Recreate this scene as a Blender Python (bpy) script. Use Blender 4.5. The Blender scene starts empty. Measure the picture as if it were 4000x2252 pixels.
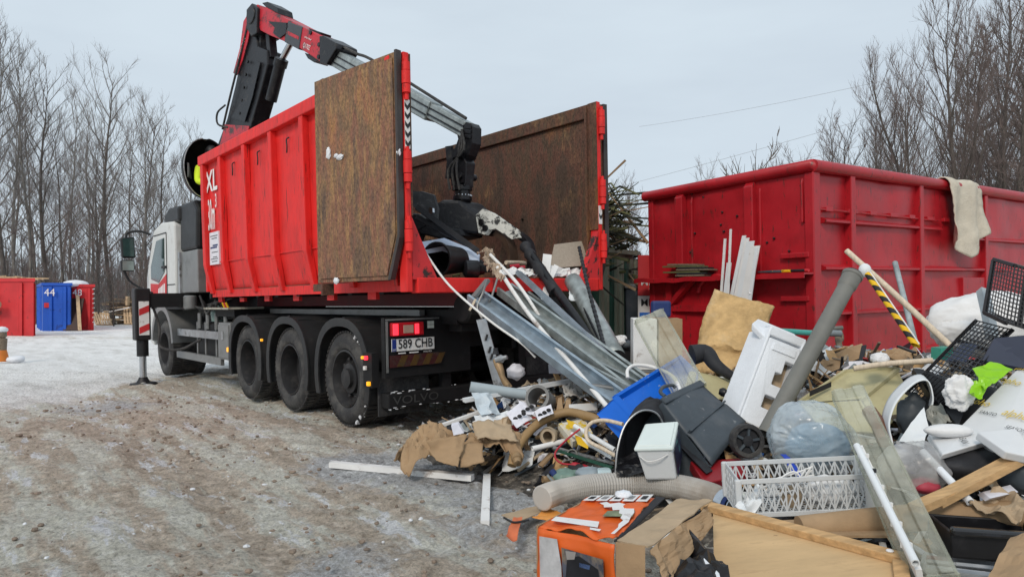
import bpy, math, random
import numpy as np
from mathutils import Vector, Matrix, noise

# ------------------------------------------------------------------ camera, sky, sun, exposure
scene = bpy.context.scene
C = scene.collection
V = Vector
H = 1.27            # eye height of the photographer
FPX, CU, HV = 1716.7, 1287.0, 752.0     # the photograph's own geometry: focal length, centre, horizon row
cam_d = bpy.data.cameras.new('camera')
cam_d.lens = 24.0; cam_d.sensor_width = 36.0; cam_d.clip_start = 0.05; cam_d.clip_end = 3000.0
cam_d.shift_y = 0.0105
cam = bpy.data.objects.new('camera', cam_d)
cam.location = (0, 0, H); cam.rotation_euler = (math.radians(90), 0, 0)
C.objects.link(cam); scene.camera = cam

SUN_EL, SUN_AZ = math.radians(38), math.radians(200)     # azimuth clockwise from +Y
world = bpy.data.worlds.new('World'); scene.world = world; world.use_nodes = True
wt = world.node_tree; wt.nodes.clear()
wout = wt.nodes.new('ShaderNodeOutputWorld')
sky = wt.nodes.new('ShaderNodeTexSky'); sky.sky_type = 'NISHITA'; sky.sun_disc = False
sky.sun_elevation = SUN_EL; sky.sun_rotation = SUN_AZ; sky.air_density = 1.0; sky.dust_density = 3.0
bg1 = wt.nodes.new('ShaderNodeBackground'); bg1.inputs['Strength'].default_value = 0.06
wt.links.new(sky.outputs[0], bg1.inputs['Color'])
# the closed cloud deck: pale grey-blue with faint streaks, the same all round
wtc = wt.nodes.new('ShaderNodeTexCoord'); wmap = wt.nodes.new('ShaderNodeMapping')
wmap.inputs['Scale'].default_value = (1.2, 1.2, 5.0); wmap.inputs['Rotation'].default_value = (0.25, 0.1, 0)
wn = wt.nodes.new('ShaderNodeTexNoise'); wn.inputs['Scale'].default_value = 1.7; wn.inputs['Detail'].default_value = 5
wn.inputs['Roughness'].default_value = 0.5
wr = wt.nodes.new('ShaderNodeValToRGB')
wr.color_ramp.elements[0].position = 0.30; wr.color_ramp.elements[0].color = (0.560, 0.640, 0.720, 1)
wr.color_ramp.elements[1].position = 0.62; wr.color_ramp.elements[1].color = (0.630, 0.720, 0.795, 1)
bg2 = wt.nodes.new('ShaderNodeBackground'); bg2.inputs['Strength'].default_value = 1.0
wmx = wt.nodes.new('ShaderNodeMixShader'); wmx.inputs[0].default_value = 0.93
wt.links.new(wtc.outputs['Generated'], wmap.inputs[0]); wt.links.new(wmap.outputs[0], wn.inputs['Vector'])
wt.links.new(wn.outputs['Fac'], wr.inputs[0]); wt.links.new(wr.outputs[0], bg2.inputs['Color'])
wt.links.new(bg1.outputs[0], wmx.inputs[1]); wt.links.new(bg2.outputs[0], wmx.inputs[2])
wt.links.new(wmx.outputs[0], wout.inputs['Surface'])
sun_d = bpy.data.lights.new('sun', 'SUN'); sun_d.energy = 1.5; sun_d.angle = math.radians(14); sun_d.color = (1.0, 0.90, 0.78)
sun = bpy.data.objects.new('sun', sun_d); C.objects.link(sun)
sdir = V((math.sin(SUN_AZ) * math.cos(SUN_EL), math.cos(SUN_AZ) * math.cos(SUN_EL), math.sin(SUN_EL)))
sun.rotation_euler = (-sdir).to_track_quat('-Z', 'Y').to_euler(); sun.location = (0, -10, 30)
scene.view_settings.view_transform = 'Standard'; scene.view_settings.look = 'None'
scene.view_settings.exposure = 0.16; scene.view_settings.gamma = 1.0
scene.render.engine = 'CYCLES'
try:
    scene.cycles.use_denoising = True
    scene.cycles.max_bounces = 6; scene.cycles.transparent_max_bounces = 12
except Exception:
    pass

# ------------------------------------------------------------------ helpers
R_ = random.Random(11)
ZUP = V((0, 0, 1))
def W(u, v, Y):            # a point seen at column u, row v that stands Y metres down the view axis
    return V(((u - CU) / FPX * Y, Y, H + (HV - v) / FPX * Y))
def G(u, v, z=0.0):        # the point of the plane at height z seen at u, v
    return W(u, v, FPX * (H - z) / (v - HV))
def lerp(a, b, t): return a + (b - a) * t
def rgb(h):                # sRGB hex -> linear
    c = [int(h[i:i + 2], 16) / 255 for i in (0, 2, 4)]
    return tuple((x / 12.92 if x <= .04045 else ((x + .055) / 1.055) ** 2.4) for x in c)
def fnoise(p, s=1.0, o=3):
    return noise.fractal(V(p) * s, 0.9, 2.1, o)

MATS = {}
def nmat(name, col, rough=.6, metal=0., var=.18, vs=5., bump=0., bs=60., dirt=None, da=.4, ds=3., st=None, alpha=1., spec=.4, emit=0., trans=0., coord='Object', soft=.1, st_d=None, d2=None, d2a=.3, d2s=20., st2=None):
    if name in MATS: return MATS[name]
    if isinstance(col, str): col = rgb(col)
    m = bpy.data.materials.new(name); m.use_nodes = True
    t = m.node_tree; N = t.nodes; L = t.links
    b = N['Principled BSDF']; b.inputs['Roughness'].default_value = rough; b.inputs['Metallic'].default_value = metal
    b.inputs['Specular IOR Level'].default_value = spec
    tc = N.new('ShaderNodeTexCoord'); src = tc.outputs[coord]
    def mapped(s):
        mp = N.new('ShaderNodeMapping'); mp.inputs['Scale'].default_value = s; L.new(src, mp.inputs[0]); return mp.outputs[0]
    vec = mapped(st) if st else src
    n = N.new('ShaderNodeTexNoise'); n.inputs['Scale'].default_value = vs; n.inputs['Detail'].default_value = 6; n.inputs['Roughness'].default_value = .62
    L.new(vec, n.inputs['Vector'])
    r = N.new('ShaderNodeValToRGB')
    r.color_ramp.elements[0].position = .3; r.color_ramp.elements[1].position = .7
    r.color_ramp.elements[0].color = (*[max(0, c * (1 - var)) for c in col], 1)
    r.color_ramp.elements[1].color = (*[min(1, c * (1 + var)) for c in col], 1)
    L.new(n.outputs['Fac'], r.inputs[0]); out = r.outputs[0]
    if dirt is not None:
        if isinstance(dirt, str): dirt = rgb(dirt)
        d = N.new('ShaderNodeTexNoise'); d.inputs['Scale'].default_value = ds; d.inputs['Detail'].default_value = 9; d.inputs['Roughness'].default_value = .7
        L.new(mapped(st_d) if st_d else vec, d.inputs['Vector'])
        dr = N.new('ShaderNodeValToRGB')
        dr.color_ramp.elements[0].position = .72 - da * .5; dr.color_ramp.elements[1].position = min(1, .72 - da * .5 + soft)
        dr.color_ramp.elements[0].color = (0, 0, 0, 1); dr.color_ramp.elements[1].color = (1, 1, 1, 1)
        L.new(d.outputs['Fac'], dr.inputs[0])
        mx = N.new('ShaderNodeMix'); mx.data_type = 'RGBA'; mx.inputs['B'].default_value = (*dirt, 1)
        L.new(dr.outputs[0], mx.inputs['Factor']); L.new(out, mx.inputs['A']); out = mx.outputs['Result']
    if d2 is not None:      # scratches, rust runs, chips
        d = N.new('ShaderNodeTexNoise'); d.inputs['Scale'].default_value = d2s; d.inputs['Detail'].default_value = 7; d.inputs['Roughness'].default_value = .7
        L.new(mapped(st2) if st2 else src, d.inputs['Vector'])
        dr = N.new('ShaderNodeValToRGB'); dr.color_ramp.elements[0].position = .74 - d2a * .4; dr.color_ramp.elements[1].position = .78 - d2a * .4
        dr.color_ramp.elements[0].color = (0, 0, 0, 1); dr.color_ramp.elements[1].color = (.85, .85, .85, 1); L.new(d.outputs['Fac'], dr.inputs[0])
        mx = N.new('ShaderNodeMix'); mx.data_type = 'RGBA'; mx.inputs['B'].default_value = (*d2, 1)
        L.new(dr.outputs[0], mx.inputs['Factor']); L.new(out, mx.inputs['A']); out = mx.outputs['Result']
    L.new(out, b.inputs['Base Color'])
    if rough > .2:
        rr = N.new('ShaderNodeMapRange'); rr.inputs['To Min'].default_value = max(.05, rough - .12); rr.inputs['To Max'].default_value = min(1, rough + .12)
        L.new(n.outputs['Fac'], rr.inputs['Value']); L.new(rr.outputs[0], b.inputs['Roughness'])
    if bump:
        bn = N.new('ShaderNodeTexNoise'); bn.inputs['Scale'].default_value = bs; bn.inputs['Detail'].default_value = 4
        L.new(vec, bn.inputs['Vector'])
        bp = N.new('ShaderNodeBump'); bp.inputs['Strength'].default_value = bump; bp.inputs['Distance'].default_value = .02
        L.new(bn.outputs['Fac'], bp.inputs['Height']); L.new(bp.outputs[0], b.inputs['Normal'])
    if emit:
        L.new(out, b.inputs['Emission Color']); b.inputs['Emission Strength'].default_value = emit
    if alpha < 1:          # thin see-through plastic
        tr = N.new('ShaderNodeBsdfTransparent'); tr.inputs[0].default_value = (.93, .94, .92, 1)
        ms = N.new('ShaderNodeMixShader')
        ar = N.new('ShaderNodeMapRange'); ar.inputs['From Min'].default_value = .3; ar.inputs['From Max'].default_value = .7
        ar.inputs['To Min'].default_value = max(0, alpha - .15); ar.inputs['To Max'].default_value = min(1, alpha + .15)
        L.new(n.outputs['Fac'], ar.inputs['Value']); L.new(ar.outputs[0], ms.inputs[0])
        L.new(tr.outputs[0], ms.inputs[1]); L.new(b.outputs[0], ms.inputs[2])
        L.new(ms.outputs[0], N['Material Output'].inputs['Surface'])
    MATS[name] = m
    return m

class MB:
    """collects faces of ONE mesh"""
    def __init__(s): s.v = []; s.f = []; s.mi = []; s.cur = 0
    def add(s, vs, fs):
        o = len(s.v); s.v.extend([tuple(x) for x in vs])
        for f in fs: s.f.append(tuple(i + o for i in f)); s.mi.append(s.cur)
        return s
    def obox(s, o, ax, ay, az):
        o, ax, ay, az = V(o), V(ax), V(ay), V(az)
        p = [o, o + ax, o + ax + ay, o + ay]; p += [q + az for q in p]
        fs = [(0, 3, 2, 1), (4, 5, 6, 7), (0, 1, 5, 4), (1, 2, 6, 5), (2, 3, 7, 6), (3, 0, 4, 7)]
        if ax.cross(ay).dot(az) < 0: fs = [f[::-1] for f in fs]
        return s.add(p, fs)
    def box(s, x0, x1, y0, y1, z0, z1):
        return s.obox((x0, y0, z0), (x1 - x0, 0, 0), (0, y1 - y0, 0), (0, 0, z1 - z0))
    def beam(s, p0, p1, w, h, up=ZUP):
        p0, p1 = V(p0), V(p1); d = (p1 - p0); x = d.normalized()
        y = V(up).cross(x)
        if y.length < 1e-4: y = V((1, 0, 0)).cross(x)
        y.normalize(); z = x.cross(y)
        return s.obox(p0 - y * w / 2 - z * h / 2, d, y * w, z * h)
    def rings(s, rings, closed=True, cap=True):
        n = len(rings[0]); o = len(s.v)
        for r in rings: s.v.extend([tuple(p) for p in r])
        for i in range(len(rings) - 1):
            for j in range(n if closed else n - 1):
                k = (j + 1) % n
                s.f.append((o + i * n + j, o + i * n + k, o + (i + 1) * n + k, o + (i + 1) * n + j)); s.mi.append(s.cur)
        if cap:
            s.f.append(tuple(o + j for j in range(n))[::-1]); s.mi.append(s.cur)
            e = o + (len(rings) - 1) * n
            s.f.append(tuple(e + j for j in range(n))); s.mi.append(s.cur)
        return s
    def tube(s, pts, r, n=8, cap=True):
        pts = [V(p) for p in pts]; m = len(pts)
        rs = r if isinstance(r, (list, tuple)) else [r] * m
        t0 = (pts[1] - pts[0]).normalized()
        a = t0.orthogonal().normalized(); rg = []
        for i in range(m):
            t = (pts[min(i + 1, m - 1)] - pts[max(i - 1, 0)])
            t = t.normalized() if t.length > 1e-9 else t0
            a = (a - t * a.dot(t)); a = a.normalized() if a.length > 1e-6 else t.orthogonal().normalized()
            b = t.cross(a)
            rg.append([pts[i] + (a * math.cos(2 * math.pi * k / n) + b * math.sin(2 * math.pi * k / n)) * rs[i] for k in range(n)])
        return s.rings(rg, True, cap)
    def pipe(s, p0, p1, r, ri, n=20):      # hollow straight pipe
        p0, p1 = V(p0), V(p1); t = (p1 - p0).normalized(); a = t.orthogonal().normalized(); b = t.cross(a)
        def rg(p, q): return [p + (a * math.cos(2 * math.pi * k / n) + b * math.sin(2 * math.pi * k / n)) * q for k in range(n)]
        return s.rings([rg(p0, ri), rg(p0, r), rg(p1, r), rg(p1, ri), rg(p0, ri)], True, False)
    def lathe(s, o, axis, prof, n=24, cap=False):
        o, t = V(o), V(axis).normalized(); a = t.orthogonal().normalized(); b = t.cross(a)
        return s.rings([[o + t * h + (a * math.cos(2 * math.pi * k / n) + b * math.sin(2 * math.pi * k / n)) * r for k in range(n)] for h, r in prof], True, cap)
    def prism(s, poly, vec):
        poly = [V(p) for p in poly]; vec = V(vec); n = len(poly); o = len(s.v)
        s.v.extend([tuple(p) for p in poly]); s.v.extend([tuple(p + vec) for p in poly])
        nrm = V((0, 0, 0))
        for i in range(n): nrm += (poly[i] - poly[0]).cross(poly[(i + 1) % n] - poly[0])
        fs = [tuple(range(n))[::-1], tuple(range(n, 2 * n))] + [(i, (i + 1) % n, n + (i + 1) % n, n + i) for i in range(n)]
        if nrm.dot(vec) < 0: fs = [f[::-1] for f in fs]
        for f in fs: s.f.append(tuple(o + i for i in f)); s.mi.append(s.cur)
        return s
    def grid(s, fn, nu, nv):
        o = len(s.v)
        for j in range(nv + 1):
            for i in range(nu + 1): s.v.append(tuple(fn(i / nu, j / nv)))
        for j in range(nv):
            for i in range(nu):
                a = o + j * (nu + 1) + i
                s.f.append((a, a + 1, a + nu + 2, a + nu + 1)); s.mi.append(s.cur)
        return s
    def ball(s, c, rx, ry, rz, n=12, m=8, fn=None):
        c = V(c); rg = []
        for j in range(m + 1):
            th = math.pi * min(max(j / m, .02), .98)
            row = []
            for i in range(n):
                ph = 2 * math.pi * i / n
                d = V((math.sin(th) * math.cos(ph), math.sin(th) * math.sin(ph), math.cos(th)))
                k = fn(d) if fn else 1
                row.append(c + V((d.x * rx, d.y * ry, d.z * rz)) * k)
            rg.append(row)
        return s.rings(rg[::-1], True, True)
    def build(s, name, mats, parent=None, local=False, smooth=None, bevel=0, solid=0, sub=0):
        me = bpy.data.meshes.new(name)
        vs = s.v; loc = None
        if parent is not None and not local:
            inv = ROOT[parent.name].inverted(); vs = [tuple(inv @ V(p)) for p in vs]
        if parent is None:
            a = np.array(vs); lo, hi = a.min(0), a.max(0)
            loc = np.array([(lo[0] + hi[0]) / 2, (lo[1] + hi[1]) / 2, lo[2]]); vs = (a - loc).tolist()
        me.from_pydata(vs, [], s.f)
        if not isinstance(mats, (list, tuple)): mats = [mats]
        for m in mats: me.materials.append(m)
        if len(mats) > 1: me.polygons.foreach_set('material_index', s.mi)
        if smooth:
            me.polygons.foreach_set('use_smooth', [True] * len(me.polygons)); me.set_sharp_from_angle(angle=math.radians(smooth))
        me.update()
        o = bpy.data.objects.new(name, me); C.objects.link(o)
        if loc is not None:
            o.location = loc; ROOT[o.name] = Matrix.Translation(loc)
        else:
            o.parent = parent; ROOT[o.name] = ROOT[parent.name]
        if solid:
            md = o.modifiers.new('thickness', 'SOLIDIFY'); md.thickness = solid; md.offset = 0
        if sub:
            md = o.modifiers.new('smooth', 'SUBSURF'); md.levels = sub; md.render_levels = sub
        if bevel:
            md = o.modifiers.new('edges', 'BEVEL'); md.width = bevel; md.segments = 2; md.limit_method = 'ANGLE'; md.angle_limit = math.radians(40)
        return o
ROOT = {}
def tag(o, label, cat, group=None, kind=None):
    if label: o['label'] = label
    if cat: o['category'] = cat
    if group: o['group'] = group
    if kind: o['kind'] = kind
    return o
def thing(name, label, cat, loc=(0, 0, 0), M=None, group=None):
    o = bpy.data.objects.new(name, None); C.objects.link(o); o.empty_display_size = .1
    M = M if M is not None else Matrix.Translation(V(loc))
    o.matrix_world = M; ROOT[o.name] = M
    return tag(o, label, cat, group)
def solo(name, label, cat, mb, mats, group=None, **kw):
    return tag(mb.build(name, mats, None, **kw), label, cat, group)
def copy_tree(o, parent=None, loc=None, rz=None, scale=None, label=None):
    c = o.copy(); C.objects.link(c)
    if parent is not None: c.parent = parent
    if loc is not None: c.location = loc
    if rz is not None: c.rotation_euler = (0, 0, rz)
    if scale is not None: c.scale = scale if isinstance(scale, (tuple, list)) else (scale,) * 3
    if label: c['label'] = label
    for ch in list(o.children): copy_tree(ch, c)
    return c
FONTC = {}
def text(name, s, o, right, up, size, mat, parent, local=False, wide=1.0, thick=.003, bold=0.):
    key = (s, bold)
    if key not in FONTC:
        cu = bpy.data.curves.new('t', 'FONT'); cu.body = s; cu.size = 1.0; cu.align_x = 'CENTER'; cu.align_y = 'CENTER'; cu.resolution_u = 3; cu.offset = bold
        ob = bpy.data.objects.new('t', cu); C.objects.link(ob)
        dg = bpy.context.evaluated_depsgraph_get(); dg.update()
        me = bpy.data.meshes.new_from_object(ob.evaluated_get(dg))
        FONTC[key] = ([V(v.co) for v in me.vertices], [tuple(p.vertices) for p in me.polygons])
        bpy.data.objects.remove(ob); bpy.data.meshes.remove(me); bpy.data.curves.remove(cu)
    vs, fs = FONTC[key]
    right, up = V(right).normalized(), V(up).normalized(); nrm = right.cross(up)
    mb = MB()
    top = [V(o) + right * v.x * size * wide + up * v.y * size + nrm * thick for v in vs]
    mb.add(top, fs)
    return mb.build(name, mat, parent, local=local)
def bez(pts, n=24):        # smooth curve through points (Catmull-Rom)
    pts = [V(p) for p in pts]; P = [pts[0] * 2 - pts[1]] + pts + [pts[-1] * 2 - pts[-2]]
    out = []; segs = len(pts) - 1
    for i in range(n + 1):
        x = i / n * segs; k = min(int(x), segs - 1); t = x - k
        a, b, c, d = P[k:k + 4]
        out.append(.5 * ((2 * b) + (c - a) * t + (2 * a - 5 * b + 4 * c - d) * t * t + (3 * b - a - 3 * c + d) * t ** 3))
    return out
def quad(a, b, c, d):      # bilinear patch a-b along u, a-d along v
    a, b, c, d = V(a), V(b), V(c), V(d)
    return lambda u, v: lerp(lerp(a, b, u), lerp(d, c, u), v)
def crumple(a, b, c, d, nu=14, nv=10, amp=.02, sc=9, seed=0, rag=.0):
    q = quad(a, b, c, d); a, b, d = V(a), V(b), V(d)
    nrm = (b - a).cross(d - a).normalized()
    def fn(u, v):
        if rag:
            e = fnoise((seed + u * 4, v * 4, 3.3), 1.7) * rag
            u2, v2 = (u - .5) * (1 + e) + .5, (v - .5) * (1 - e) + .5
        else: u2, v2 = u, v
        p = q(u2, v2)
        k = abs(fnoise(p + V((seed, 0, 0)), sc, 3)) * 2 - .5
        return p + nrm * amp * k + V((fnoise(p + V((9, seed, 0)), sc), fnoise(p + V((0, 4, seed)), sc), 0)) * amp * .4
    return MB().grid(fn, nu, nv)

# ------------------------------------------------------------------ materials
DIRTC = (.13, .105, .085)
m_red = nmat('red_paint', (.72, .026, .024), .55, var=.16, vs=3, dirt=(.44, .020, .016), da=.40, ds=2.2, bump=.22, bs=9, st=(2.4, 2.4, .8), spec=.3, soft=.25, d2=(.20, .020, .016), d2a=.36, d2s=7., st2=(3, 3, .35))
m_red2 = nmat('faded_red_paint', (.40, .011, .019), .40, var=.2, vs=1.6, dirt=(.17, .012, .014), da=.36, ds=3.0, bump=.16, bs=5, spec=.45, soft=.3, d2=(.08, .022, .018), d2a=.36, d2s=10., st2=(2, 2, .5))
m_redc = nmat('crane_red', (.50, .020, .035), .42, var=.15, vs=4, dirt=(.06, .03, .03), da=.42, ds=5)
m_far_red = nmat('skip_red', (.55, .03, .035), .55, var=.18, vs=1.5, dirt=(.22, .03, .03), da=.3, ds=3)
m_blue = nmat('skip_blue', (.015, .10, .50), .5, var=.15, vs=1.5, dirt=(.01, .03, .16), da=.3, ds=3)
m_navy = nmat('navy', (.012, .03, .13), .6, var=.15)
m_blk = nmat('black_paint', (.009, .009, .011), .5, var=.3, vs=6, dirt=(.022, .021, .02), da=.42, ds=4, soft=.3)
m_blk2 = nmat('black_steel', (.009, .009, .012), .42, var=.35, vs=9, dirt=(.04, .038, .036), da=.32, ds=9, bump=.15, bs=30)
m_chas = nmat('chassis_black', (.006, .006, .007), .7, var=.4, vs=5, dirt=(.022, .021, .019), da=.36, ds=7, soft=.25)
m_rub = nmat('tyre_rubber', (.034, .034, .036), .8, var=.25, vs=7, dirt=(.11, .105, .098), da=.52, ds=5, soft=.25, bump=.4, bs=40)
m_rim = nmat('wheel_steel', (.018, .018, .020), .55, var=.3, dirt=(.065, .06, .058), da=.42, ds=7, soft=.3)
m_fend = nmat('fender_plastic', (.018, .0185, .020), .55, var=.2, vs=4, dirt=(.06, .058, .055), da=.42, ds=2.5, soft=.35)
m_chrome = nmat('chrome', (.55, .57, .6), .22, 1., var=.15, vs=8)
m_alu = nmat('aluminium', (.42, .43, .44), .45, .8, var=.2, vs=6, dirt=(.15, .14, .13), da=.35, ds=8)
m_galv = nmat('galvanised', (.36, .40, .40), .5, .55, var=.3, vs=9, dirt=(.13, .145, .14), da=.42, ds=5, soft=.3, bump=.05, bs=40)
m_galv2 = nmat('galvanised_blue', (.33, .40, .46), .42, .5, var=.25, vs=7, dirt=(.13, .14, .14), da=.36, ds=5, soft=.3)
m_white = nmat('cab_white', (.62, .63, .62), .45, var=.08, vs=3, dirt=(.22, .20, .17), da=.38, ds=3, soft=.35)
m_wpl = nmat('white_plastic', (.72, .75, .77), .5, var=.06, vs=4, dirt=(.42, .41, .38), da=.32, ds=5, soft=.3)
m_eps = nmat('styrofoam', (.74, .77, .81), .85, var=.05, vs=6, bump=.25, bs=120, dirt=(.50, .48, .45), da=.32, ds=4, soft=.3)
m_wpt = nmat('white_paint', (.75, .75, .74), .6, var=.08, dirt=(.35, .3, .27), da=.3, ds=6)
m_gpl = nmat('grey_plastic', (.052, .066, .080), .5, var=.2, vs=5, dirt=(.14, .145, .15), da=.42, ds=3, soft=.4, bump=.05, d2=(.22, .23, .24), d2a=.26, d2s=16., st2=(1, 1, .4))
m_gpipe = nmat('grey_pvc', (.17, .17, .155), .55, var=.12, vs=4, dirt=(.10, .09, .075), da=.45, ds=3, soft=.4)
m_gbox = nmat('grey_metal', (.22, .225, .225), .45, .35, var=.15, dirt=(.09, .085, .08), da=.4, ds=4, soft=.3)
m_card = nmat('cardboard', (.36, .245, .145), .9, var=.15, vs=7, dirt=(.22, .14, .08), da=.4, ds=3, soft=.35, bump=.1, bs=90, spec=.15)
m_card2 = nmat('pale_cardboard', (.42, .32, .215), .9, var=.12, vs=6, dirt=(.27, .19, .12), da=.36, ds=4, soft=.35, bump=.08, bs=90, spec=.15)
m_wood = nmat('wood', (.52, .33, .16), .7, var=.28, vs=4, st=(1, 9, 9), dirt=(.30, .17, .08), da=.36, ds=5, soft=.3, bump=.1, bs=20, spec=.25)
m_ply = nmat('plywood', (.56, .39, .21), .65, var=.16, vs=2.5, st=(1, 5, 5), dirt=(.33, .22, .12), da=.40, ds=5, soft=.3, spec=.25, d2=(.16, .09, .045), d2a=.22, d2s=16., st2=(1, 2.5, 2.5))
m_woodc = nmat('pale_wood', (.62, .52, .40), .7, var=.2, vs=5, st=(8, 8, 1), dirt=(.33, .25, .17), da=.33, ds=7, soft=.3)
m_woodo = nmat('old_wood', (.20, .155, .11), .85, var=.35, vs=6, st=(1, 7, 7), dirt=(.09, .07, .05), da=.4, ds=6)
m_pal = nmat('pallet_wood', (.55, .40, .25), .8, var=.25, vs=4, dirt=(.28, .2, .13), da=.35, ds=5)
m_bag = nmat('blue_bag_film', (.66, .76, .84), .2, var=.08, vs=5, alpha=.40, spec=.9, bump=.10, bs=14)
m_film = nmat('clear_film', (.62, .62, .63), .3, var=.15, vs=7, alpha=.50, spec=.6)
m_clear = nmat('clear_plastic', (.66, .66, .55), .22, var=.15, vs=3, alpha=.27, spec=.8)
m_lid = nmat('milky_plastic', (.64, .71, .69), .4, var=.05, vs=3, dirt=(.5, .52, .5), da=.3, ds=5, soft=.4)
m_paper = nmat('paper', (.70, .70, .76), .8, var=.05, vs=5, dirt=(.45, .44, .45), da=.25, ds=6, soft=.3)
m_cream = nmat('cream_plastic', (.46, .42, .24), .55, var=.12, vs=3, dirt=(.24, .20, .11), da=.40, ds=4, soft=.35)
m_mat = nmat('tan_foam', (.54, .36, .17), .9, var=.24, vs=9, bump=.6, bs=30, dirt=(.66, .53, .36), da=.46, ds=3, soft=.35, spec=.1)
m_cloth = nmat('beige_cloth', (.58, .53, .44), .95, var=.14, vs=8, bump=.6, bs=60, dirt=(.36, .32, .26), da=.36, ds=4, soft=.4, spec=.05)
m_blue2 = nmat('blue_crate', (.004, .135, .66), .4, var=.12, vs=4, dirt=(.03, .09, .3), da=.34, ds=6, soft=.4, d2=(.35, .42, .52), d2a=.26, d2s=18.)
m_bplas = nmat('black_plastic', (.009, .009, .011), .38, var=.25, vs=6, dirt=(.05, .05, .055), da=.33, ds=6, soft=.3)
m_bmatt = nmat('black_matt', (.020, .021, .025), .7, var=.3, vs=8, dirt=(.06, .06, .065), da=.36, ds=7, soft=.3)
m_lime = nmat('lime_plastic', (.25, .55, .008), .35, var=.12, vs=4)
m_or = nmat('orange_print', (.72, .125, .018), .5, var=.08, vs=4, dirt=(.75, .27, .10), da=.3, ds=5, soft=.3)
m_hose = nmat('brown_hose', (.30, .19, .085), .55, var=.25, vs=6, dirt=(.13, .12, .09), da=.42, ds=3, soft=.4)
m_flex = nmat('ribbed_duct', (.46, .44, .41), .5, .1, var=.12, vs=4, dirt=(.27, .20, .14), da=.46, ds=3, soft=.35)
m_yel = nmat('yellow', (.70, .43, .01), .5, var=.1)
m_amber = nmat('amber_lamp', (1.0, .42, .02), .3, var=.05, emit=.8)
m_redl = nmat('red_lamp_glow', (1.0, .03, .05), .2, var=.05, emit=1.6)
m_redg = nmat('red_lamp_glass', (.45, .012, .02), .15, var=.1)
m_glass = nmat('dark_glass', (.020, .045, .042), .08, var=.4, vs=3, spec=.7)
m_green = nmat('green_steel', (.21, .24, .175), .6, var=.25, vs=2, dirt=(.36, .35, .30), da=.42, ds=3, soft=.4, st=(2, 2, .5))
m_dgrn = nmat('dark_green', (.015, .07, .045), .5, var=.2)
m_teal = nmat('teal_pipe', (.07, .36, .32), .5, var=.15)
m_hiv = nmat('hivis_yellow', (.62, .80, .03), .7, var=.1)
m_cloud = nmat('snow', (.74, .76, .80), .8, var=.06, vs=6, bump=.4, bs=25)
m_brass = nmat('old_brass', (.36, .24, .13), .5, .3, var=.35, vs=10, dirt=(.12, .09, .06), da=.4, ds=8)
m_sack = nmat('white_sack', (.72, .72, .72), .7, var=.07, vs=6, bump=.3, bs=20)
m_skin = nmat('skin', (.45, .26, .19), .6, var=.08)
m_wtxt = nmat('white_lettering', (.78, .78, .78), .6, var=.05)
m_btxt = nmat('black_lettering', (.02, .02, .022), .6, var=.05)
m_ytxt = nmat('yellow_print', (.72, .50, .05), .6, var=.08)
m_bark = nmat('bark', (.105, .092, .082), .9, var=.35, vs=8, st=(1, 1, .35), dirt=(.24, .235, .225), da=.34, ds=3, soft=.3, spec=.1)
m_bark2 = nmat('pale_bark', (.18, .17, .155), .9, var=.4, vs=6, st=(1, 1, .5), spec=.1)
m_twig = nmat('twigs', (.175, .160, .152), .9, var=.25, vs=1.5, spec=.1)
m_twig2 = nmat('reddish_twigs', (.15, .12, .113), .9, var=.25, vs=1.5, spec=.1)

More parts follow.
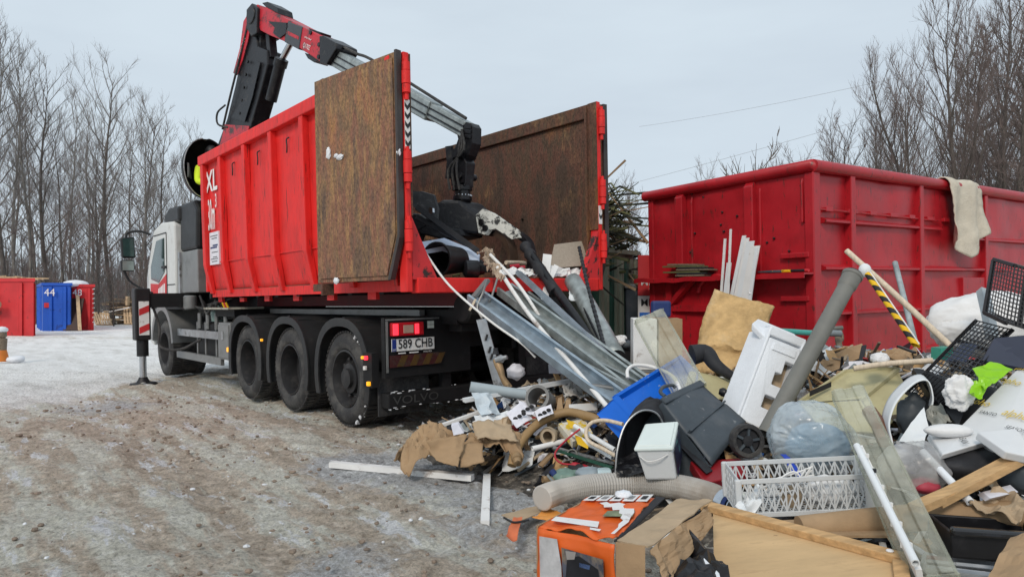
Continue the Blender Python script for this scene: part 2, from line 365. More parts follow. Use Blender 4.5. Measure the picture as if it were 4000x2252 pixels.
def mat_rust(name, gold, grey, lift):
    m = bpy.data.materials.new(name); m.use_nodes = True; t = m.node_tree; N = t.nodes; L = t.links
    b = N['Principled BSDF']; tc = N.new('ShaderNodeTexCoord')
    def nz(sc, s, det=8, ro=.65):
        mp = N.new('ShaderNodeMapping'); mp.inputs['Scale'].default_value = s; L.new(tc.outputs['Object'], mp.inputs[0])
        n = N.new('ShaderNodeTexNoise'); n.inputs['Scale'].default_value = sc; n.inputs['Detail'].default_value = det; n.inputs['Roughness'].default_value = ro
        L.new(mp.outputs[0], n.inputs['Vector']); return n.outputs['Fac']
    def ramp(src, stops):
        r = N.new('ShaderNodeValToRGB'); e = r.color_ramp.elements
        while len(e) < len(stops): e.new(.5)
        for i, (p, c) in enumerate(stops): e[i].position = p; e[i].color = (*c, 1)
        L.new(src, r.inputs[0]); return r.outputs[0]
    big = ramp(nz(2.2, (1.2, 1.2, .38), 7, .6), [(p, tuple(c_ * lift for c_ in c)) for p, c in [(.28, (.050, .032, .023)), (.40, (.075, .047, .032)), (.47, (.125, .055, .036)), (.54, (.085, .055, .034)), (.60, (.14, .062, .036)), (.66, (.19, .095, .034)), (.76, (.15, .12, .10))]])
    strk = ramp(nz(20, (1, 1, .14), 8, .78), [(.46, (0, 0, 0)), (.62, (1, 1, 1))])
    mx = N.new('ShaderNodeMix'); mx.data_type = 'RGBA'; mx.inputs['B'].default_value = (.34, .20, .085, 1)
    ml = N.new('ShaderNodeMath'); ml.operation = 'MULTIPLY'; L.new(strk, ml.inputs[0])
    L.new(ramp(nz(1.1, (1, 1, 1), 3), [(.62 - gold, (0, 0, 0)), (.76 - gold, (.9, .9, .9))]), ml.inputs[1])
    L.new(ml.outputs[0], mx.inputs['Factor']); L.new(big, mx.inputs['A'])
    m2 = N.new('ShaderNodeMix'); m2.data_type = 'RGBA'; m2.inputs['B'].default_value = (.24, .21, .19, 1)
    L.new(ramp(nz(15, (1, 1, .45), 10, .85), [(.70 - grey, (0, 0, 0)), (.82 - grey, (.75, .75, .75))]), m2.inputs['Factor']); L.new(mx.outputs['Result'], m2.inputs['A'])
    m3 = N.new('ShaderNodeMix'); m3.data_type = 'RGBA'; m3.blend_type = 'MULTIPLY'; m3.inputs['Factor'].default_value = .72
    L.new(m2.outputs['Result'], m3.inputs['A']); L.new(ramp(nz(60, (1, 1, .5), 5, .8), [(.38, (.28, .27, .26)), (.58, (1.35, 1.35, 1.35))]), m3.inputs['B'])
    L.new(m3.outputs['Result'], b.inputs['Base Color']); b.inputs['Roughness'].default_value = .68; b.inputs['Specular IOR Level'].default_value = .35
    bp = N.new('ShaderNodeBump'); bp.inputs['Strength'].default_value = .35; bp.inputs['Distance'].default_value = .01
    L.new(nz(45, (1, 1, .4), 5), bp.inputs['Height']); L.new(bp.outputs[0], b.inputs['Normal'])
    return m
m_rust = mat_rust('rusty_steel', .06, .05, 1.0)
m_rustd = mat_rust('rusty_door_steel', .26, .12, 1.9)

# ------------------------------------------------------------------ ground
def ss(a, b, x):
    t = np.clip((x - a) / (b - a), 0, 1); return t * t * (3 - 2 * t)
def vnoise(x, y, seed):
    xi, yi = np.floor(x).astype(np.int64), np.floor(y).astype(np.int64); fx, fy = x - xi, y - yi
    def h(i, j):
        n = (i * 374761393 + j * 668265263 + seed * 974711) & 0x7fffffff
        n = ((n ^ (n >> 13)) * 1274126177) & 0x7fffffff
        return ((n ^ (n >> 16)) & 0xffff) / 65535.0
    u, w = fx * fx * (3 - 2 * fx), fy * fy * (3 - 2 * fy)
    return (h(xi, yi) * (1 - u) + h(xi + 1, yi) * u) * (1 - w) + (h(xi, yi + 1) * (1 - u) + h(xi + 1, yi + 1) * u) * w - .5
def ground_z(x, y): return float(-.06 * ss(6., 12., np.array(y)))
def expand(a, b, n, lo):          # n growing steps from a to b
    t = np.linspace(0, 1, n + 1)[1:]; return a + (b - a) * (t ** lo)
xs = np.concatenate([np.sort(-expand(7., 700., 26, 3.2)), np.concatenate([np.arange(-7., -3.6, .06), np.arange(-3.6, 1.2, .036), np.arange(1.2, 4.5, .06)]), expand(4.5, 700., 26, 3.2)])
ys = np.concatenate([[-40., -12., -4., -1., 0., .8], np.concatenate([np.arange(1.4, 2.4, .05), np.arange(2.4, 6.2, .036), np.arange(6.2, 13., .06)]), expand(13., 1500., 44, 3.4)])
X, Y = np.meshgrid(xs, ys)
near = 1 - ss(13., 30., np.hypot(X, Y))
Z = -.06 * ss(6., 12., Y)
fa = X * -.6567 + Y * .7542; fb = X * .7542 + Y * .6567     # along / across the lorry's tracks
Z += near * (.050 * vnoise(fa * .5, fb * 1.1, 1) + .034 * vnoise(fa * 1.6, fb * 3.2, 2) + .036 * vnoise(X * 6, Y * 6, 3) + .030 * vnoise(X * 13, Y * 13, 4) + .022 * vnoise(X * 24, Y * 24, 14))
rut = np.exp(-((fb - 3.2 + .5 * vnoise(fa * .4, fa * 0, 7)) / .22) ** 2) + np.exp(-((fb - 1.6 + .6 * vnoise(fa * .35, fa * 0, 8)) / .25) ** 2)
Z -= near * .035 * rut
Z *= np.where(np.hypot(X, Y) < 60, 1, 1)
Z += .22 * np.exp(-((Y - 24 - .15 * (X + 14)) / 1.2) ** 2) * ss(-7., -10., X) * (1 + vnoise(X * .8, Y * .8, 9)) * (Y > 20)   # ploughed snow by the skips
snow = ss(-4.7, -6.3, X - .25 * (Y - 9) * (Y < 9) + 1.0 * vnoise(X * .7, Y * .7, 5)) * ss(6.2, 8.8, Y + .8 * vnoise(X * .8, Y * .8, 11))
snow = np.maximum(snow, ss(11.5, 14., Y + 1.5 * vnoise(X * .5, Y * .5, 6)) * ss(4., -3., X) * .9)
snow *= 1 - .75 * np.exp(-((Y - 24) / 2.0) ** 2)
icy = np.exp(-(((X + 1.0) / .9) ** 2 + ((Y - 5.2) / .7) ** 2)) + .8 * np.exp(-(((X - .0) / .8) ** 2 + ((Y - 4.0) / 1.2) ** 2)) + .7 * np.exp(-(((X + .9) / .35) ** 2 + ((Y - 3.2) / .5) ** 2)) + .8 * np.exp(-(((X + 5.) / 1.3) ** 2 + ((Y - 8.4) / 1.) ** 2))
gv = np.stack([X.ravel(), Y.ravel(), Z.ravel()], 1)
nx, ny = len(xs), len(ys)
idx = np.arange(nx * ny).reshape(ny, nx)
gf = np.stack([idx[:-1, :-1].ravel(), idx[:-1, 1:].ravel(), idx[1:, 1:].ravel(), idx[1:, :-1].ravel()], 1)
gme = bpy.data.meshes.new('ground'); gme.from_pydata(gv.tolist(), [], gf.tolist())
ca = gme.attributes.new('cover', 'FLOAT_COLOR', 'POINT')
cd = np.zeros((nx * ny, 4), np.float32); cd[:, 0] = snow.ravel(); cd[:, 1] = np.clip(icy, 0, 1).ravel(); cd[:, 3] = 1
ca.data.foreach_set('color', cd.ravel())
gme.polygons.foreach_set('use_smooth', [True] * len(gme.polygons))
def mat_ground():
    m = bpy.data.materials.new('frozen_ground'); m.use_nodes = True; t = m.node_tree; N = t.nodes; L = t.links
    b = N['Principled BSDF']; tc = N.new('ShaderNodeTexCoord')
    def nz(sc, det=6, ro=.6, s=(1, 1, 1), rot=0):
        mp = N.new('ShaderNodeMapping'); mp.inputs['Scale'].default_value = s; mp.inputs['Rotation'].default_value = (0, 0, rot); mp.vector_type = 'TEXTURE' if rot else 'POINT'; L.new(tc.outputs['Object'], mp.inputs[0])
        n = N.new('ShaderNodeTexNoise'); n.inputs['Scale'].default_value = sc; n.inputs['Detail'].default_value = det; n.inputs['Roughness'].default_value = ro
        L.new(mp.outputs[0], n.inputs['Vector']); return n.outputs['Fac']
    def ramp(src, stops):
        r = N.new('ShaderNodeValToRGB'); e = r.color_ramp.elements
        while len(e) < len(stops): e.new(.5)
        for i, (p, c) in enumerate(stops):
            e[i].position = p; e[i].color = (*(c if isinstance(c, tuple) else (c, c, c)), 1)
        L.new(src, r.inputs[0]); return r.outputs[0]
    def mix(f, a, bb, mode='MIX'):
        x = N.new('ShaderNodeMix'); x.data_type = 'RGBA'; x.blend_type = mode
        for s, v in (('Factor', f), ('A', a), ('B', bb)):
            if isinstance(v, (int, float)): x.inputs[s].default_value = v
            elif isinstance(v, tuple): x.inputs[s].default_value = (*v, 1)
            else: L.new(v, x.inputs[s])
        return x.outputs['Result']
    rt = math.radians(131)
    brown = ramp(nz(9, 10, .8), [(.30, (.24, .194, .15)), (.44, (.435, .368, .295)), (.56, (.575, .50, .415)), (.70, (.72, .66, .585))])
    green = ramp(nz(12, 10, .8), [(.3, (.40, .39, .33)), (.5, (.64, .635, .56)), (.68, (.82, .825, .785))])
    c = mix(ramp(nz(3.4, 10, .68, (6.0, 1, 1), rt), [(.47, 0.), (.55, .92)]), brown, green)
    white = ramp(nz(30, 6, .7), [(.3, (.60, .61, .62)), (.6, (.80, .81, .83))])
    c = mix(ramp(nz(5.2, 10, .70, (4.0, 1, 1), rt), [(.565, 0.), (.61, .92)]), c, white)
    at = N.new('ShaderNodeAttribute'); at.attribute_name = 'cover'
    sp = N.new('ShaderNodeSeparateColor'); L.new(at.outputs['Color'], sp.inputs[0])
    def masked(ch, n, lo, hi):
        a1 = N.new('ShaderNodeMath'); a1.operation = 'ADD'; L.new(ch, a1.inputs[0])
        s1 = N.new('ShaderNodeMath'); s1.operation = 'SUBTRACT'; L.new(n, s1.inputs[0]); s1.inputs[1].default_value = .5
        L.new(s1.outputs[0], a1.inputs[1]); return ramp(a1.outputs[0], [(lo, 0.), (hi, 1.)])
    ice = ramp(nz(20, 9, .85), [(.34, (.20, .20, .20)), (.5, (.46, .465, .47)), (.64, (.74, .75, .76))])
    c = mix(masked(sp.outputs[1], nz(5, 9, .8), .58, .80), c, ice)
    sn = ramp(nz(2.5, 10, .72, (3.0, 1, 1), rt), [(.34, (.60, .585, .56)), (.48, (.78, .77, .755)), (.64, (.88, .875, .865))])
    c = mix(masked(sp.outputs[0], nz(2.2, 9, .7), .40, .62), c, sn)
    c = mix(.8, c, ramp(nz(34, 9, .88), [(.40, .50), (.47, 1.), (.56, 1.42)]), 'MULTIPLY')
    L.new(c, b.inputs['Base Color']); b.inputs['Roughness'].default_value = .88; b.inputs['Specular IOR Level'].default_value = .2
    bp = N.new('ShaderNodeBump'); bp.inputs['Strength'].default_value = 1.0; bp.inputs['Distance'].default_value = .045
    L.new(nz(20, 11, .84), bp.inputs['Height']); L.new(bp.outputs[0], b.inputs['Normal'])
    return m
gme.materials.append(mat_ground())
ground = bpy.data.objects.new('ground', gme); C.objects.link(ground); ground['kind'] = 'structure'
# loose frozen clods and ice crumbs lying on the ground
mb = MB(); rc = random.Random(5)
for i in range(1500):
    x, y = rc.uniform(-5.5, 1.2), 1.6 + 7.5 * rc.random() ** 1.3
    if x > -.6 and y > 4.8: continue
    r = rc.uniform(.005, .016) * (1.6 if rc.random() < .06 else 1); mb.cur = 0 if rc.random() < .93 else 1
    k = rc.random() * 9
    z = -.06 * float(ss(6., 12., np.array(y)))
    mb.ball((x, y, z + r * .2 + .004), r * rc.uniform(.8, 1.7), r * rc.uniform(.8, 1.6), r * .7, 6, 4, lambda d: 1 + .35 * noise.noise(d * 2 + V((k, k, k))))
o = mb.build('frozen_clods', [nmat('clod', (.23, .18, .14), .9, var=.3), nmat('ice_crumb', (.62, .64, .66), .6, var=.15)])
tag(o, 'loose frozen clods and ice crumbs strewn over the muddy yard', 'clods', kind='stuff')

# ------------------------------------------------------------------ bare trees
def make_tree(seed, h, r0, n1, first, lenf, ang0, upc, n2f, n3, kink=.06, twig=1.0):
    rr = random.Random(seed); trunk, crown = MB(), MB()
    def grow(p, d, L, ns, k, up):
        pts = [V(p)]; d = V(d)
        for i in range(ns):
            d = (d + V((rr.uniform(-k, k), rr.uniform(-k, k), rr.uniform(-k, k) + up))).normalized()
            pts.append(pts[-1] + d * L / ns)
        return pts
    def side(d, a):
        d = d.normalized(); o = d.orthogonal().normalized(); o.rotate(Matrix.Rotation(rr.uniform(0, 6.283), 3, d))
        return (d * math.cos(a) + o * math.sin(a)).normalized()
    def at(pts, t):
        x = t * (len(pts) - 1); i = min(int(x), len(pts) - 2); return lerp(pts[i], pts[i + 1], x - i), (pts[i + 1] - pts[i]).normalized()
    tp = grow((0, 0, -.1), (rr.uniform(-.05, .05), rr.uniform(-.05, .05), 1), h, 14, kink, .06)
    trunk.tube(tp, [r0 * (1.25 if i == 0 else 1) * (1 - i / 14) ** .8 + .008 for i in range(15)], 8)
    az = rr.random() * 6
    for i in range(n1):
        t = first + (1 - first) * ((i + rr.random()) / n1); p, d = at(tp, min(t, .99)); az += 2.4 + rr.uniform(-.4, .4)
        a = math.radians(ang0 + rr.uniform(-12, 14)) * (1 - .35 * t)
        out = V((math.cos(az), math.sin(az), 0)); b = (out * math.sin(a) + ZUP * math.cos(a)).normalized()
        L = h * lenf * (.25 + .95 * math.sin(math.pi * min(1, .22 + (1 - t) * .62))) * rr.uniform(.6, 1.15) * (1.15 - .55 * t)
        rb = max(.010, r0 * .34 * (1 - t * .6) * rr.uniform(.6, 1.1))
        bp = grow(p, b, L, 7, .11 + kink, upc)
        trunk.tube(bp, [rb * (1 - j / 7) + .006 for j in range(8)], 5, False)
        for j in range(int(n2f * L) + 3):
            t2 = rr.uniform(.15, 1); q, dq = at(bp, t2)
            L2 = L * rr.uniform(.22, .5) * (1.15 - .6 * t2); b2 = (side(dq, rr.uniform(.45, .95)) + ZUP * .25).normalized()
            cp = grow(q, b2, L2, 4, .13 + kink, upc * 1.3)
            crown.tube(cp, [(.011 * (1 - k / 4) + .0055) * twig for k in range(5)], 3, False)
            for k in range(n3):
                t3 = rr.uniform(.15, 1); s, dsv = at(cp, t3)
                ep = grow(s, (side(dsv, rr.uniform(.35, .9)) + ZUP * .3).normalized(), L2 * rr.uniform(.3, .65), 2, .15, upc * 1.2)
                crown.tube(ep, [.0065 * twig, .005 * twig, .003 * twig], 3, False)
    return trunk, crown
PROTO = {}
def tree_proto(key, label, trunk_m, twig_m, group, **kw):
    t, c = make_tree(**kw)
    r = thing('bare_tree', label, 'tree', (0, 0, 0), group=group)
    t.build('trunk', trunk_m, r, local=True, smooth=60); c.build('crown', twig_m, r, local=True)
    PROTO[key] = [r, kw['h'], False]
def plant(key, u, Yd, top_v=None, h=None, rz=0, label=None, zb=None, sx=1.0):
    r, h0, used = PROTO[key]; g = ground_z(0, Yd) if zb is None else zb
    loc = V(((u - CU) / FPX * Yd, Yd, g))
    if h is None: h = H + (HV - top_v) / FPX * Yd - g
    s = h / h0 / 1.07
    if not used:
        PROTO[key][2] = True; r.location = loc; r.rotation_euler = (0, 0, rz); r.scale = (s * sx, s * sx, s)
        if label: r['label'] = label
        return r
    return copy_tree(r, None, loc, rz, (s * sx, s * sx, s), label)
GL, GR = 'bare trees of the wood behind the skips', 'bare trees behind the dark red skip'
LL = 'tall bare grey tree in the wood behind the parked skips'
tree_proto('a', 'tall dark-trunked spreading bare tree in the wood behind the parked skips', m_bark, m_twig, GL, seed=3, h=14, r0=.13, n1=28, first=.28, lenf=.34, ang0=54, upc=.10, n2f=2.3, n3=5, twig=.62)
tree_proto('b', 'slender pale-trunked bare tree in the wood behind the parked skips', m_bark2, m_twig, GL, seed=8, h=14, r0=.10, n1=24, first=.34, lenf=.28, ang0=50, upc=.11, n2f=2.3, n3=5, twig=.62)
tree_proto('c', 'lower bushy bare tree with reddish twigs in the wood behind the skips', m_bark, m_twig2, GL, seed=14, h=12, r0=.085, n1=22, first=.22, lenf=.28, ang0=54, upc=.08, n2f=2.5, n3=5, twig=.65)
tree_proto('s', 'thin bare sapling in the undergrowth behind the parked skips', m_bark, m_twig2, 'saplings under the wood', seed=21, h=6, r0=.045, n1=18, first=.12, lenf=.24, ang0=44, upc=.08, n2f=4.5, n3=4, twig=.9)
rt_ = random.Random(2)
for k, u, Yd, tv in [('a', 20, 34, 105), ('b', 70, 36, 150), ('a', 128, 37, 175), ('a', 283, 36, 165), ('b', 205, 41, 250), ('b', 333, 38, 240), ('c', 395, 40, 300), ('c', 170, 44, 300),
                     ('b', 445, 41, 320), ('c', 240, 39, 345), ('b', -60, 33, 60), ('a', 375, 47, 270), ('c', 95, 46, 260), ('b', 48, 41, 130), ('c', 310, 50, 300), ('b', 480, 50, 380), ('c', 25, 50, 230), ('b', 150, 55, 240), ('a', 235, 58, 280)]:
    plant(k, u, Yd, tv, rz=rt_.random() * 6.28)
for i in range(16):
    plant(rt_.choice('bc'), rt_.uniform(-60, 520), rt_.uniform(46, 75), rt_.uniform(380, 520), rz=rt_.random() * 6.28)
for i in range(40):
    plant('s', rt_.uniform(-40, 520), rt_.uniform(33, 48), h=rt_.uniform(3.2, 6.5), rz=rt_.random() * 6.28)
# dense far wood that closes the view between the trunks
mb = MB(); rw = random.Random(31)
for i in range(2600):
    Yd = rw.uniform(60, 110); x = (rw.uniform(-120, 640) - CU) / FPX * Yd; hh = rw.uniform(2.5, 7.5)
    p = V((x, Yd, -.3)); q = p + V((rw.uniform(-.8, .8), rw.uniform(-.8, .8), hh)); mid = lerp(p, q, .5) + V((rw.uniform(-.3, .3), 0, 0))
    mb.tube([p, mid, q], [rw.uniform(.03, .09), .03, .012], 3, False)
    for j in range(3):
        s0 = lerp(p, q, rw.uniform(.2, .9)); mb.tube([s0, s0 + V((rw.uniform(-1, 1), rw.uniform(-1, 1), rw.uniform(.4, 1.3)))], [.022, .008], 3, False)
o = mb.build('far_wood', m_twig); tag(o, 'dense grey-brown far wood closing the view behind the bare trees', 'wood', kind='stuff')

LR = 'large bare many-limbed tree rising behind the dark red skip'
tree_proto('r1', LR, m_bark, m_twig2, GR, seed=33, h=14, r0=.15, n1=38, first=.10, lenf=.33, ang0=42, upc=.12, n2f=3.0, n3=5, twig=.62)
tree_proto('r2', LR, m_bark, m_twig2, GR, seed=37, h=12, r0=.10, n1=32, first=.08, lenf=.32, ang0=46, upc=.12, n2f=3.0, n3=5, twig=.62)
tree_proto('lar', 'tall narrow bare larch with short side twigs behind the skip', m_bark, m_twig2, 'larches behind the dark red skip', seed=41, h=15, r0=.14, n1=80, first=.12, lenf=.10, ang0=72, upc=.02, n2f=9, n3=6, twig=1.5)
tree_proto('tw', 'small bare tree with crooked twisted branches beyond the skip rim', m_bark, m_twig, 'crooked trees', seed=52, h=7, r0=.10, n1=9, first=.35, lenf=.34, ang0=48, upc=.20, n2f=1.6, n3=2, kink=.28, twig=1.6)
for k, u, Yd, tv in [('r1', 2420, 24, -60), ('r1', 2330, 26, 130), ('r2', 2250, 25, 190), ('r1', 2520, 25, -20), ('r2', 2175, 27, 270), ('r2', 2390, 29, 40), ('r1', 2490, 31, 10), ('r2', 2560, 28, -40), ('r2', 2300, 31, 160), ('r2', 2460, 34, 60), ('r1', 2620, 26, -100), ('r2', 2220, 33, 300)]:
    plant(k, u, Yd, tv, rz=rt_.random() * 6.28)
for u, Yd, tv in [(2545, 23, 40), (2415, 33, 30)]: plant('lar', u, Yd, tv, rz=rt_.random() * 6)
plant('tw', 1925, 20, 300, rz=1.3)
for i, (k, u, Yd, tv) in enumerate([('r2', 2060, 30, 320), ('r2', 2110, 28, 300), ('r2', 2020, 32, 380), ('r2', 1975, 34, 420)]):
    plant(k, u, Yd, tv, rz=i, label='low bushy bare tree between the crooked tree and the tall ones', sx=1.3)
for i, (u, Yd, tv) in enumerate([(1560, 34, 455), (1530, 36, 465), (1600, 37, 490), (1505, 33, 480)]):
    plant('r2', u, Yd, tv, rz=i * 2, label='pale bare tree behind the brush heap and green skip', sx=1.2)
plant('r2', 1785, 40, 415, rz=2.2, label='small round-topped bare tree just above the skip rim')
for i in range(14):
    plant('r2', rt_.uniform(2150, 2650), rt_.uniform(30, 40), rt_.uniform(330, 470), rz=rt_.random() * 6, label='bare scrub tree in the thicket behind the dark red skip', sx=1.4)

# ------------------------------------------------------------------ wires
m_wire = nmat('wire', (.30, .31, .33), .6, var=.05)
for i, (a, b) in enumerate([((1420, 489, 75), (2180, 275, 60)), ((1400, 520, 75), (2200, 335, 60)), ((1830, 268, 75), (2350, 150, 60))]):
    pa, pb = W(*a), W(*b); d = pb - pa; pa, pb = pa - d * .6, pb + d * .9
    pts = [lerp(pa, pb, t / 20) - ZUP * (1 - (2 * t / 20 - 1) ** 2) * .9 for t in range(21)]
    solo('power_line', 'thin overhead power line crossing the pale sky behind the skips', 'cable', MB().tube(pts, .016, 5), m_wire, 'overhead wires')

# ------------------------------------------------------------------ far left: skips, pallets, timber
def far_skip(name, label, corner, dr, wr_, dl, wl, h, m, rim, ribs_r, group, top_bulge=False):
    """box skip: corner on the ground, face to the right along dr (length wr_), other face along dl (length wl)"""
    corner, dr, dl = V(corner), V(dr).normalized(), V(dl).normalized()
    r = thing(name, label, 'skip', corner, group=group)
    wall = MB()
    t = .05
    wall.obox(corner, dr * wr_, dl * t, ZUP * h); wall.obox(corner + dl * t, dl * (wl - t), dr * t, ZUP * h)
    wall.obox(corner + dr * wr_, dl * wl, -dr * t, ZUP * h); wall.obox(corner + dl * wl, dr * wr_, -dl * t, ZUP * h)
    wall.obox(corner + ZUP * .1 + dl * .06 + dr * .06, dr * (wr_ - .12), dl * (wl - .12), ZUP * .05)
    wall.build('wall', m, r)
    top = MB()
    for o, d, L, n in ((corner, dr, wr_, -dl), (corner, dl, wl, -dr)):
        top.obox(o + ZUP * (h - .1) + n * .055 - d * .05, d * (L + .1), -n * .12, ZUP * .115)
    top.build('top_rail', rim, r)
    for (o, d, L, n, k) in ((corner, dr, wr_, -dl, ribs_r), (corner, dl, wl, -dr, 3)):
        for i in range(k):
            q = o + d * (L * (i + .5) / k - .06)
            q2 = MB(); q2.prism([q, q + n * .08 + d * .03, q + n * .08 + d * .13, q + d * .16], ZUP * (h - .14)); q2.build('rib', m, r)
    return r
YB = 28.0
c = G(97, 838, -.06); c.x = (84 - CU) / FPX * (c.y - 3.6)
rA = far_skip('skip', 'red ribbed skip with tan-coloured load beside the blue one', V(((84 - CU) / FPX * (c.y - 3.6), c.y - 3.6, -.06)), (-1, .12, 0), 6.5, (-.74, 1, 0), 2.3, 2.02, m_far_red, m_far_red, 7, 'skips parked along the wood')
pipe_a, pipe_b = V((c.x - 2.05, c.y - 3.75, 1.02)), V((c.x - 1.0, c.y - 3.85, 1.10))
solo('cardboard_roll', 'pale cardboard roll leaning across the side of the red ribbed skip', 'roll', MB().tube([pipe_a, pipe_b], .13, 12), m_card2)
mb = MB()
for i in range(26): mb.beam(V((c.x - rt_.uniform(.3, 6), c.y - 2.4 + rt_.uniform(-.9, .7), 1.96 + rt_.uniform(0, .1))), V((c.x - rt_.uniform(.3, 6), c.y - 2.2 + rt_.uniform(-.9, .7), 1.99 + rt_.uniform(0, .1))), .14, .04)
tag(mb.build('timber_load', m_pal), 'pale boards filling the red ribbed skip to its rim', 'boards', kind='stuff')
cb = G(107, 832, -.06)
rB = far_skip('skip', 'bright blue ribbed skip numbered 44', cb, (1, .10, 0), 1.12, (-.75, 1, 0), 4.6, 2.0, m_blue, m_blue, 2, 'skips parked along the wood')
text('number', '44', cb + V((.36, -.11, 1.60)), (1, .10, 0), ZUP, .44, m_wtxt, rB)
text('letters', 'XL', cb + V((-.60, .8, 1.6)) + V((-.03, -.03, 0)), (.75, -1, 0), ZUP, .5, m_wtxt, rB)
MB().obox(cb + V((.08, -.04, .98)), (.26, .026, 0), (0, .02, 0), (0, 0, .2)).build('red_sticker', m_far_red, rB)
cc = cb + V((.82, .62, 0))
rC = far_skip('skip', 'red skip numbered 48 with a dark board leaning on it', cc, (1, .06, 0), .90, (-.74, 1, 0), 4.6, 1.95, m_far_red, m_far_red, 2, 'skips parked along the wood')
text('number', '48', cc + V((.30, -.11, 1.60)), (1, .06, 0), ZUP, .40, m_wtxt, rC)
mb = MB()
for i in range(8): mb.tube([cc + V((.90, -.02, .35 + i * .2)), cc + V((1.0, -.06, .37 + i * .2))], .018, 5)
mb.build('rope_hook', m_wpt, rC)
solo('snow_heap', 'small heap of snow on the blue skip rim', 'snow', MB().ball(cb + V((.8, .9, 1.98)), .5, .5, .18, 12, 6), m_cloud)
solo('leaning_board', 'dark brown board leaning against the red skip numbered 48', 'board', MB().obox(cc + V((.02, -.62, .03)), (.62, .02, 0), (-.1, .56, 1.34), (0, .04, .0)), nmat('dark_board', (.045, .022, .018), .6, var=.3))
solo('leaning_plank', 'pale plank leaning beside the dark board on skip 48', 'plank', MB().beam(cc + V((.78, -.70, .04)), cc + V((.30, -.10, 1.50)), .13, .04), m_pal)
def pallet(label, o, ax, az):
    o, ax, az = V(o), V(ax), V(az); n = ax.cross(az).normalized()
    r = thing('pallet', label, 'pallet', o, group='pallets by the timber stack')
    for i in range(7): MB().obox(o + ax * (i / 7 + .012) + n * .05, ax * .105, az, n * .022).build('slat', m_pal, r)
    for i in range(3): MB().obox(o + az * (i * .45) - n * .04, ax, az * .10, n * .088).build('bearer', m_pal, r)
p0 = G(240, 818, -.06)
pallet('pale pallet lying tilted on snow beside skip 48', p0 + V((-.1, .2, .02)), (1.05, -.25, -.05), (-.55, .55, .62))
pallet('pale pallet leaning on the timber stack with slats upright', p0 + V((.95, .9, .02)), (1.0, .05, 0), (-.28, .40, .88))
mb = MB()
for i in range(320):
    x, y = p0.x + rt_.uniform(.1, 3.2), p0.y + rt_.uniform(1.2, 2.6); z = rt_.uniform(0, 1.32); mb.cur = int(rt_.random() < .35)
    d = V((rt_.uniform(.3, .9), rt_.uniform(-.25, .25), rt_.uniform(-.06, .06))); mb.beam(V((x, y, z)) - d, V((x, y, z)) + d, rt_.uniform(.06, .14), rt_.uniform(.03, .05))
tag(mb.build('timber_stack', [m_woodo, m_pal]), 'low stack of old grey-brown boards beyond the pallets', 'timber', kind='stuff')
solo('timber_post', 'short upright yellow timber offcut standing on the board stack', 'post', MB().beam(V((p0.x + 1.0, p0.y + 1.1, .95)), V((p0.x + 1.0, p0.y + 1.1, 1.42)), .22, .10), m_pal)
solo('loose_plank', 'whitish loose plank lying sloped in front of the board stack', 'plank', MB().beam(V((p0.x + .15, p0.y + .95, .62)), V((p0.x + 1.2, p0.y + .95, .84)), .10, .05), m_wpt)
# snow-capped bollard at the left edge
b0 = G(4, 908, -.03)
r = thing('bollard', 'snow-capped brown post with an orange foot at the yard edge', 'bollard', b0)
MB().lathe(b0, ZUP, [(0, .13), (.05, .13), (.22, .09), (.24, .085)], 12, True).build('foot', nmat('orange_foot', (.55, .16, .02), .6, var=.2), r, smooth=40)
MB().lathe(b0 + ZUP * .22, ZUP, [(0, .085), (.25, .10), (.27, .06), (.30, .09), (.42, .09)], 12, True).build('post', m_woodo, r, smooth=40)
MB().ball(b0 + ZUP * .66, .115, .115, .07, 12, 6).build('snow_cap', m_cloud, r, smooth=80)
solo('snow_lump', 'small snow lump with a black rag beside the snow-capped post', 'snow', MB().ball(b0 + V((.26, .05, .04)), .18, .15, .08, 12, 6, lambda d: 1 + .3 * noise.noise(d * 2)), m_cloud, smooth=80)

# ------------------------------------------------------------------ the lorry's frame: x forward, y left, z up; y = 0 is its left flank
Fv = V((-.6567, .7542, -.0079)).normalized(); Lv = V((-.7542, -.6567, -.017)); Lv = (Lv - Fv * Lv.dot(Fv)).normalized(); Uv = Fv.cross(Lv)
TM = Matrix(((Fv.x, Lv.x, Uv.x, -.923), (Fv.y, Lv.y, Uv.y, 5.94), (Fv.z, Lv.z, Uv.z, .0), (0, 0, 0, 1)))
def T(a, y, z): return TM @ V((a, y, z))

truck = thing('hooklift_truck', 'white-cabbed hooklift truck with three rear axles and red tail lights on', 'truck', M=TM)
def tp(name, mb, m, parent=None, **kw): return mb.build(name, m, parent or truck, local=True, **kw)
# chassis
mb = MB()
for y in (-.82, -1.68): mb.box(.45, 8.5, y - .05, y + .05, .72, 1.0)
for a in (.6, 1.8, 3.1, 4.6, 5.8, 7.0): mb.box(a, a + .12, -1.62, -.88, .76, .96)
tp('chassis_frame', mb, m_chas)
mb = MB()
for y in (-.72, -1.78): mb.box(.1, 6.0, y - .07, y + .07, 1.02, 1.16)
mb.box(.1, .3, -1.8, -.7, .95, 1.18); mb.box(4.6, 5.8, -1.5, -1.0, 1.0, 1.2)
tp('hooklift_frame', mb, m_chas)
tp('hook_arm', MB().beam((5.75, -1.25, 1.1), (5.95, -1.25, 2.6), .3, .25, V((1, 0, 0))), m_chas)
for i, y in enumerate((-.80, -1.70)): tp('rear_roller', MB().lathe((.02, y - .16, 1.17), (0, 1, 0), [(0, .12), (.02, .14), (.3, .14), (.32, .12)], 16, True), m_chas)
# pale beam seen between the chassis and the container
tp('light_rail', MB().box(.6, 4.4, -.62, -.56, 1.10, 1.16), m_gbox)
